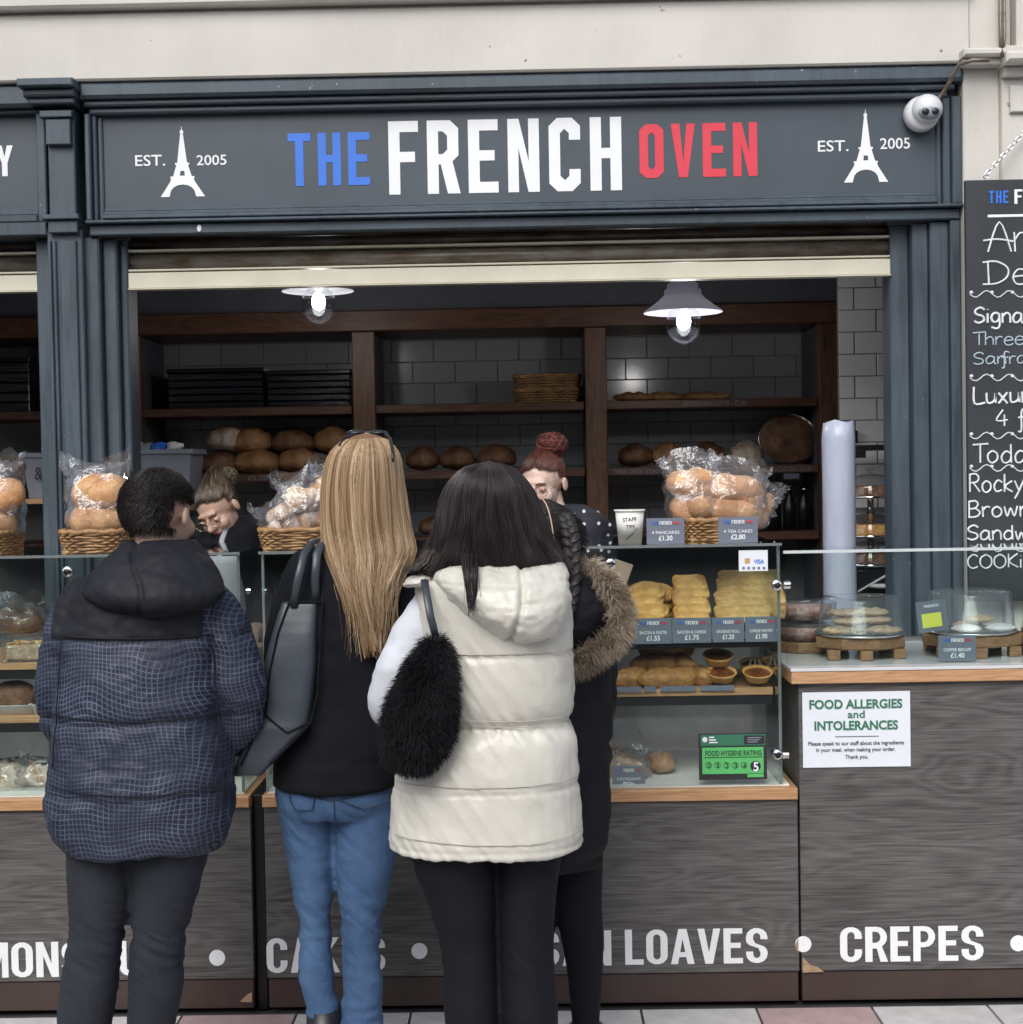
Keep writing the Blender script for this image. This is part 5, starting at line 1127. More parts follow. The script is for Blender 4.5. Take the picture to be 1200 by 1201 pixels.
# chain
ch = thing('chain', 'silver chain holding up the chalkboard on the pillar', 'chain', P(1170, 190, 4.82))
a = P(1156, 205, 4.81); e = P(1235, 118, 4.83); n = 18
for k in range(n):
    c = a.lerp(e, (k+.5)/n); d = (e-a).normalized(); up_ = Vector((0, -1, 0)) if k % 2 else d.cross(Vector((0, -1, 0))); L_ = (e-a).length/n*.72
    pts = [c+d*L_*math.cos(q)+up_*.006*math.sin(q) for q in [2*math.pi*i/10 for i in range(11)]]
    b = MB(); b.tube(pts, .0022, 5); part('chain_link', b, M['chrome'], ch, True)
b = MB(); pts = [P(1156, 207, 4.80)+Vector((.008*math.cos(q), 0, .008*math.sin(q))) for q in [2*math.pi*i/12 for i in range(13)]]; b.tube(pts, .002, 5); part('eye_ring', b, M['chrome'], ch, True)
# ------------------------------------------------------------ people
def ring(Y0, row, n=36, ex=.85):
    py, l, r, dep = row[:4]; yo = row[4] if len(row) > 4 else 0
    a = P(l, py, Y0+yo); b = P(r, py, Y0+yo); cx = (a.x+b.x)/2; rx = abs(b.x-a.x)/2; z = (a.z+b.z)/2
    return [Vector((cx+rx*math.copysign(abs(math.cos(q))**ex, math.cos(q)), Y0+yo+dep/2*math.copysign(abs(math.sin(q))**ex, math.sin(q)), z)) for q in [2*math.pi*i/n for i in range(n)]]
def dense(rows, k=3):
    """Catmull-Rom through the rows"""
    A = [list(r)+[0]*(5-len(r)) for r in rows]; A = [A[0]]+A+[A[-1]]; out = []
    for i in range(1, len(A)-2):
        for j in range(k):
            u = j/k; out.append([.5*(2*A[i][c]+(A[i+1][c]-A[i-1][c])*u+(2*A[i-1][c]-5*A[i][c]+4*A[i+1][c]-A[i+2][c])*u*u+(3*A[i][c]-A[i-1][c]-3*A[i+1][c]+A[i+2][c])*u**3) for c in range(5)])
    out.append(A[-1]); return out
def garment(mb, Y0, rows, ex=.85, n=36): mb.loft([ring(Y0, r, n, ex) for r in dense(rows)]); return mb
def leg(mb, Y0, rows): mb.loft([ring(Y0, (py, l, r, (r-l)/(F/Y0)*1.08, yo), 24, 1) for (py, l, r, _, yo) in dense([(a[0], a[1], a[2], 0, a[3] if len(a) > 3 else 0) for a in rows])]); return mb
def arm(mb, Y0, pts):   # (px, py, dy, radius)
    pth = [P(a[0], a[1], Y0+a[2]) for a in pts]; rad = [a[3] for a in pts]; p2, r2 = [], []
    q = [pth[0]]+pth+[pth[-1]]; rr = [rad[0]]+rad+[rad[-1]]
    for i in range(1, len(q)-2):
        for j in range(4):
            u = j/4; p2.append(.5*(2*q[i]+(q[i+1]-q[i-1])*u+(2*q[i-1]-5*q[i]+4*q[i+1]-q[i+2])*u*u+(3*q[i]-q[i-1]-3*q[i+1]+q[i+2])*u**3)); r2.append(rr[i]*(1-u)+rr[i+1]*u)
    p2.append(pth[-1]); r2.append(rad[-1]); mb.tube(p2, r2, 18, round_ends=True); return mb
def hand_p(mb, w, d, nrm, side):
    """palm, four curled fingers and a thumb leaving the side of the palm"""
    d = d.normalized(); nrm = (nrm-d*nrm.dot(d)).normalized(); s = d.cross(nrm)*side
    mb.tube([w-d*.01, w+d*.03, w+d*.085], [.024, .036, .034], 14, sx=.45, ref=s, round_ends=True)
    for k, (o, L_) in enumerate(((.030, .066), (.010, .076), (-.010, .072), (-.030, .056))):
        b0 = w+d*.085+s*o; dr = (d+s*o*3).normalized(); b1 = b0+dr*L_*.45; b2 = b1+(dr*.75+nrm*.6).normalized()*L_*.32; b3 = b2+(dr*.35+nrm).normalized()*L_*.28
        mb.tube([b0-dr*.02, b0, b1, b2, b3], [.0095, .0095, .0088, .008, .0072], 8, round_ends=True)
    t0 = w+d*.025+s*.03; t1 = t0+(d*.6+s*.75+nrm*.3).normalized()*.04; t2 = t1+(d*.9+s*.2+nrm*.4).normalized()*.03
    mb.tube([t0-s*.015, t0, t1, t2], [.013, .013, .0115, .009], 8, round_ends=True)
def head_p(mb, c, R, s=1.0):
    f = lambda x, y, z: c+R @ (Vector((x, y, z))*s); R3 = R
    E = lambda p, r: mb.ell(f(*p), tuple(q*s for q in r), 20, 14, rot=R3)
    E((0, -.012, .022), (.074, .092, .083)); E((0, .028, -.03), (.060, .062, .078)); E((0, .052, -.083), (.034, .034, .028)); E((0, .0, -.05), (.057, .05, .05))
    E((0, .078, .026), (.046, .014, .012))
    for k in (-1, 1):
        E((.033*k, .062, -.032), (.026, .024, .024)); mb.ell(f(.083*k, -.006, -.008), (.008*s, .015*s, .027*s), 12, 8, rot=R3 @ Matrix.Rotation(.3*k, 3, 'Z'))
    mb.tube([f(0, .084, .018), f(0, .095, -.004), f(0, .109, -.024)], [.008*s, .010*s, .013*s], 10, round_ends=True)
    E((.011, .094, -.028), (.009, .010, .007)); E((-.011, .094, -.028), (.009, .010, .007)); E((0, .084, -.053), (.023, .011, .006)); E((0, .083, -.064), (.019, .011, .007))
def body_p(mb, Y0, fwd, head, R, s, neck, sh, hip, knees, ankles, arms, lr=.72):
    c = P(*head, Y0+neck[2] if len(neck) > 2 else Y0); head_p(mb, c, R, s); nb = P(neck[0], neck[1], Y0)
    mb.tube([c+R @ Vector((0, -.018, -.03)), (c+nb)/2+Vector((0, -.015*fwd, -.02)), nb, nb-Vector((0, 0, .04))], [.052*s, .052*s, .058, .07], 16)
    hc = P((hip[0]+hip[2])/2, hip[1], Y0); a = P(sh[0], sh[1], Y0); b = P(sh[2], sh[1], Y0); shc = (a+b)/2; w = abs(a.x-b.x)/2
    rr = []
    for u, kx, ky in ((0, .30, .05), (.05, .75, .07), (.13, .92, .09), (.35, .86, .10), (.62, .68, .085), (.85, .85, .095), (1.0, .85, .09)):
        p = shc.lerp(hc, u)+Vector((0, 0, .03*(1-u))); rr.append([p+Vector((w*kx*math.cos(q), ky*math.sin(q), 0)) for q in [2*math.pi*i/24 for i in range(24)]])
    mb.loft(rr)
    for k in (0, 1):
        h = P(hip[2*k], hip[1], Y0); kn = P(*knees[k], Y0); an = P(*ankles[k], Y0)
        mb.tube([h+Vector((0, 0, .05)), h-Vector((0, 0, .05)), (h+kn)/2, kn, (kn*.6+an*.4), an, Vector((an.x, an.y, .04))], [.07*lr, .078*lr, .070*lr, .056*lr, .050*lr, .036*lr, .036*lr], 16, round_ends=True)
        mb.tube([Vector((an.x, an.y-.04*fwd, .04)), Vector((an.x, an.y+.08*fwd, .035)), Vector((an.x, an.y+.15*fwd, .025))], [.032, .034, .022], 12, round_ends=True)
    for side, ar in ((-1, arms[0]), (1, arms[1])):
        pth = [P(q[0], q[1], Y0+q[2]) for q in ar]; n = len(pth); rad = [(.045, .040, .036, .032, .026, .024)[min(5, round(5*i/(n-1)))] for i in range(n)]
        mb.tube(pth, rad, 14, round_ends=True); d = pth[-1]-pth[-2]; hand_p(mb, pth[-1]+d.normalized()*.01, d, Vector((0, 0, -1)), side*fwd)
    return c
def skin_part(t, mb, m, voxel=.0045, it=3):
    v, n, f = remesh(mb, voxel, it); return npart('body', v, f, m, t)
def seams_disp(v, n, seams, A, width, wr, seed=0, freq=(8, 8, 20), mask=None):
    d = np.full(len(v), 9.)
    for z in seams: d = np.minimum(d, np.abs(v[:, 2]-z+.004*vnoise(v*np.array([7, 7, 0])+z*9)))
    g = A*(1-np.exp(-d/width)) if len(seams) else 0
    w_ = fbm(v*np.array(freq)+seed, 3)*wr*(1+1.6*np.exp(-d/.035)); w2 = -np.abs(fbm(v*np.array([freq[0]*2.0, freq[1]*2.0, freq[2]*1.1])+seed+40, 2))*wr*.8
    return v+n*((g+w_+w2)[:, None])
def shoe(t, x, Y, fwd, m, h=.09, heel=.02, L=.27):
    b = MB(); rings = []
    for (u, w, z1_, zb) in ((0, .55, h, heel), (.06, .8, h, heel), (.25, .85, h, heel*.9), (.4, .8, h*.95, heel*.5), (.6, .95, .06, .006), (.8, 1, .045, .004), (.93, .8, .035, .004), (1, .4, .022, .008)):
        y = Y+fwd*(-.08+L*u); rings.append([Vector((x+w*.045*math.cos(q), y, (z1_+zb)/2+(z1_-zb)/2*math.sin(q))) for q in [2*math.pi*i/18 for i in range(18)]])
    b.loft(rings); b.box(x-.03, x+.03, Y-fwd*.08, Y-fwd*.02, .0, heel+.01) ; b.tube([Vector((x, Y, .06)), Vector((x, Y, h+.03))], [.048, .045], 18)
    part('shoe', b, m, t, True)
def env_at(rows, Y0, u):
    A = np.array([list(r)+[0]*(5-len(r)) for r in rows], float); y = A[0, 0]+(A[-1, 0]-A[0, 0])*u
    return [y]+[np.interp(y, A[:, 0], A[:, k]) for k in (1, 2, 3, 4)]
def px_arr(px, py, Y):
    """vectorised P"""
    a = (np.asarray(px)-600)/F; b = -(np.asarray(py)-600.5)/F
    d = [rt[i]*a+up[i]*b+fw[i] for i in range(3)]; t = Y/d[1]
    return np.stack([d[0]*t, Y+0*t, EYE+d[2]*t], -1)
def palette(n, cols, w=None, jit=.12, key=None):
    cols = np.array(cols, float)
    if key is None: k = rng.choice(len(cols), n, p=w)
    else: k = np.clip(((key-key.min())/(np.ptp(key)+1e-9)*len(cols)).astype(int), 0, len(cols)-1)
    return np.clip(cols[k]*(1+rng.normal(0, jit, (n, 1))), 0.002, 1)
def long_hair(t, Y0, rows, N, cols, arc=(-.35, 3.5), K=22, r=.0011, minlen=.75, wave=.004, core=(.1, .07, .05), gap=None, seed=0, spread=.02, corecol=None, under=True):
    A = dense([list(q)+[0]*(5-len(q)) for q in rows], 3)
    b = MB(); b.loft([[Vector(((q.x-cx.x)*.93+cx.x, (q.y-cx.y)*.93+cx.y, q.z)) for q in rg_] for rg_, cx in ((lambda g_: (g_, sum(g_, Vector())/len(g_)))(ring(Y0, a, 40, 1.0)) for a in A)])
    if under: part('hair_underlayer', b, corecol, t, True)
    ph = rng.uniform(arc[0], arc[1], N); lay = rng.uniform(.93, 1.03, N); end = rng.uniform(minlen, 1.0, N)**1.0
    clump = vnoise(np.stack([ph*4.5, np.full(N, seed+.5), lay*0], -1)); end = np.clip(end+clump*.10, .4, 1.03)
    U = np.linspace(0, 1, K)[None, :]*end[:, None]; AA = np.array(A); yy = AA[0, 0]+(AA[-1, 0]-AA[0, 0])*U
    g = lambda k: np.interp(yy, AA[:, 0], AA[:, k]); l, r_, dep, yo = g(1), g(2), g(3), g(4)
    drift = ph[:, None]+.10*vnoise(np.stack([np.repeat(ph*3, K), (U*4).ravel(), np.full(N*K, seed)], -1)).reshape(N, K)*U+rng.normal(0, .03, (N, 1))*U
    # pull strands of one clump together
    drift = drift+ (np.round(ph*13+.6*np.sin(ph*5))/13-ph)[:, None]*.22*U**1.5
    cx = (l+r_)/2; hw = (r_-l)/2*lay[:, None]; px = cx+hw*np.cos(drift); Yv = Y0+yo-dep/2*lay[:, None]*np.sin(drift)
    pts = px_arr(px, yy, Yv); fl = rng.normal(0, 1, (N, 1, 3))*np.array([1, .4, .2])*spread*(U**3)[:, :, None]*(rng.random((N, 1, 1)) < .12)
    w_ = wave*np.stack([vnoise(np.stack([(U*6).ravel(), np.repeat(ph*6, K), np.full(N*K, 3.)+k_*9], -1)).reshape(N, K) for k_ in range(3)], -1)
    pts = pts+fl+w_*U[:, :, None]
    key = vnoise(np.stack([ph*14, np.full(N, seed+9.), lay*5], -1))*.7+rng.normal(0, .35, N)
    strands('hair', pts, r*rng.uniform(.7, 1.3, N), palette(N, cols, key=key), M['hair'], t)
def scalp(t, c, R, s, N, cols, keep, length=.02, r=.0007, flow=None, grow=1.06, corecol=None, K=5, name='hair', jit=.3, nk=.5):
    """short or combed hair on the skull ellipsoid; keep(local unit pos) says where hair grows; flow(local pos)->direction along the scalp"""
    rad = np.array([.0765, .095, .086])*s; cen = np.array([0, -.012, .022])*s
    b = MB(); b.ell((0, 0, 0), (1, 1, 1), 40, 28); v = np.array(b.v); ff = [q for q in b.f if len(q) == 4 and all(keep(v[i]) for i in q)]
    vv = v*rad*1.015+cen; core = MB(); core.v = [tuple(c+R @ Vector(p)) for p in vv]; core.f = ff+[b.f[-1]]; core.m = [0]*len(core.f)
    part('hair_underlayer', core, corecol, t, True)
    u = rng.normal(0, 1, (N*3, 3)); u /= np.linalg.norm(u, axis=1, keepdims=True); u = u[[keep(q) for q in u]][:N]; n = len(u)
    pos = u*rad+cen; nr = u/rad; nr /= np.linalg.norm(nr, axis=1, keepdims=True)
    L_ = length*rng.uniform(.6, 1.15, (n, 1)); pts = [pos]; d = nr*nk+flow(u)+rng.normal(0, jit, (n, 3)); 
    p = pos
    for k in range(1, K):
        d_ = d/np.linalg.norm(d, axis=1, keepdims=True); p = p+d_*L_/(K-1)
        q = (p-cen)/rad; m_ = np.linalg.norm(q, axis=1, keepdims=True); p = np.where(m_ < grow*(1-.02*rng.random((n, 1))), q/m_*grow*rad+cen, p)
        if flow: qq = (p-cen)/rad; qq /= np.linalg.norm(qq, axis=1, keepdims=True); d = d*.5+flow(qq)*.8-qq*.15
        pts.append(p)
    A = np.stack(pts, 1); Rm = np.array(R); A = A @ Rm.T+np.array(c)
    strands(name, A, r*rng.uniform(.7, 1.3, n), palette(n, cols, key=vnoise(u*6)+rng.normal(0, .4, n)), M['hair'], t)
def furry(t, v, n, L_, N, cols, name, r=.0012, droop=.3, K=5, jit=.35, extra=None):
    i = rng.integers(0, len(v), N); p = v[i]+rng.normal(0, .002, (N, 3)); d = n[i]+rng.normal(0, jit, (N, 3))
    if extra is not None: d = d+extra[i]
    cl = np.stack([vnoise(p*28+k*7) for k in range(3)], -1); d = d+cl*.7; pts = [p]; L_ = L_*rng.uniform(.55, 1.1, (N, 1))
    for k in range(1, K): d = d/np.linalg.norm(d, axis=1, keepdims=True); p = p+d*L_/(K-1); d = d+np.array([0, 0, -droop]); pts.append(p)
    strands(name, np.stack(pts, 1), r*rng.uniform(.7, 1.3, N), palette(N, cols, key=vnoise(v[i]*22)+rng.normal(0, .5, N)), M['fur'], t, taper=.15)
def glasses(t, c, R, s, m):
    f = lambda x, y, z: c+R @ (Vector((x, y, z))*s)
    b = MB()
    for k in (-1, 1): b.tube([f(.033*k+.025*math.cos(q), .107-.25*abs(.02*math.cos(q)), -.002+.019*math.sin(q)) for q in [2*math.pi*i/20 for i in range(21)]], .0014, 6)
    b.tube([f(-.008, .108, .002), f(0, .112, .005), f(.008, .108, .002)], .0014, 6)
    for k in (-1, 1): b.tube([f(.058*k, .10, .003), f(.074*k, .06, .003), f(.078*k, 0, .004)], .0014, 6)
    part('glasses', b, m, t, True)
def face_parts(t, c, R, s, iris, lipc, browc, lid):
    f = lambda x, y, z: c+R @ (Vector((x, y, z))*s)
    for k in (-1, 1):
        b = MB(); b.ell(f(.031*k, .077, -.001), (.0125*s, .0105*s, .0095*s), 14, 10, rot=R); part('eye', b, M['eyew'], t, True)
        b = MB(); b.ell(f(.031*k, .0855, -.005), (.0050*s, .0028*s, .0050*s), 12, 8, rot=R); part('iris', b, iris, t, True)
        b = MB(); b.ell(f(.031*k, .0775, .003), (.0140*s, .0115*s, .0085*s), 14, 10, rot=R); part('eyelid', b, lid, t, True)
        b = MB(); b.tube([f((.031+q*.0125)*k, .0885-.1*abs(q*.0125)-.004*(q > 0), -.0045+.0015*q) for q in np.linspace(-1, 1, 7)], .0011*s, 5); part('eyelashes', b, browc, t, True)
        b = MB(); b.tube([f((.014+.007*q)*k, .093-.0026*q, .019+.0055*math.sin(q*.8)) for q in np.linspace(0, 5, 8)], [.0022*s*w for w in (.7, 1, 1.1, 1.1, 1, .9, .7, .4)], 6); part('eyebrow', b, browc, t, True)
    b = MB(); b.ell(f(0, .0905, -.053), (.021*s, .006*s, .0045*s), 16, 8, rot=R); b.ell(f(0, .0905, -.062), (.018*s, .006*s, .0055*s), 16, 8, rot=R); part('lips', b, lipc, t, True)

def gridfabric():
    m, nt, b = newmat('warped_grid_nylon'); tc = node(nt, 'ShaderNodeTexCoord')
    n = node(nt, 'ShaderNodeTexNoise', i_Scale=4.5, i_Detail=1.0); nt.links.new(tc.outputs['Object'], n.inputs['Vector'])
    sub = node(nt, 'ShaderNodeVectorMath', operation='SUBTRACT'); sub.inputs[1].default_value = (.5, .5, .5); nt.links.new(n.outputs['Color'], sub.inputs[0])
    sc = node(nt, 'ShaderNodeVectorMath', operation='SCALE'); sc.inputs['Scale'].default_value = .11; nt.links.new(sub.outputs[0], sc.inputs[0])
    ad = node(nt, 'ShaderNodeVectorMath', operation='ADD'); nt.links.new(tc.outputs['Object'], ad.inputs[0]); nt.links.new(sc.outputs[0], ad.inputs[1])
    sp = node(nt, 'ShaderNodeSeparateXYZ'); nt.links.new(ad.outputs[0], sp.inputs[0]); outs = []
    for ax in ('X', 'Z'):
        a = node(nt, 'ShaderNodeMath', operation='MULTIPLY'); a.inputs[1].default_value = 92; nt.links.new(sp.outputs[ax], a.inputs[0])
        p = node(nt, 'ShaderNodeMath', operation='PINGPONG'); p.inputs[1].default_value = .5; nt.links.new(a.outputs[0], p.inputs[0])
        r = ramp(nt, p.outputs[0], [(.03, (.9, .9, .9)), (.15, (0, 0, 0))]); outs.append(r)
    mx = node(nt, 'ShaderNodeMix', data_type='RGBA', blend_type='LIGHTEN'); mx.inputs[0].default_value = 1; nt.links.new(outs[0], mx.inputs[6]); nt.links.new(outs[1], mx.inputs[7])
    n2 = node(nt, 'ShaderNodeTexNoise', i_Scale=9, i_Detail=4); nt.links.new(tc.outputs['Object'], n2.inputs['Vector'])
    lc = ramp(nt, n2.outputs[0], [(.35, (.035, .042, .070)), (.65, (.115, .135, .20))])
    fin = node(nt, 'ShaderNodeMix', data_type='RGBA'); nt.links.new(mx.outputs[2], fin.inputs[0]); fin.inputs[6].default_value = (.017, .022, .040, 1); nt.links.new(lc, fin.inputs[7])
    nt.links.new(fin.outputs[2], b.inputs['Base Color']); b.inputs['Roughness'].default_value = .6; b.inputs['Specular IOR Level'].default_value = .35
    n3 = node(nt, 'ShaderNodeTexNoise', i_Scale=38, i_Detail=3); nt.links.new(tc.outputs['Object'], n3.inputs['Vector'])
    bp = node(nt, 'ShaderNodeBump', i_Strength=.35, i_Distance=.01); nt.links.new(n3.outputs[0], bp.inputs['Height']); nt.links.new(bp.outputs[0], b.inputs['Normal'])
    return m
def dotfabric():
    m, nt, b = newmat('polka_dot_fabric'); tc = node(nt, 'ShaderNodeTexCoord'); mp = node(nt, 'ShaderNodeMapping'); mp.inputs['Scale'].default_value = (1, .0, 1)
    nt.links.new(tc.outputs['Object'], mp.inputs[0]); v = node(nt, 'ShaderNodeTexVoronoi', i_Scale=24, i_Randomness=.5); v.voronoi_dimensions = '2D'; sx_ = node(nt, 'ShaderNodeSeparateXYZ'); cx_ = node(nt, 'ShaderNodeCombineXYZ'); nt.links.new(tc.outputs['Object'], sx_.inputs[0]); nt.links.new(sx_.outputs['X'], cx_.inputs[0]); nt.links.new(sx_.outputs['Z'], cx_.inputs[1]); nt.links.new(cx_.outputs[0], v.inputs['Vector'])
    nt.links.new(ramp(nt, v.outputs['Distance'], [(.12, (.6, .6, .62)), (.15, (.012, .014, .022))]), b.inputs['Base Color']); b.inputs['Roughness'].default_value = .7; return m
def denim(name, a, b_, c): 
    m = mat(name, b_, .85, c2=a, vs=7, detail=9, bump=.3, bs=260, stretch=(1, 1, .5), lo=.3, hi=.7); return m
M['grid'] = gridfabric(); M['dots'] = dotfabric()
M['blacknylon'] = mat('black_nylon', (.012, .013, .018), .62, var=.2, bump=.3, bs=35, spec=.25)
M['blackwool'] = mat('black_wool', (.004, .005, .008), .9, var=.25, bump=.15, bs=150, spec=.25)
M['parka'] = mat('black_parka', (.005, .005, .009), .65, var=.2, bump=.25, bs=40, spec=.25)
M['leggings'] = mat('black_leggings', (.0045, .005, .009), .75, var=.12, bump=.06, bs=300, spec=.25)
M['jeansd'] = denim('dark_denim', (.010, .013, .020), (.021, .026, .037), 0)
M['jeansb'] = denim('blue_denim', (.032, .075, .165), (.068, .14, .27), 0)
M['vest'] = mat('cream_satin_nylon', (.57, .555, .49), .36, var=.04, bump=.22, bs=34, vs=6, sheen=.1)
M['white_knit'] = mat('pale_blue_jersey', (.60, .63, .68), .7, var=.04, bump=.12, bs=40)
M['leather'] = mat('slate_leather', (.040, .050, .063), .36, var=.15, bump=.06, bs=260)
M['shoeb'] = mat('black_shoe', (.01, .01, .012), .4, var=.1)
M['apron'] = mat('grey_apron', (.30, .31, .34), .8, var=.08)
M['lidp'] = mat('eyelid_skin', (.60, .36, .29), .55, var=.05); M['lip'] = mat('lip', (.45, .17, .16), .45, var=.05); M['iris'] = mat('iris', (.05, .04, .035), .2, var=0)
M['browd'] = mat('eyebrow_hair', (.05, .028, .02), .8, var=.1); M['gold'] = mat('gold_wire', (.55, .42, .28), .25, metal=.9, var=0)
M['cdark'] = mat('dark_hair_under', (.012, .010, .010), .6, var=.1); M['cblond'] = mat('blond_hair_under', (.20, .11, .05), .6, var=.1); M['cred'] = mat('auburn_hair_under', (.06, .02, .016), .6, var=.1)
M['part'] = mat('scalp_skin', (.55, .38, .30), .6, var=.05)
RZ = lambda a: Matrix.Rotation(a, 3, 'Z')
RX = lambda a: Matrix.Rotation(a, 3, 'X')
RY = lambda a: Matrix.Rotation(a, 3, 'Y')

def on_surf(v, Y0, pts, off=.002, k=5):
    """polyline through pixel points laid on the camera-facing side of a garment"""
    out = []
    for a, c_ in zip(pts[:-1], pts[1:]):
        for j in range(k): out.append((a[0]+(c_[0]-a[0])*j/k, a[1]+(c_[1]-a[1])*j/k))
    out.append(pts[-1]); res = []
    for q in out:
        w_ = P(q[0], q[1], Y0-.1); d = np.hypot(v[:, 0]-w_.x, v[:, 2]-w_.z); m_ = d < .012
        if not m_.any(): m_ = d < .03
        y = v[m_, 1].min() if m_.any() else Y0-.1; res.append(Vector((w_.x, y-off, w_.z)))
    return res
def seam_line(t, v, Y0, pts, r, m, name='stitched_seam'):
    b = MB(); b.tube(on_surf(v, Y0, pts, r*.4), r, 5); part(name, b, m, t, True)
# ---- man in the blue puffer jacket
Y0 = 3.55; base = Vector((X(165, Y0), Y0, 0))
t = thing('person', 'man with short dark hair in a navy grid patterned puffer jacket with black hood', 'person', base)
mb = MB(); R = RZ(-.42) @ RX(-.12)
AL = [(102, 712, 0), (84, 760, 0), (76, 825, .02), (90, 868, .12), (120, 880, .20)]; AR = [(240, 712, 0), (262, 760, 0), (276, 825, .02), (262, 865, .12), (235, 880, .20)]
c = body_p(mb, Y0, 1, (188, 602), R, .96, (187, 668), (100, 712, 240), (118, 985, 205), ((115, 1095), (185, 1095)), ((100, 1290), (180, 1290)), (AL, AR))
skin_part(t, mb, M['skin'], .005, 3)
mb = MB(); leg(mb, Y0, [(950, 75, 165), (1000, 79, 160), (1040, 80, 157), (1085, 82, 150), (1120, 76, 143), (1160, 71, 139), (1200, 68, 132), (1260, 74, 124), (1300, 76, 122)])
leg(mb, Y0, [(950, 146, 250), (1000, 152, 245), (1040, 156, 235), (1085, 155, 223), (1120, 152, 217), (1160, 151, 215), (1200, 150, 207), (1260, 152, 200), (1300, 155, 199)])
v, n, f = remesh(mb, .006, 4); zk = Z(1095, Y0); v = v+n*((-np.abs(fbm(v*np.array([7, 7, 32])+np.stack([0*v[:, 0], 0*v[:, 0], v[:, 0]*18], -1), 3))*(.0022+.011*np.exp(-((v[:, 2]-zk)/.08)**2)))[:, None]); npart('trousers', v, f, M['jeansd'], t)
for px in (100, 177): shoe(t, X(px, Y0, 1300), Y0, 1, M['shoeb'])
mb = MB(); garment(mb, Y0, [(655, 128, 240, .18), (672, 110, 250, .22), (695, 92, 257, .25), (745, 76, 260, .28), (800, 69, 262, .31), (850, 66, 266, .32), (900, 62, 272, .33), (945, 60, 272, .33), (975, 65, 267, .32), (992, 76, 258, .31)], .9)
arm(mb, Y0, [(101, 706, 0, .056), (84, 748, 0, .064), (75, 805, .01, .067), (82, 852, .07, .062), (112, 880, .2, .050)])
arm(mb, Y0, [(244, 706, 0, .056), (263, 748, 0, .064), (278, 812, .01, .068), (271, 852, .07, .062), (235, 880, .2, .050)])
v, n, f = remesh(mb, .0048, 7); sz = [Z(y, Y0, 165) for y in (745, 838, 922, 990)]
v = seams_disp(v, n, sz, .006, .006, .004, 3, (8, 8, 15)); v = v-n*(np.abs(fbm(v*np.array([16, 8, 30])+7, 3))*.0035)[:, None]; zy = Z(745, Y0, 165); xa, xb = X(71, Y0, 745), X(248, Y0, 745)
for pts in ([(62, 838), (120, 840), (170, 842), (225, 840), (268, 836)], [(60, 921), (120, 924), (170, 926), (225, 924), (272, 918)], [(72, 746), (165, 747), (247, 745)], [(72, 748), (70, 800), (66, 860), (64, 900)], [(247, 746), (249, 790), (252, 830), (256, 870)]):
    seam_line(t, v, Y0, pts, .0018, M['blacknylon'])
npart('jacket', v, f, [M['grid'], M['blacknylon']], t, matfn=lambda q: (q[:, 2] > zy) & (q[:, 0] > xa) & (q[:, 0] < xb))
mb = MB(); garment(mb, Y0, [(634, 146, 230, .15, .0), (648, 134, 242, .20, -.02), (668, 112, 254, .22, -.05), (690, 98, 264, .24, -.07), (706, 108, 258, .22, -.08), (719, 138, 228, .17, -.07), (728, 158, 200, .10, -.06)], 1.0)
v, n, f = remesh(mb, .005, 4)
xm = X(180, Y0, 680); d = np.abs(v[:, 0]-xm-.02*np.sin(v[:, 2]*30)); v = v+n*((-.007*np.exp(-(d/.006)**2)+fbm(v*[14, 14, 20], 3)*.005)[:, None]); npart('hood', v, f, M['blacknylon'], t)
b = MB(); q0 = P(252, 986, Y0-.10); b.tube([q0+Vector((.012*math.cos(a), .0, .010*math.sin(a)-.01)) for a in np.linspace(0, 6.2, 12)], .0018, 5); part('drawcord_loop', b, M['blackwool'], t, True)
keep = lambda q: (q[2] > -.80) and not (q[1] > .42 and q[2] < .45) and not (abs(q[0]) > .72 and q[1] > -.30 and q[2] < .02) and not (q[1] > .05 and q[2] < -.10)
scalp(t, c, R, .97, 9000, [(.012, .010, .010), (.022, .018, .016), (.035, .029, .026)], keep, .022, .0007, lambda u: np.stack([u[:, 0]*.5+u[:, 1]*.5, u[:, 1]*.3-u[:, 0]*.5+.1, -.3+0*u[:, 0]-.3*(u[:, 2] < 0)], -1), 1.065, M['cdark'])

# ---- blonde woman in blazer and jeans
Y0 = 3.75; t = thing('person', 'woman with long straight blonde hair in a black blazer and blue jeans', 'person', (X(400, Y0), Y0, 0))
mb = MB(); R = RZ(-.25) @ RX(-.1)
AL = [(362, 672, 0), (345, 740, 0), (342, 800, .03), (362, 838, .16), (392, 850, .26)]; AR = [(488, 672, 0), (500, 740, 0), (500, 800, .03), (480, 838, .16), (450, 850, .26)]
c = body_p(mb, Y0, 1, (428, 566), R, .98, (428, 632), (366, 678, 484), (362, 930, 428), ((370, 1090), (422, 1090)), ((382, 1240), (425, 1250)), (AL, AR), lr=.58)
skin_part(t, mb, M['skinpale'], .005, 3)
mb = MB(); garment(mb, Y0, [(868, 332, 462, .20), (890, 327, 466, .235), (915, 324, 468, .25), (940, 326, 468, .24), (955, 332, 462, .20)], .9); leg(mb, Y0, [(885, 324, 400), (910, 322, 398), (950, 326, 395), (1000, 335, 391), (1050, 344, 390), (1085, 351, 390), (1120, 349, 391), (1150, 352, 393), (1190, 361, 397)])
leg(mb, Y0, [(885, 388, 464), (910, 388, 468), (950, 391, 470), (1000, 393, 466), (1050, 396, 456), (1100, 400, 446), (1150, 402, 449), (1200, 401, 450), (1225, 403, 447)])
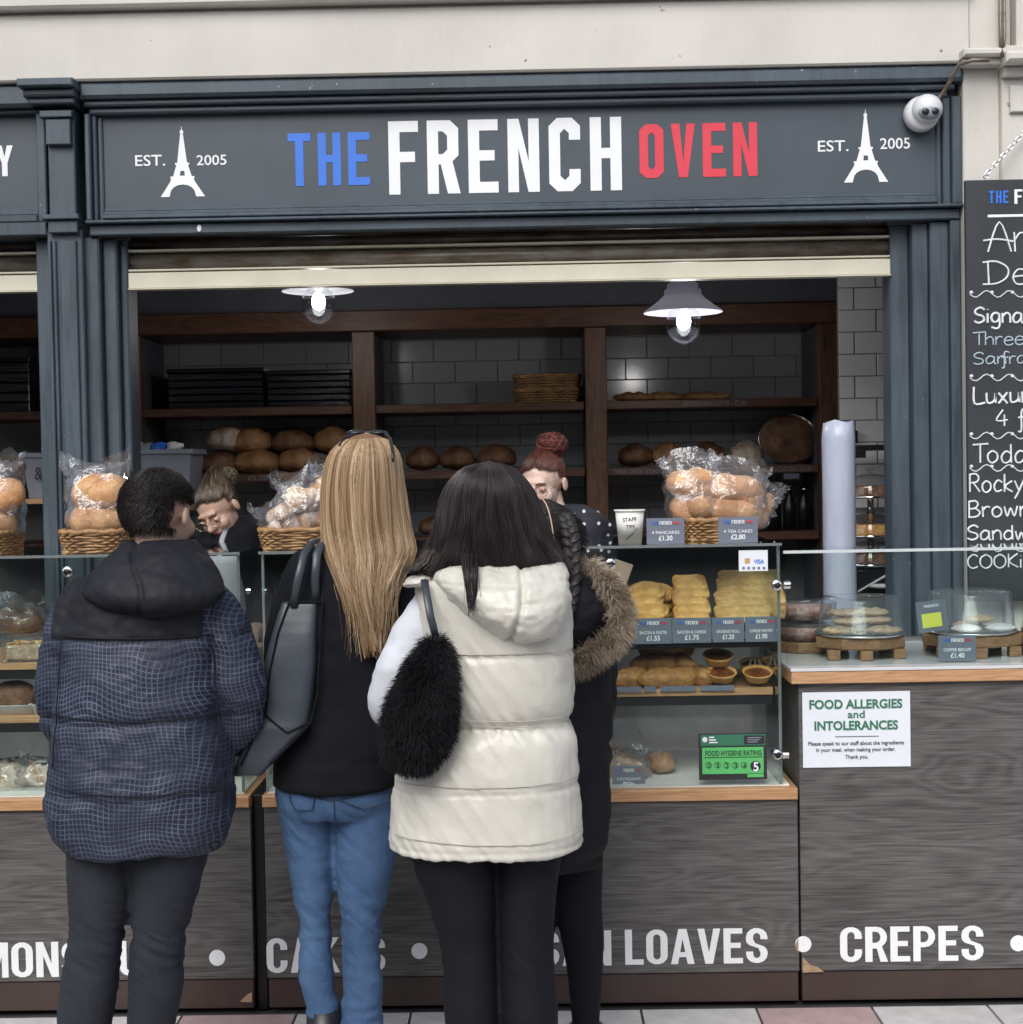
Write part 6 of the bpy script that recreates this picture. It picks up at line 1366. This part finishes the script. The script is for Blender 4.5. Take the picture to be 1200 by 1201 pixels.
v, n, f = remesh(mb, .006, 4); zk = Z(1080, Y0); v = v+n*((-np.abs(fbm(v*np.array([9, 9, 30])+np.stack([0*v[:, 0], 0*v[:, 0], v[:, 0]*30], -1), 3))*(.002+.009*np.exp(-((v[:, 2]-zk)/.09)**2)+.006*np.exp(-((v[:, 2]-Z(965, Y0))/.06)**2))+fbm(v*[8, 8, 34]+5, 3)*(.0012+.002*np.exp(-((v[:, 2]-zk)/.12)**2)+.004*np.exp(-((v[:, 2]-Z(1190, Y0))/.05)**2)))[:, None]); npart('jeans', v, f, M['jeansb'], t)
M['stitch'] = mat('denim_stitch', (.02, .03, .06), .8)
for pts in ([(336, 915), (341, 940), (349, 950), (368, 948), (372, 925)], [(398, 935), (428, 948), (455, 942), (457, 922)], [(393, 920), (394, 960)], [(332, 922), (360, 932), (393, 936), (430, 930), (460, 920)]):
    seam_line(t, v, Y0, pts, .0016, M['stitch'])
shoe(t, X(382, Y0, 1250), Y0, 1, M['shoeb'], .19, .05, .24); shoe(t, X(425, Y0, 1250), Y0+.02, 1, M['shoeb'], .19, .05, .24)
mb = MB(); garment(mb, Y0, [(628, 402, 456, .12), (640, 376, 478, .16), (655, 352, 494, .2), (680, 338, 504, .23), (720, 337, 504, .25), (780, 342, 500, .25), (830, 338, 494, .25), (870, 330, 484, .26), (900, 323, 474, .27), (918, 322, 470, .27)], .9)
arm(mb, Y0, [(364, 668, 0, .056), (341, 735, 0, .058), (336, 800, .03, .052), (358, 838, .16, .046), (384, 848, .24, .042)]); arm(mb, Y0, [(486, 668, 0, .056), (500, 735, 0, .056), (500, 800, .03, .052), (480, 838, .16, .046), (455, 848, .24, .042)])
v, n, f = remesh(mb, .006, 5); v = seams_disp(v, n, [Z(882, Y0)], .004, .006, .004, 9, (6, 6, 12)); npart('blazer', v, f, M['blackwool'], t)
rows = [(508, 429, 431, .006), (512, 412, 448, .1), (520, 398, 460, .16), (536, 385, 470, .2), (565, 379, 474, .215), (600, 378, 477, .2, -.01), (630, 379, 482, .17, -.03), (650, 384, 484, .14, -.07), (675, 396, 470, .10, -.11), (700, 408, 459, .08, -.135), (730, 421, 452, .06, -.145), (764, 432, 446, .04, -.15)]
long_hair(t, Y0, rows, 7000, [(.10, .055, .028), (.22, .135, .072), (.36, .245, .14), (.50, .37, .235), (.66, .54, .39)], r=.0009, corecol=M['cblond'], seed=2, minlen=.62, spread=.025, wave=.011)
sg = thing('sunglasses', 'black sunglasses pushed up on the blonde hair', 'sunglasses', P(430, 512, Y0)); b = MB()
b.tube([P(398, 522, Y0-.05), P(403, 514, Y0-.02), P(418, 509, Y0+.02), P(436, 507, Y0+.03), P(452, 509, Y0+.02), P(458, 515, Y0-.02), P(461, 530, Y0-.07), P(461, 541, Y0-.09)], [.003, .004, .006, .005, .006, .005, .004, .003], 8); part('frame', b, M['dark'], sg, True)
for px in (418, 444):
    b = MB(); b.ell(P(px, 508, Y0+.03), (.027, .02, .008), 16, 8); part('lens', b, M['dark'], sg, True)
# tote bag
YT_ = 3.655; tg = thing('tote_bag', 'slate grey leather tote bag hanging from the shoulder of the blonde woman', 'bag', P(320, 905, YT_))
mb = MB(); garment(mb, YT_, [(705, 332, 376, .05), (708, 331, 375, .06), (740, 322, 374, .09), (790, 311, 371, .11), (835, 308, 366, .13), (850, 303, 364, .14), (862, 294, 352, .14), (885, 284, 330, .13), (903, 276, 313, .11), (906, 278, 310, .09)], .35, 48)
v, n, f = remesh(mb, .004, 1); v = v+n*(fbm(v*[7, 7, 9], 2)*.004)[:, None]; npart('bag_body', v, f, M['leather'], tg)
for pts in ([(334, 709), (322, 745), (313, 790), (309, 840), (298, 862), (280, 900)], [(374, 709), (372, 760), (368, 820), (362, 850), (346, 868), (314, 900)], [(334, 709), (374, 709)], [(309, 842), (335, 862), (361, 850)]):
    seam_line(tg, v, YT_, pts, .0028, M['blackwool'], 'piping')
for (pts) in ([(344, 712, -.06), (350, 680, -.07), (357, 650, -.05), (366, 636, .02), (380, 632, .08)], [(372, 712, -.04), (370, 680, -.06), (372, 650, -.06), (378, 637, .0), (388, 634, .08)]):
    b = MB(); b.tube([P(p_[0], p_[1], 3.70+p_[2]-.02) for p_ in pts], .0105, 8, sx=.3, ref=(1, .2, 0)); part('strap', b, M['leather'], tg, True)

# ---- woman in the cream gilet
Y0 = 3.40; t = thing('person', 'woman with straight dark brown hair in a cream padded gilet and black leggings', 'person', (X(570, Y0), Y0, 0))
mb = MB(); R = RZ(.1)
AL = [(512, 705, 0), (484, 750, 0), (464, 805, 0), (466, 838, .08), (500, 838, .22)]; AR = [(640, 705, 0), (645, 760, 0), (645, 810, .02), (628, 838, .12), (596, 838, .24)]
c = body_p(mb, Y0, 1, (573, 600), R, .99, (575, 672), (515, 712, 640), (535, 985, 615), ((552, 1110), (618, 1110)), ((553, 1325), (615, 1325)), (AL, AR))
skin_part(t, mb, M['skinpale'], .005, 3)
mb = MB(); leg(mb, Y0, [(950, 472, 590), (1000, 479, 585), (1040, 495, 584), (1080, 508, 583), (1110, 516, 583), (1150, 520, 584), (1200, 521, 586), (1280, 530, 580), (1335, 533, 576)]); leg(mb, Y0, [(950, 572, 665), (1000, 580, 660), (1050, 583, 653), (1100, 585, 650), (1150, 587, 652), (1200, 588, 655), (1280, 592, 642), (1335, 595, 638)])
v, n, f = remesh(mb, .006, 4); v = v+n*(fbm(v*[6, 6, 20]+15, 2)*.0016)[:, None]; v = v-n*(np.abs(fbm(v*np.array([8, 8, 26])+np.stack([0*v[:, 0], 0*v[:, 0], v[:, 0]*20], -1), 3))*(.0012+.004*np.exp(-((v[:, 2]-Z(1110, Y0))/.05)**2)+.004*np.exp(-((v[:, 2]-Z(1005, Y0))/.03)**2)))[:, None]; npart('leggings', v, f, M['leggings'], t)
for px in (555, 616): shoe(t, X(px, Y0, 1330), Y0, 1, M['shoeb'])
mb = MB(); garment(mb, Y0, [(690, 500, 655, .18), (720, 496, 660, .2), (780, 505, 660, .2), (850, 520, 655, .18)])
arm(mb, Y0, [(510, 708, 0, .052), (484, 750, 0, .054), (463, 800, 0, .053), (459, 830, .05, .05), (480, 840, .16, .045), (505, 838, .22, .04)]); arm(mb, Y0, [(640, 705, 0, .052), (645, 760, 0, .05), (645, 810, .02, .05), (628, 838, .12, .044), (600, 838, .22, .04)])
v, n, f = remesh(mb, .006, 5); v = seams_disp(v, n, [], 0, 1, .004, 21, (9, 9, 14)); npart('jersey', v, f, M['white_knit'], t)
mb = MB(); garment(mb, Y0, [(662, 512, 650, .18), (674, 494, 662, .22), (692, 488, 668, .25), (740, 493, 672, .27), (790, 497, 674, .28), (826, 500, 673, .265), (845, 508, 667, .24), (862, 488, 676, .275), (905, 462, 679, .30), (950, 459, 682, .31), (978, 458, 685, .32), (991, 459, 685, .32)], .88)
v, n, f = remesh(mb, .0048, 5); sz = [Z(y, Y0, 600) for y in (764, 843, 917, 981)]
v = seams_disp(v, n, sz, .0038, .004, .0028, 33, (6, 6, 9)); ds = np.min([np.abs(v[:, 2]-z_) for z_ in sz], axis=0); v = v+n*((-np.abs(fbm(v*np.array([26, 10, 7])+np.stack([v[:, 2]*20, 0*ds, 0*ds], -1), 3))*.0048*(np.exp(-ds/.045)+.22)+-np.abs(fbm(v*[15, 8, 9]+4+np.stack([v[:, 2]*9, 0*ds, v[:, 0]*12], -1), 3))*.004)[:, None]); d = np.abs(v[:, 2]-sz[1]); v = v+n*(.004*np.exp(-(d/.014)**2)*vnoise(v*[90, 30, 30]))[:, None]
npart('gilet', v, f, M['vest'], t); M['cstitch'] = mat('cream_stitching', (.40, .38, .33), .7)
for pts in ([(500, 766), (560, 766), (620, 765), (670, 763)], [(512, 843), (590, 844), (668, 842)], [(505, 850), (590, 851), (670, 849)], [(464, 918), (560, 919), (620, 917), (678, 914)], [(462, 980), (560, 984), (620, 984), (682, 978)]):
    seam_line(t, v, Y0, pts, .0011, M['cstitch'])
mb = MB(); garment(mb, Y0, [(657, 528, 652, .13, -.03), (664, 508, 660, .18, -.05), (680, 506, 666, .22, -.07), (700, 520, 670, .25, -.08), (722, 545, 669, .24, -.09), (742, 574, 658, .19, -.085), (755, 600, 640, .11, -.07)], 1.0)
mb.ell(P(490, 682, Y0-.04), (.04, .07, .018), 16, 8, rot=RY(-.15))
v, n, f = remesh(mb, .005, 3); pa, pb = P(612, 664, Y0), P(602, 750, Y0); d = np.abs(v[:, 0]-(pa.x+(pb.x-pa.x)*(v[:, 2]-pa.z)/(pb.z-pa.z))+.012*np.sin((v[:, 2]-pa.z)*25)); zr = P(600, 668, Y0).z
v = v+n*((-.012*np.exp(-(d/.007)**2)+fbm(v*[12, 12, 16]+3, 3)*.006-np.abs(fbm(v*[20, 10, 26]+8, 3))*.006+.005*np.exp(-(d/.035)**2)*vnoise(v*[35, 35, 75])-.003*np.exp(-((v[:, 2]-zr+.02)/.005)**2))[:, None]); npart('hood', v, f, M['vest'], t)
rows = [(541, 572, 574, .006), (545, 552, 594, .1), (553, 538, 608, .17), (572, 522, 624, .215), (600, 513, 634, .225), (630, 507, 645, .21, -.01), (650, 501, 656, .19, -.02), (664, 494, 664, .17, -.03), (676, 488, 668, .15, -.035)]
long_hair(t, Y0, rows, 6500, [(.010, .009, .010), (.016, .013, .013), (.028, .022, .022), (.05, .040, .038)], r=.0009, corecol=M['cdark'], seed=5, minlen=.86, spread=.015, wave=.007)
long_hair(t, Y0-.135, [(635, 543, 558, .012, .07), (655, 542, 560, .016, .015), (668, 543, 560, .02, -.035), (692, 547, 559, .014, -.05), (720, 551, 554, .005, -.055)], 130, [(.010, .009, .010), (.04, .03, .03)], r=.0011, corecol=M['cdark'], seed=6, K=10, under=False, arc=(0, 6.2))
long_hair(t, Y0-.06, [(645, 500, 520, .05, .02), (660, 488, 515, .05, .0), (672, 474, 505, .04, -.01)], 260, [(.010, .009, .010), (.05, .03, .022)], r=.0011, corecol=M['cdark'], seed=7, K=10, spread=.03, under=False, arc=(0, 6.2))
# furry bag
YB_ = 3.24; tg = thing('furry_bag', 'black fluffy faux fur shoulder bag against the cream gilet', 'bag', P(490, 905, YB_))
mb = MB(); garment(mb, YB_, [(752, 504, 516, .03), (765, 494, 524, .06), (790, 476, 530, .09), (830, 458, 530, .11), (865, 452, 524, .11), (888, 460, 512, .10), (898, 474, 500, .06)], 1.0)
v, n, f = remesh(mb, .006, 3); npart('bag_body', v, f, M['blackwool'], tg); furry(tg, v, n, .030, 16000, [(.004, .004, .005), (.010, .010, .013), (.022, .024, .030)], 'fur', .0011, .35)
b = MB(); b.tube([P(498, 680, Y0-.105), P(501, 700, Y0-.15), P(505, 722, Y0-.165), P(511, 746, Y0-.165)], .0085, 8, sx=.3, ref=(1, .2, 0)); part('strap', b, M['leather'], tg, True)
b = MB(); b.box(*(lambda p_: (p_.x-.012, p_.x+.012, p_.y-.006, p_.y+.002, p_.z-.012, p_.z))(P(511, 748, Y0-.165))); part('buckle', b, M['gold'], tg)

# ---- woman with braids in the black parka
Y0 = 3.88; t = thing('person', 'woman with dark braids in a long black parka with tan fur hood trim', 'person', (X(650, Y0), Y0, 0))
mb = MB(); R = RZ(.05) @ RX(-.25)
AL = [(605, 715, 0), (592, 770, 0), (594, 830, .02), (608, 850, .12), (630, 850, .24)]; AR = [(690, 715, 0), (700, 770, 0), (698, 830, .02), (680, 850, .12), (655, 850, .24)]
c = body_p(mb, Y0, 1, (636, 636), R, .97, (636, 690), (605, 725, 695), (625, 985, 680), ((628, 1090), (686, 1100)), ((626, 1225), (688, 1225)), (AL, AR))
skin_part(t, mb, M['skinpale'], .005, 3)
mb = MB(); leg(mb, Y0, [(970, 600, 655), (1020, 602, 654), (1100, 606, 650), (1150, 610, 648), (1200, 612, 645), (1240, 613, 642)]); leg(mb, Y0, [(970, 648, 708), (1020, 649, 707), (1060, 651, 706), (1100, 658, 708), (1140, 665, 707), (1200, 671, 703), (1240, 674, 702)])
v, n, f = remesh(mb, .006, 4); npart('leggings', v, f, M['leggings'], t)
for px in (628, 688): shoe(t, X(px, Y0, 1240), Y0, 1, M['shoeb'])
mb = MB(); garment(mb, Y0, [(676, 606, 664, .14), (690, 590, 686, .2), (715, 578, 706, .24), (770, 572, 716, .27), (830, 574, 716, .27), (878, 578, 716, .26), (930, 578, 714, .28), (970, 580, 711, .29), (1000, 584, 706, .29), (1010, 590, 702, .28)], .9)
arm(mb, Y0, [(690, 715, 0, .055), (698, 770, 0, .056), (695, 830, .02, .053), (680, 850, .12, .046), (660, 850, .22, .042)]); arm(mb, Y0, [(605, 715, 0, .055), (594, 770, 0, .056), (594, 830, .02, .053), (608, 850, .12, .046), (628, 850, .22, .042)])
v, n, f = remesh(mb, .006, 5); v = seams_disp(v, n, [Z(y, Y0, 680) for y in (872, 1000)], .008, .014, .006, 51, (7, 7, 14)); npart('parka', v, f, M['parka'], t)
mb = MB(); garment(mb, Y0, [(664, 640, 690, .1, -.02), (680, 630, 708, .17, -.05), (705, 625, 722, .2, -.07), (735, 632, 722, .2, -.08), (760, 650, 705, .14, -.08), (774, 660, 690, .08, -.07)], 1.0)
v, n, f = remesh(mb, .005, 3); v = v+n*(fbm(v*[12, 12, 16], 3)*.008)[:, None]; npart('hood', v, f, M['parka'], t)
fp = [(690, 668, -.05), (703, 674, -.09), (716, 688, -.13), (726, 708, -.15), (729, 730, -.16), (722, 748, -.17), (706, 762, -.17), (690, 772, -.17), (674, 778, -.17), (655, 780, -.16)]
mb = MB(); arm(mb, Y0, [(a[0]-1, a[1], a[2], .017) for a in fp]); v, n, f = remesh(mb, .005, 2); npart('fur_trim_backing', v, f, M['cblond'], t)
furry(t, v, n, .036, 8000, [(.07, .05, .035), (.20, .15, .11), (.40, .33, .25), (.62, .56, .47)], 'fur_trim', .0011, .25, extra=np.repeat([[.5, -.3, -.2]], len(v), 0))
keepb = lambda q: (q[2] > -.75) and not (q[1] > .5 and q[2] < .55)
side = lambda u: np.stack([np.sign(u[:, 0])*1.0, .3+0*u[:, 0], -.45+0*u[:, 0]], -1)
scalp(t, c, R, .99, 5000, [(.010, .009, .009), (.018, .015, .014), (.034, .028, .026)], keepb, .05, .0011, side, 1.045, M['cdark'], K=7, jit=.06)
pp = []
for q in np.linspace(-.3, 2.2, 14):
    pp.append(c+R @ (Vector((-.010+.030*max(0, q)/1.2-.004*q*q, -math.sin(q)*.0995-.012, math.cos(q)*.0905+.022))*.99))
b = MB(); b.tube(pp, .0026, 6, sx=.6); part('hair_parting', b, M['part'], t, True)
def braid(t, pth, rad, col, K=70):
    L_ = [Vector(p) for p in pth]; seg = len(L_)-1
    for s_ in range(3):
        pts = []; rr = []
        for k in range(K):
            u = k/(K-1); i = min(int(u*seg), seg-1); p = L_[i].lerp(L_[i+1], u*seg-i); a = u*22+s_*2.094
            pts.append(p+Vector((math.sin(a)*rad*.55, math.sin(2*a)*rad*.28, 0))); rr.append(rad*(.62-.25*u))
        b = MB(); b.tube(pts, rr, 10, round_ends=True); part('braid_strand', b, col, t, True)
        cent = np.array(pts); N = 220; th_ = rng.uniform(0, 6.28, N); off = np.stack([np.cos(th_), np.sin(th_)], -1)
        paths = np.stack([cent[:, 0][None, :]+off[:, :1]*np.array(rr)[None, :], cent[:, 1][None, :]+off[:, 1:]*np.array(rr)[None, :], np.repeat(cent[:, 2][None, :], N, 0)], -1)
        strands('braid_hair', paths, np.full(N, .0007), palette(N, [(.012, .010, .010), (.03, .024, .022), (.055, .045, .04)]), M['hair'], t, taper=.9)
braid(t, [P(662, 606, Y0-.06), P(668, 622, Y0-.09), P(671, 645, Y0-.12), P(672, 672, Y0-.15), P(669, 700, Y0-.19), P(665, 720, Y0-.21)], .022, M['cdark'])
braid(t, [P(604, 606, Y0-.08), P(597, 640, Y0-.12), P(594, 690, Y0-.16)], .024, M['cdark'])

# ---- red haired server
Y0 = 5.15; t = thing('person', 'server with auburn hair bun, wire glasses and navy polka dot top behind the counter', 'person', (X(655, Y0), Y0, 0))
mb = MB(); R = RZ(math.pi-.42) @ RX(-.30)
AL = [(612, 632, 0), (602, 690, 0), (606, 735, -.03), (625, 745, -.12), (645, 738, -.2)]; AR = [(704, 632, 0), (712, 690, 0), (715, 735, -.03), (706, 745, -.12), (700, 738, -.2)]
c = body_p(mb, Y0, -1, (637, 566), R, .95, (655, 612, 0), (610, 640, 706), (640, 850, 680), ((640, 980), (680, 980)), ((640, 1085), (680, 1085)), (AL, AR))
skin_part(t, mb, M['skinpale'], .0035, 4)
face_parts(t, c, R, .95, M['iris'], M['lip'], M['browd'], M['lidp']); glasses(t, c, R, .95, M['gold'])
mb = MB(); garment(mb, Y0, [(592, 640, 684, .12), (600, 620, 702, .17), (622, 600, 718, .22), (680, 598, 720, .24), (740, 604, 716, .24), (800, 604, 716, .24), (860, 600, 720, .25)], .9)
arm(mb, Y0, [(614, 624, 0, .054), (601, 690, 0, .052), (604, 730, -.03, .046), (620, 742, -.1, .042)]); arm(mb, Y0, [(703, 624, 0, .054), (712, 690, 0, .052), (715, 730, -.03, .046), (708, 742, -.1, .042)])
v, n, f = remesh(mb, .006, 4); v = seams_disp(v, n, [], 0, 1, .004, 61, (9, 9, 12)); npart('polka_dot_top', v, f, M['dots'], t)
mb = MB(); leg(mb, Y0, [(840, 604, 662), (980, 618, 660), (1085, 626, 656)]); leg(mb, Y0, [(840, 658, 716), (980, 662, 704), (1085, 664, 696)]); v, n, f = remesh(mb, .008, 3); npart('trousers', v, f, M['leggings'], t)
for px in (640, 680): shoe(t, X(px, Y0, 1085), Y0, -1, M['shoeb'])
keepr = lambda q: not (q[1] > .30 and q[2] < .62-.35*abs(q[0])) and q[2] > -.75 and not (q[1] > -.1 and q[2] < -.05)
bk = lambda u: np.stack([-.5*u[:, 0], -.9+0*u[:, 0], .35+0*u[:, 0]], -1)
redc = [(.035, .012, .010), (.075, .025, .020), (.12, .045, .034), (.16, .07, .052)]
scalp(t, c, R, .965, 6500, redc, keepr, .075, .0011, bk, 1.06, M['cred'], K=8, jit=.05, nk=.05)
bc = P(648, 522, Y0+.02); mb = MB(); mb.ell(bc, (.036, .034, .032), 16, 12); v, n, f = remesh(mb, .006, 2); npart('hair_bun', v, f, M['cred'], t)
paths = []
for k in range(900):
    ax = Vector(rng.normal(0, 1, 3)).normalized(); u_ = ax.orthogonal().normalized(); w_ = ax.cross(u_); rr_ = rng.uniform(.7, 1.15); q0_ = rng.uniform(0, 6.28)
    rr_ *= 1+.15*(k % 9 == 0); paths.append([bc+Vector(((u_*math.cos(q)+w_*math.sin(q)).x*.047, (u_*math.cos(q)+w_*math.sin(q)).y*.042, (u_*math.cos(q)+w_*math.sin(q)).z*.040))*rr_ for q in np.linspace(q0_, q0_+2.2, 8)])
strands('bun_hair', paths, np.full(900, .0012), palette(900, [(.06, .02, .018), (.15, .045, .038), (.26, .08, .065)]), M['hair'], t)

# ---- bending server
Y0 = 5.2; t = thing('person', 'server with streaked top knot and glasses bending down in black top and grey apron', 'person', (X(265, Y0), Y0, 0))
mb = MB(); R = RZ(math.pi-.45) @ RY(.25) @ RX(-.62)
AL = [(236, 650, 0), (228, 700, -.02), (230, 735, -.08), (240, 745, -.18)]; AR = [(300, 650, 0), (306, 700, -.02), (304, 735, -.08), (296, 745, -.18)]
c = body_p(mb, Y0, -1, (256, 597), R, .88, (266, 632, -.05), (236, 652, 300), (250, 860, 290), ((250, 985), (290, 985)), ((250, 1085), (290, 1085)), (AL, AR))
skin_part(t, mb, M['skin'], .0035, 4)
face_parts(t, c, R, .88, M['iris'], M['lip'], M['browd'], M['lidp']); glasses(t, c, R, .88, M['gold'])
mb = MB(); garment(mb, Y0, [(606, 262, 286, .14, .03), (614, 246, 298, .18, .02), (632, 232, 306, .21), (680, 228, 308, .23), (740, 230, 306, .23), (860, 226, 312, .25)], .9)
arm(mb, Y0, [(238, 648, 0, .05), (228, 700, -.02, .048), (230, 730, -.08, .043)]); arm(mb, Y0, [(300, 648, 0, .05), (306, 700, -.02, .048), (304, 730, -.08, .043)])
v, n, f = remesh(mb, .006, 4); v = seams_disp(v, n, [], 0, 1, .003, 71, (9, 9, 12)); npart('black_top', v, f, M['blackwool'], t)
b = MB(); b.tube([P(266, 618, Y0-.085), P(261, 632, Y0-.105), P(258, 650, Y0-.115), P(256, 700, Y0-.12)], .010, 6, sx=.25, ref=(1, 0, 0)); part('apron_strap', b, M['apron'], t, True)
mb = MB(); garment(mb, Y0, [(650, 240, 296, .262), (700, 236, 300, .268), (860, 230, 308, .28)], .9); v = MB(); part('apron', mb, M['apron'], t, True)
mb = MB(); leg(mb, Y0, [(840, 226, 272), (980, 232, 270), (1085, 238, 264)]); leg(mb, Y0, [(840, 266, 312), (980, 272, 308), (1085, 276, 302)]); v, n, f = remesh(mb, .008, 3); npart('trousers', v, f, M['leggings'], t)
for px in (251, 289): shoe(t, X(px, Y0, 1085), Y0, -1, M['shoeb'])
strk = [(.010, .009, .009), (.03, .022, .018), (.10, .07, .04), (.30, .22, .13)]
scalp(t, c, R, .895, 5500, strk, keepr, .07, .0011, bk, 1.06, M['cdark'], K=8, jit=.05, nk=.05)
bc = P(268, 560, Y0+.02); mb = MB(); mb.ell(bc, (.030, .027, .027), 16, 12); v, n, f = remesh(mb, .006, 2); npart('hair_bun', v, f, M['cdark'], t)
paths = []
for k in range(700):
    ax = Vector(rng.normal(0, 1, 3)).normalized(); u_ = ax.orthogonal().normalized(); w_ = ax.cross(u_); rr_ = rng.uniform(.9, 1.15); q0_ = rng.uniform(0, 6.28)
    paths.append([bc+(u_*math.cos(q)+w_*math.sin(q))*.033*rr_ for q in np.linspace(q0_, q0_+2.2, 8)])
strands('bun_hair', paths, np.full(700, .0012), palette(700, strk), M['hair'], t)
b = MB(); b.tube([bc+Vector((-.024+.010*math.cos(q), -.02, -.01+.02*math.sin(q))) for q in np.linspace(0, 6.28, 12)], .006, 6); part('hair_tie', b, M['icing'], t, True)
